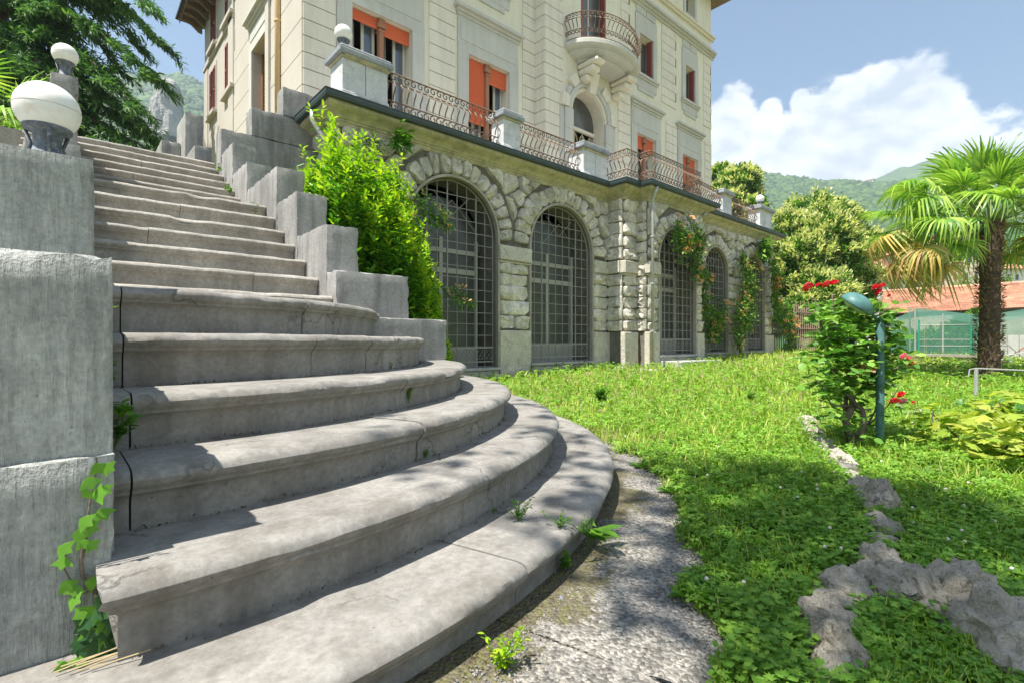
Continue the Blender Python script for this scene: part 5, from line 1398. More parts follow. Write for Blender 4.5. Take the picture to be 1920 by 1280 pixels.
weed('plantain with broad upright leaves against the curved lowest step', tuple(onZ(1108, 1030, -.775)), .11, 7, .13, LANCE, spread=.35, wide=.3, stems=7)
weed('small round leaved weed under the rim of the lowest step', tuple(onZ(1060, 1072, -.775)), .07, 40, .02, ROUND)
weed('bright yellow green weed at the foot of the lowest step near the photo bottom', tuple(onZ(942, 1262, -.775)), .11, 120, .020, LANCE, 'leaf_bright', wide=.55, stems=9)
weed('bushy dark green weed alone in the near lawn', tuple(onZ(1127, 757, -.72)), .20, 260, .055, LANCE, wide=.6, stems=20)
weed('small dark weed tuft in the middle lawn left of the rose bush', tuple(onZ(1407, 752, -.70)), .12, 110, .04, LANCE, wide=.8, stems=12)
weed('small dark weed tuft in the lawn between the path and the rocks', tuple(onZ(1262, 838, -.77)), .08, 80, .03, LANCE, wide=.9, stems=10)
weed('green weed in the far corner of the landing block', (1.52, 7.5, 2.2), .12, 60, .03); weed('yellow green weed hanging beside the upper right steps', (1.52, 6.9, 1.78), .14, 80, .03)
weed('weed on the upper steps beside the parapet', (1.5, 5.75, 1.33), .12, 50, .03)
def dead(label, px, py, d, n, s_, Y):
    p = onY(px, py, Y); t = thing('fern', p, label, 'fern'); P = []; D = []
    for k in range(n):
        a = RNG.uniform(pi, 2*pi); P.append((p.x+RNG.normal()*.05*s_, p.y-.02-abs(RNG.normal())*.03, p.z+RNG.normal()*.05*s_)); D.append((cos(a), sin(a)*.6, RNG.uniform(-1.2, .3)))
    leaves('foliage', BLADE if False else LANCE, P, M['leaf_weed'] if RNG.random() < .5 else M['leaf_vine'], t, .10*s_, dirs=D, spread=.7); return t
dead('fern tuft growing from the cornice above the leftmost arch', 748, 262, 0, 120, 1.4, 6.72)
dead('small plant in the wall joint left of the leftmost arch', 708, 275, 0, 26, .8, 6.80)
dead('dry little plant high on the wall near the terrace corner', 682, 270, 0, 22, .8, 6.80)
dead('fern hanging from the cornice above the rightmost arch', 1428, 468, 0, 130, 2.6, 6.35)

# ---- climbers on the wall
def vine(name, label, path, Y, n, rad, leaf, fl=0, flr=1.0, base=None, mat='leaf_vine', fmat='orange', fm=None):
    pts = [onY(x, y, Y(x) if callable(Y) else Y) for x, y, *_ in path]
    t = thing(name, base or pts[-1], label, 'climber')
    b = MB(); Q = []
    for a, c in zip(pts[:-1], pts[1:]):
        for k in range(4): Q.append(a+(c-a)*k/4+Vector((RNG.normal()*.02, -.02+RNG.normal()*.01, RNG.normal()*.02)))
    Q.append(pts[-1]); b.tube(Q, [.012+.008*k/len(Q) for k in range(len(Q))], 5); b.obj('stem', M['barkl'], t)
    rr_ = [p[2] if len(p) > 2 else rad for p in path]; P = []; D = []
    tot = sum(rr_[i]+rr_[i+1] for i in range(len(pts)-1))
    for i in range(len(pts)-1):
        m = int(n*(rr_[i]+rr_[i+1])/tot)
        for _ in range(m):
            u = RNG.random(); c = pts[i]+(pts[i+1]-pts[i])*u; r = rr_[i]+(rr_[i+1]-rr_[i])*u
            v = RNG.normal(size=3)*.5*r; P.append((c.x+v[0], c.y-abs(v[1])*.7-.04, c.z+v[2])); D.append((v[0], -abs(v[1])-.1*r, v[2]-.3*r))
    leaves('foliage', LEAF, P, M[mat], t, leaf, dirs=D, spread=.9)
    if fl:
        me = fm
        for k in range(fl):
            j = RNG.integers(len(P)); p = Vector(P[j]); c = min(pts, key=lambda q: (q-p).length); d = (p-c); p = p+d.normalized()*.08+Vector((0, -.05, 0))
            local('flower', me, None, t, tuple(p), (RNG.uniform(.6, 1.6), RNG.uniform(-.5, .5), RNG.uniform(-.8, .8)), .075*flr*RNG.uniform(.7, 1.3))
    return t
def flower_mesh(mat, n=6):
    parts = []
    for k in range(n):
        a = 2*pi*k/n; o_ = np.array([cos(a), sin(a), 0]); s_ = np.array([-sin(a), cos(a), 0]); c = RNG.normal(size=3)*.35
        parts.append((np.array([c, c+o_*.5+s_*.32+np.array([0, 0, .3]), c+o_*.95+np.array([0, 0, .25]), c+o_*.5-s_*.32+np.array([0, 0, .3])]), np.array([(0, 1, 2), (0, 2, 3)])))
    return npmesh('flower', *join(parts), mat)
FO = flower_mesh(M['orange']); M['peach'] = leafm('peach_shoot', [(.62, .45, .22), (.70, .36, .18), (.55, .50, .20)], .4, .6); FPk = flower_mesh(M['peach'])
vine('rose_climber', 'sparse rose branch arching across the leftmost arch beside the laurel bush', [(765, 375, .18), (790, 395, .24), (815, 412, .18), (840, 425, .07)], 6.72, 420, .2, .07, 9, .8, mat='leaf_rose', fm=FPk)
vine('rose_climber', 'small low rose branch in front of the leftmost arch, right of the laurel bush', [(822, 535, .02), (840, 555, .10), (862, 562, .16), (882, 572, .08)], 6.72, 230, .12, .065, 4, .7, mat='leaf_rose', fm=FPk)
YV = lambda x: 6.12 if x < 1322 else 6.42
vine('trumpet_vine', 'trumpet vine with orange flowers hanging over the top of the gated third arch', [(1262, 425, .20), (1268, 470, .30), (1288, 440, .26), (1310, 445, .16), (1300, 480, .22), (1296, 515, .18), (1320, 510, .12), (1330, 530, .05)], 6.10, 1500, .3, .08, 26, 1.0, mat='leaf_vine', fm=FO)
vine('trumpet_vine', 'leafy climber with peach shoots covering the pier left of the fourth arch', [(1310, 520, .12), (1315, 550, .28), (1312, 590, .24), (1335, 600, .22), (1322, 630, .22), (1350, 575, .25), (1340, 640, .12)], 6.38, 1500, .3, .085, 26, 1.0, fm=FPk)
vine('trumpet_vine', 'climber rising on the pier between the last two arches with a bare twisted foot', [(1385, 480, .12), (1392, 520, .38), (1400, 545, .32), (1375, 590, .40), (1400, 590, .34), (1375, 630, .28), (1384, 650, .03), (1389, 668, .03)], 6.38, 2600, .35, .085, 34, 1.1, fm=FPk)
vine('trumpet_vine', 'vine with orange flower clusters on the far corner of the wall by the fence', [(1440, 498, .26), (1450, 520, .26), (1445, 560, .16), (1452, 590, .22), (1470, 605, .40), (1478, 640, .22), (1465, 655, .05)], 6.35, 1900, .35, .09, 32, 1.3, fm=FO)

# ---- rocks of the border
M['tufa'] = rock('tufa_rock', (.54, .475, .38), (.28, .245, .195), 6, 60, 1.6, .02, stain=(.48, .44, .38), stain_amt=.5, speck=(.07, .075, .06), spk=.6)
M['tufa2'] = rock('pale_tufa', (.48, .43, .37), (.30, .265, .235), 7, 60, 1.3, .012, stain=(.22, .20, .17), stain_amt=.6)
import bmesh
def rock_mesh(seed, sub=3, amp=.42):
    bm = bmesh.new(); bmesh.ops.create_icosphere(bm, subdivisions=sub, radius=1)
    o = Vector((seed*7.3, seed*3.1, 0))
    for v in bm.verts:
        c = v.co.copy(); dd_ = mnoise.voronoi(c*1.7+o)[0]; d2 = mnoise.voronoi(c*4.2+o)[0]
        n_ = mnoise.noise(c*1.2+o)*amp*.6 + min(dd_[1]-dd_[0], .35)*.55 - .15 + min(d2[1]-d2[0], .25)*.30 + mnoise.noise(c*7+o)*amp*.22 + mnoise.noise(c*16+o)*amp*.10
        v.co = c*(1+n_); v.co.z *= .8
    me = bpy.data.meshes.new('rock'); bm.to_mesh(me); bm.free(); me.shade_smooth(); me.set_sharp_from_angle(angle=radians(32))
    return me
ROCKS = []
def put_rock(label, px, py, w, h, k, mat='tufa', sub=4, grp='rough rocks edging the lawn'):
    p = onZ(px, py, -.76); d = p.x*CA+p.y*SA; r = w*d/FOC/2; hh = h*d/FOC
    me = rock_mesh(k, sub); me.materials.append(M[mat]); r *= 1.25 if k < 8 else 1.05; hh *= 1.4 if k < 8 else .72; ROCKS.append((p.x, p.y, r))
    o = bpy.data.objects.new('rock', me); COL.objects.link(o); o.location = (p.x, p.y, -.775); o.scale = (r, r*RNG.uniform(.75, 1.1), hh/.72); o.rotation_euler = (0, 0, RNG.uniform(0, 6)); tag(o, label, 'rock', grp)
    return o
RK = [(1518, 800, 26, 14, 'small pale rock at the upper end of the rock border left of the rose bush'), (1533, 822, 24, 10, 'pale rock second from the top of the border'), (1556, 845, 34, 12, 'flat pale rock in the border before the rose bush'),
      (1578, 872, 40, 16, 'pale rock in the border just below the rose bush'), (1600, 898, 30, 12, 'small pale rock below the rose bush in the middle of the border'), (1622, 925, 44, 22, 'mossy topped rock where the border enters the shade'),
      (1650, 962, 60, 42, 'dark tall rock at the bend of the border'), (1668, 1005, 66, 46, 'dark rough rock just right of the shaded clover'), (1650, 1062, 90, 60, 'wide mossy rock in the shaded middle of the border'),
      (1590, 1112, 110, 62, 'low grey rock in front of the shaded clover at the border'), (1548, 1172, 90, 80, 'pitted grey rock beside the clover near the photo bottom'), (1572, 1245, 100, 100, 'dark upright rock near the photo bottom edge'),
      (1705, 1118, 150, 80, 'large rounded dark rock at right of the border'), (1800, 1150, 170, 120, 'big pale topped rock at the lower right'), (1880, 1190, 190, 120, 'large grey rock next to the right photo edge'), (1550, 1290, 60, 50, 'small pale rock tip at the very bottom of the photo'),
      (1980, 1260, 220, 130, 'rock partly outside the lower right corner')]
for k, (x, y, w_, h_, lb) in enumerate(RK): put_rock(lb, x, y, w_, h_, k+1, 'tufa2' if k < 5 else 'tufa')
CH = [(1512, 792), (1524, 812), (1545, 834), (1567, 858), (1590, 886), (1611, 912), (1630, 940), (1645, 985), (1655, 1025), (1625, 1082), (1600, 1100), (1565, 1140), (1555, 1205), (1560, 1260), (1745, 1120), (1850, 1160)]
ORD = ['first', 'second', 'third', 'fourth', 'fifth', 'sixth', 'seventh', 'eighth', 'ninth', 'tenth', 'eleventh', 'twelfth', 'thirteenth', 'fourteenth', 'fifteenth', 'last']
for k, (x, y) in enumerate(CH): put_rock('low filler stone in the rock border, %s counted from the rose bush' % ORD[k], x, y, 38+.11*(y-780), 20+.09*(y-780), 70+k, 'tufa2' if k < 6 else 'tufa', 3)
for k, (x, y, w_, h_, lb) in enumerate([(1702, 777, 44, 14, 'pale rough rock in the lawn right of the rose bush'), (1740, 776, 50, 15, 'pale rock second right of the rose bush'), (1772, 780, 34, 10, 'small pale rock left of the yellow shrub')]): put_rock(lb, x, y, w_, h_, 30+k, 'tufa2')
for k, (x, y, w_, lb) in enumerate([(958, 700, 22, 'pink grey stone at the wall foot between the first two arches'), (984, 697, 16, 'small stone left of the second arch sill'), (1004, 695, 14, 'small stone below the second arch sill'), (1135, 686, 40, 'pale stone at the foot of the wall left of the downpipe pier'), (1160, 690, 24, 'stone at the corner pier foot'),
                                    (1322, 676, 14, 'pinkish stone beside the small step of the third arch'), (1392, 671, 34, 'flat stone at the foot of the climber between the last arches')]):
    p = onY(x, y-3, 6.75 if x < 1140 else (6.3 if x < 1300 else 6.4)); me = rock_mesh(50+k, 3); me.materials.append(M['tufa2']); d = p.x*CA+p.y*SA
    o = bpy.data.objects.new('rock', me); COL.objects.link(o); o.location = (p.x, p.y, gz(p.x, p.y)+.01); o.scale = (w_*d/FOC/2, .12, .08); tag(o, lb, 'rock', 'stones along the foot of the wall')
# entrance steps of the third arch, ring kerb round the downpipe
es = thing('doorstep', (10.7, 5.9, -.6), 'low grey stone steps leading to the gated third arch', 'step')
MB().cbox(9.75, 11.55, 5.62, 6.13, -.75, -.42, .012).obj('tread', M['slab'], es); MB().cbox(9.6, 11.75, 5.30, 5.62, -.8, -.565, .012).obj('tread', M['slab'], es)
b = MB(); cx_, cy_ = 9.35, 6.2
P_ = [(cx_-.62*cos(pi*k/16), cy_-.52*sin(pi*k/16)-.1, -.60+.03*mnoise.noise(Vector((k, 0, 0)))) for k in range(17)]; b.tube(P_, [.055+.012*mnoise.noise(Vector((k*.7, 5, 0))) for k in range(17)], 8)
tag(b.obj('planter_kerb', M['tufa2'], None, True), 'rough curved kerb of a little planting bed at the foot of the downpipe', 'kerb')
# ================================================================ palms
M['palm'] = leafm('palm_leaf', [(.12, .25, .05), (.20, .37, .06), (.32, .50, .08), (.50, .62, .14)], .4, .4)
M['palmy'] = leafm('palm_leaf_yellow', [(.62, .44, .10), (.70, .50, .16), (.30, .36, .08), (.52, .30, .16), (.22, .34, .06), (.66, .52, .22)], .35, .6)
M['ptrunk'] = rock('palm_trunk', (.16, .115, .085), (.07, .05, .04), 14, 60, 1.5, .02, stain=(.30, .24, .18), stain_amt=.4)
def fan_mesh(mat, n=34, R=.62, droop=.35, span=4.6, seed=0):
    r = np.random.default_rng(seed); V_ = []; T_ = []
    for k in range(n):
        a = -span/2+span*k/(n-1); L_ = R*(1-.28*abs(a/(span/2))**2)*r.uniform(.9, 1.05); w0 = .012; dr = droop*r.uniform(.5, 1.6)
        d = np.array([sin(a), cos(a), 0]); s_ = np.array([cos(a), -sin(a), 0]); i0 = len(V_); 
        for t, w_ in ((.03, .004), (.35, .019), (.62, .017), (.85, .010), (1.0, .001)):
            z = -dr*L_*max(0, t-.45)**1.6*2.2 + .06*R*sin(t*2)
            tt = t if t < .6 else .6+(t-.6)*(1-.4*dr)
            c = d*L_*tt+np.array([0, 0, z]); V_ += [c-s_*w_*R/.62+np.array([0, 0, .012*(k % 2)]), c+s_*w_*R/.62-np.array([0, 0, .006])]
        for j in range(4): q = i0+2*j; T_ += [(q, q+1, q+3), (q, q+3, q+2)]
    return npmesh('fan', np.array(V_), np.array(T_), mat)
FANS = [fan_mesh(M['palm'], seed=1, droop=.25), fan_mesh(M['palm'], seed=2, droop=.6), fan_mesh(M['palm'], seed=3, droop=1.0)]
FANY = [fan_mesh(M['palmy'], seed=4, droop=.9), fan_mesh(M['palmy'], seed=5, droop=1.3)]
M['petiole'] = plain('palm_petiole', (.16, .24, .06), .5, 0, .2)
def palm(label, base, top, r0, fronds, seed, sc=1.0):
    base, top = Vector(base), Vector(top); t = thing('palm_tree', base, label, 'palm tree'); r = np.random.default_rng(seed)
    H = (top-base).length; prof = []; n = 46; vs = []; m = 18
    for k in range(n+1):
        f = k/n; rad = r0*(1-.10*sin(pi*f)+.35*max(0, f-.8)/.2*.6); 
        for j in range(m):
            a = 2*pi*j/m; q = rad*(1+.10*mnoise.noise(Vector((cos(a)*2, sin(a)*2, f*H*6)))+.06*((k % 2)-.5)); c = base+(top-base)*f+Vector((.05*sin(f*3), 0, 0)); vs.append((c.x+q*cos(a), c.y+q*sin(a), c.z))
    fs = [(k*m+j, k*m+(j+1) % m, (k+1)*m+(j+1) % m, (k+1)*m+j) for k in range(n) for j in range(m)]
    MB().add(vs, fs).obj('trunk', M['ptrunk'], t, True)
    P = []; D = []; K = 1500
    for _ in range(K):
        f = r.random(); a = r.uniform(0, 2*pi); rad = r0*(1.02+.2*max(0, f-.8)); c = base+(top-base)*f; P.append((c.x+rad*cos(a), c.y+rad*sin(a), c.z)); D.append((cos(a), sin(a), r.uniform(.2, 1.2)))
    tag(leaves('trunk_fibre', LANCE, P, leafm('palm_fibre', [(.12, .085, .06), (.22, .16, .11), (.34, .26, .18)], .1, .9) if 'palm_fibre' not in bpy.data.materials else bpy.data.materials['palm_fibre'], t, .085*sc, dirs=D, spread=.4), kind='stuff')
    for (az, el, yellow, L_) in fronds:
        d = Vector((cos(az)*cos(el), sin(az)*cos(el), sin(el))); start = top+Vector((cos(az), sin(az), 0))*r0*.6+Vector((0, 0, -.12*sc*max(0, -sin(el))))
        sag = .12*L_*(1 if el < .9 else .2); end = start+d*L_-Vector((0, 0, sag)); mid = start+d*L_*.55
        pt = MB().tube([start, mid, end], [.018*sc, .011*sc, .007*sc], 5).obj('frond', M['petiole'], t)
        me = (FANY if yellow else FANS)[r.integers(2 if yellow else (2 if el > .3 else 3))]
        o = bpy.data.objects.new('fan', me); COL.objects.link(o); o.parent = pt; o.location = end
        fd = (d*.8+(end-mid).normalized()*.5 - Vector((0, 0, .25 if el < .5 else 0))).normalized(); up = Vector((0, 0, 1)) if abs(fd.z) < .93 else Vector((-cos(az), -sin(az), 0))
        x = fd.cross(up).normalized(); z = x.cross(fd); o.rotation_euler = Matrix((x, fd, z)).transposed().to_euler(); o.rotation_euler.rotate_axis('Y', r.uniform(-.5, .5)); s_ = sc*r.uniform(.9, 1.15); o.scale = (s_, s_, s_)
    return t
pb_ = onZ(1853, 714, -.65); ptop = onD(1857, 418, 8.58)
r = np.random.default_rng(3); fr = []
for k in range(62):
    az = k*2.39996+.3; f = k/61; el = 1.35-1.75*f + r.normal()*.08; fr.append((az, el, el < -.02 and r.random() < .45, 1.0+.25*r.random()))
# the sunlit left-hand fronds that carry the outline
LFT = atan2(-(CA)*1.0*1, 1)  # unused direction helper
left = atan2(CA, -SA) # world azimuth of the photo's left
for (da, el, y_, L_) in ((0, .62, False, 1.55), (.25, .30, False, 1.75), (-.2, .05, False, 1.75), (.1, -.22, True, 1.55), (-.35, -.30, True, 1.45), (.35, -.48, True, 1.6), (.05, -.30, True, 1.95), (-.15, .28, False, 1.9), (.45, .05, False, 1.85), (-.5, .35, False, 1.6), (-.05, -.05, True, 2.0), (.3, -.2, True, 1.9), (.15, .45, False, 2.0), (0, -.70, False, 1.3), (.6, -.75, False, 1.2), (-.7, -.6, True, 1.2), (.9, .1, False, 1.4), (.7, -.1, True, 1.2)): fr.append((left+da, el, y_, L_))
fr = [f_ for f_ in fr if not (f_[1] < .15 and cos(f_[0]-(AZ+pi)) > .55) and f_[1] > -.75]
palm('fan palm with a shaggy brown trunk and yellowing lower fronds at the right edge', pb_, ptop, .150, [(a_, e_, y_, l_*.80) for a_, e_, y_, l_ in fr], 1, .88)
fr = [(k*2.4, .9-1.0*k/20+.1*r.normal(), False, .8+.3*r.random()) for k in range(22)]
pq_ = onD(-40, 330, 7.0); palm('bright green young palm behind the near globe lamp at the left edge', (pq_.x, pq_.y, 1.2), tuple(onD(-60, 262, 7.0)), .12, fr, 2, .9)

# ================================================================ trees
def blob_tree(name, label, lobes, trunk, n, leaf, mats, seed, blossom=0, cat='tree', group=None, flat=.75):
    """lobes: (x,y,z,r); leaves sit in clumps near the lobe surfaces"""
    r = np.random.default_rng(seed); t = thing(name, trunk[0], label, cat, group)
    vol = np.array([l[3]**2 for l in lobes]); cnt = (n*vol/vol.sum()).astype(int); P = []; D = []; BP = []; BD = []
    for (x, y, z, R), c in zip(lobes, cnt):
        nc = max(3, int(c/22)); dv = nrmz(r.normal(size=(nc, 3))); rad = R*(1-.45*r.random(nc)**2.2)
        cc = np.array([x, y, z])+dv*rad[:, None]*np.array([1, 1, flat])
        for q, dd in zip(cc, dv):
            s_ = R*.14; k = 22; off = r.normal(size=(k, 3))*s_; P.append(q+off); D.append(dd[None]*1.0+off/s_*.6+np.array([0, 0, .1]))
            if blossom and dd[2] > -.35 and r.random() < blossom: BP.append(q+dd*s_*1.3+r.normal(size=(20, 3))*s_*.62); BD.append(np.tile(dd+np.array([0, 0, .8]), (20, 1)))
    P = np.vstack(P); D = np.vstack(D); h = len(P)//2; ix = r.permutation(len(P))
    for m_, sl_ in zip(mats, np.array_split(ix, len(mats))): leaves('crown', LEAF, P[sl_], M[m_], t, leaf, dirs=D[sl_], spread=.8)
    if BP: leaves('blossom', LANCE, np.vstack(BP), M['cream'], t, leaf*1.0, dirs=np.vstack(BD), spread=.7)
    # trunk with limbs
    b = MB(); a, c = Vector(trunk[0]), Vector(trunk[1]); b.tube([a, a+(c-a)*.5+Vector((.05, .02, 0)), c], [trunk[2], trunk[2]*.8, trunk[2]*.6], 9); b.obj('trunk', M['bark'], t, True)
    b = MB()
    for (x, y, z, R) in lobes[:14]: MB().tube([c-(c-a)*.2, c+(Vector((x, y, z))-c)*.5+Vector((0, 0, -.1*R)), (x, y, z)], [trunk[2]*.5, trunk[2]*.3, trunk[2]*.08], 6).obj('limb', M['bark'], t)
    return t
M['chest_l'] = leafm('chestnut_leaf', [(.08, .19, .03), (.15, .30, .04), (.26, .42, .06)], .4, .5)
M['chest_d'] = leafm('chestnut_leaf_dark', [(.035, .10, .02), (.06, .15, .03), (.11, .22, .035)], .35, .5)
def lob(px, py, d, r): p = onD(px, py, d); return (p.x, p.y, p.z, r*d/FOC)
L1 = [lob(1525, 400, 24, 42), lob(1480, 430, 23, 36), lob(1570, 410, 24, 36), lob(1500, 480, 22, 48), lob(1570, 480, 22, 50), lob(1605, 460, 24, 36), lob(1470, 520, 22, 42), lob(1540, 550, 21, 50), lob(1600, 530, 23, 42), lob(1500, 590, 21, 40), lob(1570, 600, 22, 45), lob(1460, 460, 24, 30), lob(1545, 440, 22, 45), lob(1610, 570, 24, 30)]
p = onD(1540, 655, 24); blob_tree('blossom_tree', 'large rounded tree covered in cream yellow blossom beyond the end of the wall', L1, ((p.x, p.y, -.9), tuple(onD(1540, 560, 24)), .28), 40000, .17, ('chest_l', 'chest_d'), 1, .80)
L2 = [lob(1385, 345, 34, 34), lob(1360, 370, 34, 30), lob(1400, 370, 34, 22), lob(1375, 390, 34, 36), lob(1350, 330, 35, 20), lob(1345, 400, 34, 30)]
p = onD(1378, 640, 34); blob_tree('round_tree', 'round crowned yellowish tree just right of the villa above the terrace', L2, ((p.x, p.y, -1.5), tuple(onD(1378, 440, 34)), .35), 16000, .24, ('chest_l', 'chest_d'), 2, .72)
L3 = [lob(1418, 385, 30, 16), lob(1425, 405, 30, 18), lob(1412, 425, 30, 20)]
p = onD(1418, 640, 30); blob_tree('round_tree', 'small light green tree behind the last terrace pedestal', L3, ((p.x, p.y, -1.5), tuple(onD(1418, 460, 30)), .2), 2600, .26, ('chest_l',), 3, .3)
L4 = [lob(1445+k*11, 590+12*((k*7) % 4)-14, 19.5+.8*(k % 3), 22) for k in range(9)]
p = onD(1490, 655, 20); blob_tree('hedge', 'dark green hedge behind the rusty garden fence', L4, ((p.x, p.y, -.6), tuple(onD(1490, 630, 20)), .1), 6500, .14, ('chest_d', 'chest_l'), 4, 0, cat='hedge')
# filler trees on the slope behind the houses
k_ = 0
for (px, py, d, R, lb) in ((1650, 470, 60, 26, 'green tree beyond the blossom tree, left of the yellow palm frond'), (1640, 520, 48, 18, 'small tree beside the white gabled house'), (1672, 530, 40, 14, 'light green bush left of the pale street pole'), (1712, 535, 42, 12, 'low green bush above the left part of the tiled roof'),
                           (1810, 530, 44, 20, 'green bush in front of the beige house'), (1600, 460, 60, 30, 'tall green tree half hidden behind the blossom tree'), (1900, 500, 60, 34, 'dark green tree at the right edge behind the palm'), (1870, 530, 50, 20, 'green tree right of the palm trunk'), (1960, 470, 70, 50, 'tree outside the right edge')):
    k_ += 1; ls = [lob(px, py, d, R), lob(px-R*.5, py+R*.4, d, R*.7), lob(px+R*.6, py+R*.3, d, R*.7)]
    p = onD(px, 650, d); blob_tree('leafy_tree', lb, ls, ((p.x, p.y, -2), tuple(onD(px, py+R, d)), .2), 1500, R*d/FOC*.16, ('chest_l', 'chest_d'), 10+k_, 0, group='trees among the far houses')

# ================================================================ cedar at the upper left
M['cedar'] = leafm('cedar_needles', [(.04, .11, .045), (.06, .16, .05), (.10, .22, .06), (.16, .30, .08)], .3, .6)
M['cedar_l'] = leafm('cedar_tips', [(.08, .18, .04), (.13, .26, .06), (.18, .31, .08)], .35, .6)
ced = thing('cedar_tree', tuple(Vector((onD(-25, 600, 14).x, onD(-25, 600, 14).y, 2.0))), 'dark green cedar with drooping layered boughs behind the staircase at the upper left', 'tree')
tb = onD(-12, 640, 14)
MB().tube([(tb.x, tb.y, 1.6), (tb.x, tb.y, 6), (tb.x+.1, tb.y, 11), (tb.x+.1, tb.y, 15)], [.34, .28, .2, .1], 10).obj('trunk', M['bark'], ced, True)
SP = []; SD = []; TP = []; TD = []
def bough(p0, p1, sag, w, n):
    """p0,p1: world points; w: half width of the spray plane"""
    p0, p1 = Vector(p0), Vector(p1); ax_ = (p1-p0); L_ = ax_.length; m = 10
    Q = [p0+ax_*(k/m)+Vector((0, 0, sag*sin(pi*k/m)-sag*.4*(k/m)**2)) for k in range(m+1)]
    MB().tube(Q, [.055*(1-k/m)+.010 for k in range(m+1)], 6).obj('bough', M['bark'], ced)
    side = Vector((-ax_.y, ax_.x, 0)).normalized()
    for _ in range(n):
        t = RNG.uniform(.12, 1); i = min(m-1, int(t*m)); c = Q[i]+(Q[i+1]-Q[i])*(t*m-i); s_ = RNG.choice((-1, 1)); wl = w*RNG.uniform(.3, 1)*(1-.55*t)
        d = (side*s_*1.0+ax_.normalized()*RNG.uniform(.5, 1.1)+Vector((0, 0, RNG.uniform(-.42, .02)))).normalized(); K = int(26*wl/1.0)+7
        for k in range(K):
            f = k/K; q = c+d*wl*f-Vector((0, 0, wl*.22*f*f)); 
            for e in (0, 1):
                v = q+Vector((RNG.normal(), RNG.normal(), RNG.normal()*.6))*.045; dd = (d*.5+side*RNG.uniform(-1, 1)+Vector((0, 0, RNG.uniform(-.6, .25))))
                (TP if f > .72 and RNG.random() < .6 else SP).append(tuple(v)); (TD if len(TP) and TP[-1] == tuple(v) else SD).append(tuple(dd))
T0 = lambda z: (tb.x, tb.y, z)
def cz(py, d=14): return (640-py)/FOC*d
BO = [(-60, 325, 85, .9, 14), (20, 300, 140, .8, 13.2), (-30, 250, 60, .7, 15), (60, 262, 190, .7, 13), (110, 270, 225, .5, 13.6), (130, 300, 262, .35, 14.4), (-150, 230, 20, .9, 14.5), (160, 300, 288, .2, 13.4), (-60, 180, -20, .8, 13.5), (30, 150, 90, .7, 15.5), (190, 215, 300, .1, 14.6), (-100, 110, -60, .5, 14), (60, 90, 150, .6, 12.6), (120, 60, 200, .5, 14.8), (-140, 290, 5, .8, 12.8), (180, 170, 258, .2, 15.2), (90, 200, 175, .5, 14.2), (215, 250, 292, 0, 13.8), (150, 120, 180, .5, 13.5), (100, 200, 240, .4, 14.8), (20, 110, 60, .6, 13.4), (-20, 220, 110, .8, 13.8), (180, 120, 225, .3, 13.2), (120, 170, 205, .4, 15.6), (60, 190, 140, .6, 12.9), (200, 90, 275, .1, 14), (0, 60, 30, .5, 15)]
for (y0, x1, y1, sag, d) in BO: bough(T0(cz(y0)), onD(x1, y1, d), sag, 1.7, 56)
for k in range(16):   # boughs on the far side and above
    az = RNG.uniform(0, 2*pi); z = RNG.uniform(5, 14); L_ = RNG.uniform(2.5, 4.2)*(1-.04*(z-5)); e = Vector((tb.x+cos(az)*L_, tb.y+sin(az)*L_, z-.6))
    if e.x > .5 and z < 9: continue
    bough(T0(z), e, .4, 1.3, 26)
NEED = ([(-.06, 0, 0), (.06, 0, 0), (.10, .5, .03), (0, 1, -.1), (-.10, .5, .03)], [(0, 1, 2), (0, 2, 4), (4, 2, 3)])
leaves('needles', NEED, SP, M['cedar'], ced, .19, dirs=SD, spread=.8); leaves('needle_tips', NEED, TP, M['cedar_l'], ced, .18, dirs=TD, spread=.7)

# ---- broad tree standing outside the frame to the left; its boughs shade the path and the lawn
shd = thing('shade_tree', (-1.4, -3.8, -.8), 'broad leafy tree beside the stair foot whose boughs dapple the lawn with shade', 'tree')
MB().tube([(-1.4, -3.8, -.9), (-1.35, -3.7, 2.5), (-1.2, -3.4, 6.0)], [.28, .22, .14], 10).obj('trunk', M['bark'], shd, True)
def overhead(gx_, gy_, h, r, n, s_=.15):
    """leaf mass of radius r at height h whose shade falls on ground point gx,gy"""
    c = Vector((gx_-.47*(h+.78), gy_+.02*(h+.78), h)); MB().tube([(-1.2, -3.4, 6.0), ((-1.2+c.x)/2, (-3.4+c.y)/2, (6+c.z)/2+.4), tuple(c)], [.07, .04, .012], 6).obj('bough', M['bark'], shd)
    n = int(n*.50); k = max(1, n//14); cc = np.array(c)+nrmz(RNG.normal(size=(k, 3)))*r*(RNG.random((k, 1))**.5)*np.array([1, 1, .35]); P = (cc[:, None, :]+RNG.normal(size=(k, 14, 3))*.13).reshape(-1, 3)
    leaves('foliage', LEAF, P, M['chest_l'], shd, s_, spread=1)
SHADE = [(2.55, .95, 7.0, .55, 520), (2.15, .80, 6.6, .45, 380), (2.9, .60, 7.2, .5, 420), (2.0, .30, 6.8, .45, 380), (2.5, .2, 7.0, .6, 600), (3.0, -.15, 7.3, .4, 260), (2.95, 1.35, 7.4, .36, 200), (1.75, 1.40, 7.0, .26, 110), (2.1, 1.75, 7.2, .30, 110),
         (1.45, 1.25, 6.8, .18, 45), (1.40, .45, 6.6, .32, 230), (1.45, .88, 6.6, .22, 110), (1.75, .10, 6.7, .4, 300), (2.55, 2.2, 7.5, .22, 70), (1.7, .85, 6.5, .3, 150), (1.6, -.3, 6.8, .4, 260), (2.6, -.8, 7, .9, 1000), (1.15, 1.6, 6.9, .14, 30), (2.75, 2.9, 7.3, .15, 30)]
for a in SHADE: overhead(*a)
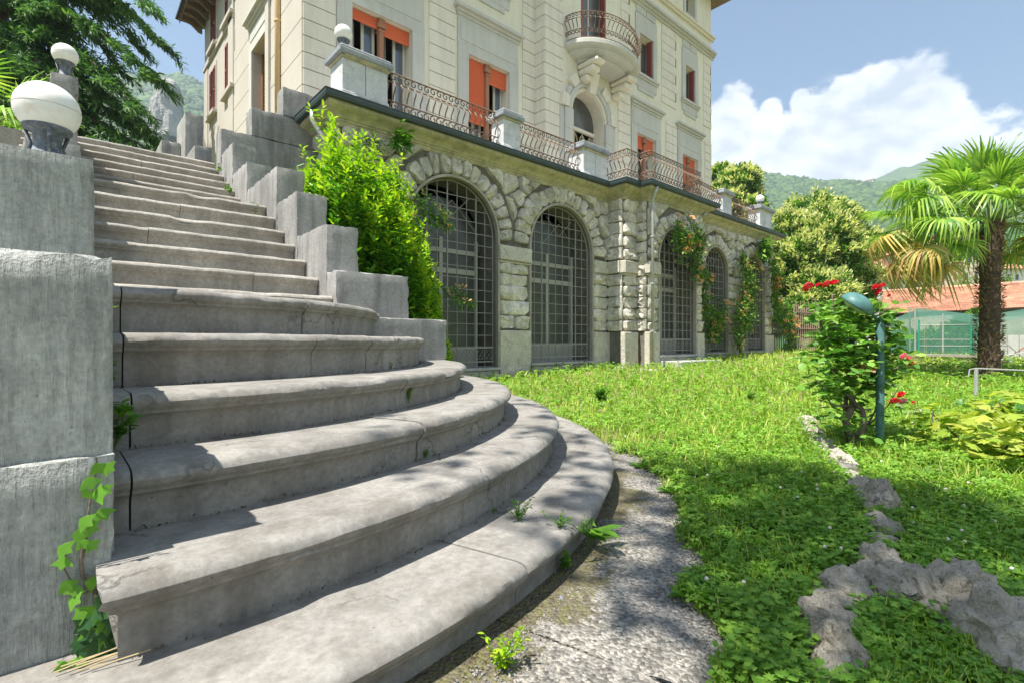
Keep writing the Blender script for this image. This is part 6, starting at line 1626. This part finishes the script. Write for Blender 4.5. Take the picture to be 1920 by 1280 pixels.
# ================================================================ background
# fence at the end of the wall
fa = Vector((17.0, 6.9, 0)); fb = onD(1535, 655, 17.6); 
fence = thing('garden_fence', (fa.x, fa.y, -.5), 'rusty iron bar fence with a taller gate section right of the stone wall', 'fence')
M['rustl'] = plain('pale_rusty_iron', (.30, .215, .165), .8, .1, .3, 15)
fbm = MB().box(-.012, .012, -.012, .012, 0, 1).me('bar', M['rustl'])
N_ = 27
for k in range(N_):
    p = fa+(Vector((fb.x, fb.y, 0))-fa)*(k/(N_-1)); tall = k > 13; h = 1.0 if not tall else 1.62+(.12 if k % 2 else 0)
    o = local('bar', fbm, None, fence, (p.x, p.y, gz(p.x, p.y)-.02)); o.scale = (1.6 if k in (0, 14, 26) else 1, 1.6 if k in (0, 14, 26) else 1, h)
d_ = Vector((fb.x, fb.y, 0))-fa
for (t0, t1, z) in ((0, .5, .38), (0, .5, -.30), (.52, 1, 1.0), (.52, 1, -.30), (.52, 1, .45)):
    a = fa+d_*t0; c = fa+d_*t1; MB().tube([(a.x, a.y, z-.02), (c.x, c.y, z-.02)], .014, 4).obj('rail', M['rustl'], fence)
MB().cbox(17.0, 18.6, 6.6, 6.95, -.6, -.30, .02).obj('kerb', M['slab'], fence)
# low garden wall
def onDz(px, d): p = onD(px, 640, d); return p.x, p.y
def wall_line(name, label, pts, z0, z1, th, mat, cap=None):
    t = thing(name, (*onDz(*pts[0]), z0), label, 'wall')
    for (a, b_) in zip(pts[:-1], pts[1:]):
        A_ = Vector((*onDz(*a), 0)); B_ = Vector((*onDz(*b_), 0)); d = (B_-A_).normalized(); nn = Vector((-d.y, d.x, 0))*th/2
        b = MB(); q = [A_+nn, B_+nn, B_-nn, A_-nn]; b.add([(v.x, v.y, z0) for v in q]+[(v.x, v.y, z1) for v in q], [(0,3,2,1),(4,5,6,7),(0,1,5,4),(1,2,6,5),(2,3,7,6),(3,0,4,7)]); b.obj('wall_run', mat, t)
        if cap:
            nn = nn*1.25; q = [A_+nn, B_+nn, B_-nn, A_-nn]; b = MB(); b.add([(v.x, v.y, z1+.002) for v in q]+[(v.x, v.y, z1+.06) for v in q], [(0,3,2,1),(4,5,6,7),(0,1,5,4),(1,2,6,5),(2,3,7,6),(3,0,4,7)]); b.obj('coping', cap, t)
    return t
M['concrete'] = rock('old_concrete', (.38, .35, .31), (.26, .235, .21), 2, 40, .5, .006, stain=(.16, .14, .12), stain_amt=.6)
M['white_c'] = rock('pale_concrete', (.55, .54, .52), (.42, .41, .39), 2, 40, .3, .004, stain=(.3, .29, .27), stain_amt=.4)
wall_line('low_wall', 'low brown stained garden wall below the green netting enclosure', [(1672, 13.6), (1760, 12.6), (1842, 11.8)], -1.0, -.37, .22, M['concrete'], M['concrete'])
wall_line('low_wall', 'pale low concrete wall right of the palm trunk', [(1845, 11.2), (1990, 10.6)], -1.0, -.50, .2, M['white_c'])
wall_line('concrete_block', 'pale square concrete block on the low wall right of the palm trunk', [(1868, 11.3), (1893, 11.2)], -.50, -.37, .3, M['white_c'])
# green netting enclosure with tomatoes
M['net'] = None
def net_mat(name, col, a):
    g = G(name); g.set(g.p, 'Base Color', col); g.set(g.p, 'Roughness', .8); t = g.N.new('ShaderNodeBsdfTransparent'); mx = g.N.new('ShaderNodeMixShader'); mx.inputs[0].default_value = a
    g.L.new(t.outputs[0], mx.inputs[1]); g.L.new(g.p.outputs[0], mx.inputs[2]); g.L.new(mx.outputs[0], g.out.inputs[0]); return g.m
M['net'] = net_mat('green_netting', (.12, .30, .25), .66); M['net2'] = net_mat('thin_green_netting', (.12, .34, .24), .42)
M['greenpost'] = plain('green_post', (.03, .26, .17), .5)
enc = thing('netting_enclosure', (*onDz(1680, 15), -.9), 'teal green netting shelter over tomato plants in front of the tiled shed', 'garden shelter')
A0 = [onD(1672, 600, 15), onD(1722, 578, 14.2), onD(1845, 592, 13.4), onD(1950, 575, 12.9)]; A1 = [onD(1690, 600, 18), onD(1760, 590, 17.6), onD(1845, 597, 17), onD(1950, 590, 16.6)]
for a, c, e, f in ((A0[0], A0[1], A1[1], A1[0]), (A0[1], A0[2], A1[2], A1[1]), (A0[2], A0[3], A1[3], A1[2])):
    MB().add([a, c, e, f], [(0, 1, 2, 3)]).obj('roof_net', M['net'], enc)
for a, c in zip(A0[:-1], A0[1:]):
    h = .22; MB().add([(a.x, a.y, a.z-h), (c.x, c.y, c.z-h), tuple(c), tuple(a)], [(0, 1, 2, 3)]).obj('edge_net', M['net'], enc)
    MB().add([(a.x, a.y, -.9), (c.x, c.y, -.9), (c.x, c.y, c.z-h), (a.x, a.y, a.z-h)], [(0, 1, 2, 3)]).obj('side_net', M['net2'], enc)
for px, d, mt_, yt in ((1672, 15, 'greenpost', 600), (1706, 14.6, 'zinc', 578), (1716, 14.3, 'zinc', 578), (1723, 14.2, 'greenpost', 600), (1821, 13.5, 'greenpost', 608), (1768, 13.9, 'zinc', 588), (1845, 13.4, 'zinc', 592), (1870, 13.2, 'zinc', 590)):
    p = onD(px, yt, d); MB().tube([(p.x, p.y, -1), tuple(p)], .022, 6).obj('post', M[mt_], enc)
for z in (.05, -.12, .45): MB().tube([(A0[1].x, A0[1].y-.02, z), (A0[2].x, A0[2].y-.02, z)], .006, 4).obj('wire', M['zinc'], enc)
M['cane'] = plain('bamboo_cane', (.55, .36, .12), .6)
r = np.random.default_rng(8)
for k in range(30):
    px = 1672+k*5.6+r.normal()*2; d = 14.9-.5*(k/30)+abs(r.normal())*1.0; p = onD(px, 608+r.uniform(-4, 14), d); q = (p.x+r.normal()*.03, p.y, -.9); MB().tube([q, tuple(p)], .013, 4).obj('cane', M['cane'], enc)
tom = thing('tomato_plants', (*onDz(1750, 15.5), -.9), 'rows of green tomato plants with red fruit inside the netting', 'vegetable bed', kind='stuff')
P = []
for _ in range(7000):
    u = r.random(); px = 1672+175*u; d = 15.2-1.0*u+r.random()*1.4; top_ = .75+.75*max(0, (px-1740)/105)+.2*mnoise.noise(Vector((px*.06, 0, 0))); p = onD(px, 640, d); P.append((p.x, p.y, -.9+(top_+.45)*r.random()**.8))
leaves('foliage', LEAF, P, M['leaf_vine'], tom, .13)
P = [tuple(onD(1740+r.random()*60, 625+r.random()*35, 14.6)) for _ in range(16)]
leaves('fruit', ROUND, P, M['petal'], tom, .10)
# shed with a tiled roof: rows of barrel tiles as one relief
shed = thing('tiled_shed', (*onDz(1700, 26), -1), 'long shed with a pink terracotta barrel tile roof behind the netting', 'shed')
E0, E1 = onD(1650, 592, 24), onD(2120, 570, 19); R0, R1 = onD(1655, 549, 29), onD(2120, 520, 24)
nc, nr = 150, 15; vs = []; fs = []; nrm_ = (E1-E0).cross(R0-E0).normalized(); nrm_ = nrm_ if nrm_.z > 0 else -nrm_
for j in range(nr*2+1):
    v = (j//2+(j % 2)*.98)/nr if j < nr*2 else 1
    v = min(v, 1)
    for i in range(nc*4+1):
        u = i/(nc*4); p = (E0+(E1-E0)*u)*(1-v)+(R0+(R1-R0)*u)*v; hh = .055*abs(sin(pi*i/4))+(.045 if j % 2 == 0 else 0)+.01*mnoise.noise(Vector((i//4*3.1, (j//2)*7.7, 0))); vs.append(p+nrm_*hh)
w_ = nc*4+1; fs = [(j*w_+i, j*w_+i+1, (j+1)*w_+i+1, (j+1)*w_+i) for j in range(nr*2) for i in range(nc*4)]
g = G('barrel_tile'); c = g.mix(g.mr(g.noise(.8, 5), .35, .65), (.62, .36, .25), (.52, .27, .18)); v_ = g.vor(3.2, out=1); sp = g.N.new('ShaderNodeSeparateColor'); g.L.new(v_, sp.inputs[0]); c = g.grey(sp.outputs[0], c, .72, 1.25); c = g.mix(g.math('MULTIPLY', g.mr(g.noise(6, 5), .55, .7), .5), c, (.35, .27, .20)); M['btile'] = g.done(c, .9)
tag(MB().add(vs, fs).obj('roof_tiles', M['btile'], shed), kind='stuff')
b = MB().tube([R0+Vector((0, 0, .05)), R1+Vector((0, 0, .05))], .10, 8); b.obj('ridge', M['btile'], shed)
q = [E0+Vector((0, 0, -.12)), E1+Vector((0, 0, -.12))]; MB().add([(q[0].x, q[0].y, -1.5), (q[1].x, q[1].y, -1.5), tuple(q[1]), tuple(q[0])], [(0, 1, 2, 3)]).obj('wall', M['concrete'], shed)
q = [R0, R1]; MB().add([(R0.x, R0.y, -1.5), (R1.x, R1.y, -1.5), tuple(R1), tuple(R0)], [(0, 1, 2, 3)]).obj('wall', M['white_c'], shed); MB().add([(E0.x, E0.y, -1.5), (R0.x, R0.y, -1.5), tuple(R0), tuple(E0)], [(0, 1, 2, 3)]).obj('wall', M['white_c'], shed)
# pale panels, scaffold braces and a pipe post at the right
pn = thing('white_panels', (*onDz(1880, 12.6), -.9), 'pale corrugated panels leaning behind the scaffold right of the palm', 'panel')
for k in range(5):
    a, c = onD(1868+k*22, 628, 12.8), onD(1888+k*22, 628, 12.75); MB().add([(a.x, a.y, -.9), (c.x, c.y, -.9), tuple(c), tuple(a)], [(0, 1, 2, 3)]).obj('panel', M['white_c'], pn)
scf = thing('scaffold', (*onDz(1885, 11.9), -.9), 'crossed metal scaffold braces over the pale block right of the palm', 'scaffold')
for (x0, y0, x1, y1, m_) in ((1868, 628, 1925, 675, 'zinc'), (1868, 655, 1925, 690, 'zinc'), (1880, 676, 1925, 648, 'redwood'), (1868, 668, 1925, 660, 'zinc'), (1905, 690, 1925, 670, 'redwood')):
    MB().tube([onD(x0, y0, 11.9), onD(x1, y1, 11.7)], .014, 6).obj('brace', M[m_], scf)
mp = onZ(1830, 748, -.70); mpole = thing('pipe_post', mp, 'short galvanised post with a thin water pipe beside the palm trunk', 'post')
MB().tube([mp-Vector((0, 0, .1)), onD(1830, 691, 6.15)], .022, 8).obj('post', M['zinc'], mpole); MB().tube([onD(1816, 705, 6.15), onD(1818, 692, 6.15), onD(1830, 690, 6.15), onD(1925, 694, 6.0)], .008, 6).obj('pipe', M['zinc'], mpole)
# far houses
M['h_white'] = plain('house_white', (.70, .69, .66), .8, 0, .06, 1); M['h_beige'] = plain('house_beige', (.58, .50, .40), .8, 0, .08, 1); M['h_win'] = plain('house_window', (.08, .09, .10), .3)
def house(label, px0, px1, yb, yt, d, dep, rh, mat, wins, gable=False, name='house'):
    a, c = onD(px0, yb, d), onD(px1, yb, d); zt = onD(px0, yt, d).z; u = (c-a); u.z = 0; L_ = u.length; u.normalize(); v = Vector((-u.y, u.x, 0)); z0 = -2.0
    t = thing(name, (a.x, a.y, z0), label, 'house', 'houses beyond the garden'); q = [a, c, c+v*dep, a+v*dep]
    MB().add([(p.x, p.y, z0) for p in q]+[(p.x, p.y, zt) for p in q], [(0,3,2,1),(4,5,6,7),(0,1,5,4),(1,2,6,5),(2,3,7,6),(3,0,4,7)]).obj('wall', M[mat], t)
    o = .4; e = [a-u*o-v*o, c+u*o-v*o, c+u*o+v*(dep+o), a-u*o+v*(dep+o)]; E = [(p.x, p.y, zt+.01) for p in e]
    if gable: r0, r1 = (e[0]+e[1])/2, (e[2]+e[3])/2; F = [(0, 4, 5, 3), (4, 1, 2, 5), (0, 1, 4), (2, 3, 5), (0, 3, 2, 1)]
    else: r0, r1 = (e[0]+e[3])/2+u*dep*.3, (e[1]+e[2])/2-u*dep*.3; F = [(0, 1, 5, 4), (1, 2, 5), (2, 3, 4, 5), (3, 0, 4), (0, 3, 2, 1)]
    MB().add(E+[(r0.x, r0.y, zt+rh), (r1.x, r1.y, zt+rh)], F).obj('roof', M['tile'], t)
    for (x, y, w_, h_) in wins:
        p0, p1 = onD(x, y+h_, d-.05), onD(x+w_, y, d-.05)
        p0 = a+u*((p0-a).dot(u))-v*.05; p1_ = a+u*(((onD(x+w_, y, d-.05))-a).dot(u))-v*.05; z1 = onD(x, y, d).z; zz0 = onD(x, y+h_, d).z
        MB().add([(p0.x, p0.y, zz0), (p1_.x, p1_.y, zz0), (p1_.x, p1_.y, z1), (p0.x, p0.y, z1), (p0.x+v.x*.04, p0.y+v.y*.04, zz0), (p1_.x+v.x*.04, p1_.y+v.y*.04, zz0), (p1_.x+v.x*.04, p1_.y+v.y*.04, z1), (p0.x+v.x*.04, p0.y+v.y*.04, z1)], [(0,1,2,3),(0,4,5,1),(1,5,6,2),(2,6,7,3),(3,7,4,0)]).obj('window', M['h_win'], t)
    return t
house('small white gabled house left of the tiled shed roof', 1634, 1668, 560, 512, 46, 8, 1.2, 'h_white', [(1661, 520, 5, 12)], True)
house('large beige house with cornices half hidden behind the palm fronds', 1745, 1838, 545, 462, 52, 12, 1.6, 'h_beige', [(1758, 480, 6, 12), (1776, 480, 6, 12), (1795, 480, 6, 12), (1812, 480, 6, 12), (1808, 512, 7, 10), (1770, 512, 6, 11), (1788, 512, 6, 11), (1828, 512, 5, 11)])
house('pale low house between the white gable and the beige house', 1690, 1748, 552, 522, 49, 8, 1.3, 'h_white', [(1700, 530, 5, 8), (1716, 530, 5, 8), (1732, 530, 5, 8)])
house('white house at the far right behind the palm', 1862, 1960, 552, 505, 56, 12, 2, 'h_white', [(1875, 515, 5, 10), (1890, 515, 5, 10), (1905, 515, 5, 10)])
house('pink walled house with a red roof behind the palm trunk', 1820, 1880, 520, 440, 75, 12, 2, 'h_beige', [(1830, 455, 5, 9), (1845, 455, 5, 9)])
for (px, yb, yt, d, lb) in ((1695, 545, 500, 40, 'pale blue grey street pole above the shed roof'), (1652, 548, 505, 42, 'dark slim pole in front of the white gabled house')):
    a, c = onD(px, yb, d), onD(px, yt, d); t = thing('pole', (a.x, a.y, -1.5), lb, 'pole'); MB().tube([(a.x, a.y, -1.5), tuple(c)], .06, 6).obj('shaft', M['zinc'], t)

# ================================================================ mountains
def mountain(name, ctrl, d0, d1, zb, seed, mat, az0, az1, nr=40, nseg=220, rough=1.0):
    """ctrl: (world azimuth, tan elevation of the ridge); a slope rising from distance d0 to the ridge at d1"""
    azs = np.linspace(az0, az1, nseg+1); A_ = np.array([c[0] for c in ctrl]); E_ = np.array([c[1] for c in ctrl]); o_ = np.argsort(A_); el = np.interp(azs, A_[o_], E_[o_]); vs = []
    for j in range(nr+1):
        f = j/nr; D_ = d0+(d1-d0)*f
        for a, e in zip(azs, el):
            x, y = cos(a)*D_, sin(a)*D_; z = zb+(e*d1-zb)*f**1.35; z += rough*(mnoise.fractal(Vector((x/90, y/90, seed)), 1, 2, 5)*18*f*(1.15-f)*1.6 + mnoise.noise(Vector((x/22, y/22, seed)))*3*f)*(d1/900)
            vs.append((x, y, z))
    for a, e in zip(azs, el): vs.append((cos(a)*(d1+250), sin(a)*(d1+250), e*d1*.55))
    w_ = nseg+1; fs = [(j*w_+i, j*w_+i+1, (j+1)*w_+i+1, (j+1)*w_+i) for j in range(nr+1) for i in range(nseg)]
    o = MB().add(vs, fs).obj(name, mat, None, True); tag(o, kind='structure'); return np.array(vs[:w_*(nr+1)]).reshape(nr+1, w_, 3)
M['forest'] = rock('forest_ground', (.055, .11, .03), (.08, .14, .045), .02, .25, .2, 1, stain=(.20, .22, .10), stain_amt=.35)
def AZP(px): t = (px-960)/FOC; return AZ-math.atan(t)
def TE(px, py): t = (px-960)/FOC; return (640-py)/FOC/sqrt(1+t*t)
ctrl = [(AZP(x), TE(x, y)) for x, y in ((60, 190), (160, 165), (230, 140), (285, 150), (340, 148), (390, 165), (480, 240), (600, 300), (900, 300), (1150, 310), (1300, 325), (1345, 322), (1400, 330), (1450, 336), (1520, 345), (1600, 349), (1660, 352), (1720, 345), (1800, 340), (1920, 345), (2050, 330))]
ctrl += [(AZP(60)+.5, .40), (AZP(60)+1.2, .25), (AZP(60)+2.2, .15), (AZP(2050)-.5, .22), (AZP(2050)-1.2, .12), (AZP(2050)-2.0, .12)]
G1 = mountain('hills', ctrl, 70, 820, -3, 1, M['forest'], AZP(2050)-2.0, AZP(60)+2.2)
ctrl2 = [(AZP(1560), TE(1560, 360)), (AZP(1600), TE(1600, 345)), (AZP(1650), TE(1650, 330)), (AZP(1700), TE(1700, 316)), (AZP(1740), TE(1740, 303)), (AZP(1790), TE(1790, 296)), (AZP(1860), TE(1860, 300)), (AZP(1920), TE(1920, 305)), (AZP(2050), TE(2050, 330))]
mountain('mountain', ctrl2, 850, 1400, 40, 4, M['forest'], AZP(2060), AZP(1540), nr=14, nseg=90)
# woods on the slopes
r = np.random.default_rng(11)
n = 26000; J = r.random(n)**.8*(G1.shape[0]-1.001)
vis = r.random(n) < .86
I = r.random(n)*(G1.shape[1]-1.001)
azmin, azmax = AZP(2050)-2.0, AZP(60)+2.2
def i_of(px): return (AZP(px)-azmin)/(azmax-azmin)*(G1.shape[1]-1)
k1 = int(n*.62); I[:k1] = r.uniform(i_of(1990), i_of(1290), k1); k2 = k1+int(n*.22); I[k1:k2] = r.uniform(i_of(420), i_of(90), k2-k1)
ji, ii = J.astype(int), np.clip(I.astype(int), 0, G1.shape[1]-2); fj, fi = (J-ji)[:, None], (I-ii)[:, None]
Pm = (G1[ji, ii]*(1-fj)+G1[ji+1, ii]*fj)*(1-fi)+(G1[ji, ii+1]*(1-fj)+G1[ji+1, ii+1]*fj)*fi
bm = bmesh.new(); bmesh.ops.create_icosphere(bm, subdivisions=1, radius=1)
tv = np.array([v.co[:] for v in bm.verts]); tf = np.array([[v.index for v in f.verts] for f in bm.faces]); bm.free()
dist = np.linalg.norm(Pm[:, :2], axis=1); sz = (2.3+.0042*dist)*r.uniform(.6, 1.3, n)
Rm = frames(r.normal(size=(n, 3))*.25+np.array([0, 0, 1.]))
V_, T_ = scat(tv*(1+.0*tv), tf, Pm+np.array([0, 0, .35])*sz[:, None], Rm, np.stack([sz, sz, sz*.95], 1))
V_ = V_+r.normal(size=V_.shape)*np.repeat(sz, len(tv))[:, None]*.13
M['wood'] = leafm('forest_canopy', [(.025, .06, .02), (.04, .085, .025), (.065, .12, .035), (.09, .15, .045)], .0, .8, big=.02)
tag(link('woods', npmesh('woods', V_, T_, M['wood']), None, None), 'mixed green woods covering the hills behind the villa', 'woods', kind='stuff')
# rock pinnacle
M['cliff'] = rock('cliff_rock', (.42, .40, .38), (.24, .235, .23), .06, 1.2, 1, 1.5, stain=(.12, .16, .08), stain_amt=.7)
def pinnacle(label, px, yb, yt, w_, d, seed):
    a = onD(px, yb, d); h = (yb-yt)/FOC*d; R_ = w_/FOC*d/2; n_, m_ = 26, 26; vs = []
    for j in range(n_+1):
        f = j/n_; rr_ = R_*(1.1-.30*f)*(1 if f < .82 else sqrt(max(0, 1-((f-.82)/.19)**2)))
        for k in range(m_):
            an = 2*pi*k/m_; q = rr_*(1+.30*mnoise.noise(Vector((cos(an)*1.7, sin(an)*1.7, f*2+seed)))+.16*mnoise.noise(Vector((cos(an)*5, sin(an)*5, f*7+seed)))); vs.append((a.x+q*cos(an), a.y+q*sin(an), a.z+h*f*(1+.06*mnoise.noise(Vector((an, seed, 0)))))) 
    fs = [(j*m_+k, j*m_+(k+1) % m_, (j+1)*m_+(k+1) % m_, (j+1)*m_+k) for j in range(n_) for k in range(m_)]
    b = MB().add(vs, fs); tag(b.obj('rock_pinnacle', M['cliff'], None), label, 'cliff')
pinnacle('tall grey rock pinnacle rising from the wooded slope at the upper left', 316, 262, 150, 46, 300, 1.0)
pinnacle('shorter rock shoulder at the left foot of the tall pinnacle', 296, 262, 180, 28, 296, 5.0)
ct = thing('transmission_tower', (*onDz(1640, 600), 60), 'faint lattice transmission tower on the far green slope', 'tower')
a = onD(1640, 372, 600); h = 16
for (sx, sy) in ((-1, -1), (1, -1), (1, 1), (-1, 1)): MB().tube([(a.x+sx*2.2, a.y+sy*2.2, a.z-4), (a.x, a.y, a.z+h)], .25, 4).obj('leg', M['zinc'], ct)
for k in range(4): MB().tube([(a.x-3.5+k*.5, a.y, a.z+5+k*3), (a.x+3.5-k*.5, a.y, a.z+5+k*3)], .2, 4).obj('cross_arm', M['zinc'], ct)
for k, (px, py, w_) in enumerate(((1490, 345, 16), (1512, 346, 10), (1533, 348, 9), (1597, 349, 8), (1632, 346, 9))):
    a = onD(px, py, 790); t = thing('hill_house', a, ('pale long building on the ridge above the blossom tree', 'second pale building along the ridge', 'third small pale building along the ridge', 'tiny pale house on the ridge left of the far peak', 'tiny pale house below the far mountain')[k], 'house', 'tiny houses on the ridge')
    s_ = w_*790/FOC; MB().box(a.x-s_/2, a.x+s_/2, a.y-5, a.y+5, a.z-8, a.z+5).obj('wall', M['h_white'], t); MB().box(a.x-s_/2-.6, a.x+s_/2+.6, a.y-6, a.y+6, a.z+5.01, a.z+6.5).obj('roof', M['tile'], t)
# ================================================================ lawn plants
M['grass'] = leafm('grass_blade', [(.17, .30, .03), (.28, .43, .045), (.42, .56, .07), (.60, .60, .20)], .45, .55, big=1.2)
M['clover'] = leafm('clover_leaf', [(.12, .28, .03), (.20, .38, .045), (.30, .49, .06)], .4, .5, big=1.5)
def field(n, d0, d1, pw, rmin, rmax, seed):
    r = np.random.default_rng(seed); u = r.random(n); d = (d0**(1-pw)+u*(d1**(1-pw)-d0**(1-pw)))**(1/(1-pw)); q = r.uniform(rmin, rmax, n)*d
    P = np.stack([d*CA+q*SA, d*SA-q*CA], 1); gr_ = np.array([mnoise.noise(Vector((a*3.3, b*3.3, 7)))*.16-.05 for a, b in P]).clip(-.2, .0) if n < 70000 else -.02
    keep = ~in_path(P, gr_)&~built(P)
    for (a_, b_, c_) in ROCKS: keep &= (P[:, 0]-a_)**2+(P[:, 1]-b_)**2 > (c_*.98)**2
    P = P[keep]
    return np.column_stack([P, gzv(P)]), np.linalg.norm(P, axis=1)
def nz(P, s_, o=0): return np.array([mnoise.noise(Vector((a*s_+o, b*s_, o))) for a, b in P[:, :2]])
# blades
P, dd = field(62000, .75, 20, 1.25, -.35, 1.25, 21); bare = nz(P, .9, 3)+.5*nz(P, 3.5, 8); k = bare > -.75+.25*np.random.default_rng(1).random(len(P)); P, dd = P[k], dd[k]; n = len(P)
R = frames(np.column_stack([RNG.normal(size=(n, 2))*.32, np.ones(n)])); sc = (.055+.014*dd**.9)*RNG.uniform(.5, 1.25, n)*np.where(dd < 3, .9, 1); sc = np.minimum(sc, .16)
V_, T_ = scat(BLADE[0], BLADE[1], P, R, np.stack([sc*(1.0+.16*dd), sc, sc], 1))
tag(link('grass', npmesh('grass', V_, T_, M['grass']), None, None), 'bright green unmown grass blades covering the lawn', 'grass', kind='stuff')
# clover and small weeds
P, dd = field(56000, .75, 11, 1.35, -.30, 1.25, 22); f = nz(P, 1.1, 5)+.6*nz(P, 4, 9); k = f > -.35; P, dd = P[k], dd[k]; n = len(P)
R = frames(np.column_stack([RNG.normal(size=(n, 2))*.35, np.ones(n)])); h = (.028+.010*dd)*RNG.uniform(.5, 1.5, n); s_ = (.010+.0034*dd)*RNG.uniform(.7, 1.4, n)
V_, T_ = scat(CLOVER[0], CLOVER[1], P, R, np.stack([s_, s_, h], 1))
tag(link('clover', npmesh('clover', V_, T_, M['clover']), None, None), 'patches of clover with three round leaflets among the grass', 'clover', kind='stuff')
# taller leafy herbs at the lower right
P, dd = field(8500, .75, 3.6, 1.1, .12, 1.15, 23); f = nz(P, 1.5, 12); k = (f > -.02); P, dd = P[k], dd[k]; LP = []; LD = []
for p in P:
    hh = RNG.uniform(.04, .11); a0 = RNG.uniform(0, 6.3)
    for q in range(6):
        a = a0+q*2.4; z = hh*(.35+.65*q/6); LP.append((p[0]+cos(a)*.01, p[1]+sin(a)*.01, p[2]+z)); LD.append((cos(a), sin(a), .15))
leaves('herbs', MAPLE, LP, M['clover'], None, .020, dirs=LD, spread=.4); o = bpy.data.objects['herbs']; tag(o, 'leafy green herbs with lobed leaves among rocks and lawn', 'herbs', kind='stuff')
P, dd = field(7000, .9, 14, 1.2, -.3, 1.2, 27); n = len(P); V_, T_ = scat(BLADE[0], BLADE[1], P, frames(np.column_stack([RNG.normal(size=(n, 2))*.9, np.ones(n)])), np.stack([.05+.010*dd, .05+.008*dd, .04+.008*dd], 1))
tag(link('dry_grass', npmesh('dry_grass', V_, T_, M['straw']), None, None), 'dry straw coloured blades lying among the green lawn', 'dry grass', kind='stuff')
# broad weeds scattered in the near lawn, white and pink clover heads
P, dd = field(500, 1.2, 12, 1.2, -.1, 1.2, 24); LP = []; LD = []
for p, d in zip(P, dd):
    for q in range(9):
        a = q*2.4; LP.append((p[0], p[1], p[2]+.01)); LD.append((cos(a), sin(a), .55+.1*(q % 3)))
leaves('rosettes', LANCE, LP, M['leaf_weed'], None, .085, dirs=LD, spread=.35); tag(bpy.data.objects['rosettes'], 'broad leaved weed rosettes scattered through the lawn', 'weeds', kind='stuff')
P, dd = field(260, 1.5, 12, 1.05, -.1, 1.2, 25); k = nz(P, .8, 2) > 0; P = P[k]; P[:, 2] += .075
V_, T_ = scat(tv, tf, P, frames(RNG.normal(size=(len(P), 3))), np.full(len(P), .007))
tag(link('clover_heads', npmesh('clover_heads', V_, T_, plain('clover_head', (.72, .62, .60), .8)), None, None), 'tiny pale clover flower heads dotted over the lawn', 'flowers', kind='stuff')
# dry litter and pebbles on the path
r = np.random.default_rng(31); n = 42000; ang = r.uniform(-.3, 1.75, n); rad = 3.44+r.random(n)**1.2*1.6; P = np.stack([RS[0]+rad*np.sin(ang), RS[1]-rad*np.cos(ang)], 1); k = in_path(P, -.02)&(rad > 3.43); P = P[k]
P = np.column_stack([P, gzv(P)+.014]); s_ = r.uniform(.002, .0055, len(P))*np.where(r.random(len(P)) < .04, 1.8, 1)
V_, T_ = scat(tv, tf, P, frames(r.normal(size=(len(P), 3))), np.stack([s_, s_*r.uniform(.6, 1, len(P)), s_*.6], 1))
g = G('pebble'); c = g.ramp(g.geo.outputs['Random Per Island'], [(0, (.14, .13, .12)), (.35, (.22, .205, .185)), (.6, (.20, .215, .235)), (.8, (.27, .235, .195)), (1, (.36, .34, .31))]); M['peb'] = g.done(c, .9)
tag(link('pebbles', npmesh('pebbles', V_, T_, M['peb']), None, None), 'loose pebbles scattered on the gravel path', 'pebbles', kind='stuff')
# moss and grass fringe along the path edges
n = 9000; ang = r.uniform(0, 1.75, n); side = r.random(n) < .5
a0 = np.array([atan2(o[0]-RS[0], RS[1]-o[1]) for o in OD]); r0 = np.array([sqrt((o[0]-RS[0])**2+(o[1]-RS[1])**2) for o in OD]); idx = np.argsort(a0); lim = np.interp(ang, a0[idx], r0[idx])
rad = np.where(side, 3.40+np.abs(r.normal(size=n))*.07, lim-np.abs(r.normal(size=n))*.06); P = np.stack([RS[0]+rad*np.sin(ang), RS[1]-rad*np.cos(ang)], 1)
k = (nz(P, 5, 3)+.35*(side) > .12)&(rad < lim+.02)&(P[:, 1] < 3.0); P = P[k]; P = np.column_stack([P, gzv(P)+.008]); n = len(P)
V_, T_ = scat(BLADE[0], BLADE[1], P, frames(np.column_stack([RNG.normal(size=(n, 2))*.7, np.ones(n)])), np.stack([np.full(n, .05), np.full(n, .014), RNG.uniform(.006, .016, n)], 1))
tag(link('moss', npmesh('moss', V_, T_, leafm('moss', [(.05, .06, .015), (.10, .10, .025), (.16, .12, .04), (.05, .04, .02)], .1, .9)), None, None), 'olive and brown moss creeping along both edges of the path', 'moss', kind='stuff')

# ================================================================ haze
g = MB().box(-1300, 2200, -1300, 2200, -8, 560); hz = g.me('haze', None); hm, N_h, L_h = mat_new('haze_air'); oo = N_h.new('ShaderNodeOutputMaterial'); pv = N_h.new('ShaderNodeVolumePrincipled')
pv.inputs['Color'].default_value = (.72, .86, 1, 1); pv.inputs['Density'].default_value = .00045; pv.inputs['Anisotropy'].default_value = .2; L_h.new(pv.outputs[0], oo.inputs['Volume']); hz.materials.append(hm)
tag(link('haze', hz), kind='stuff')
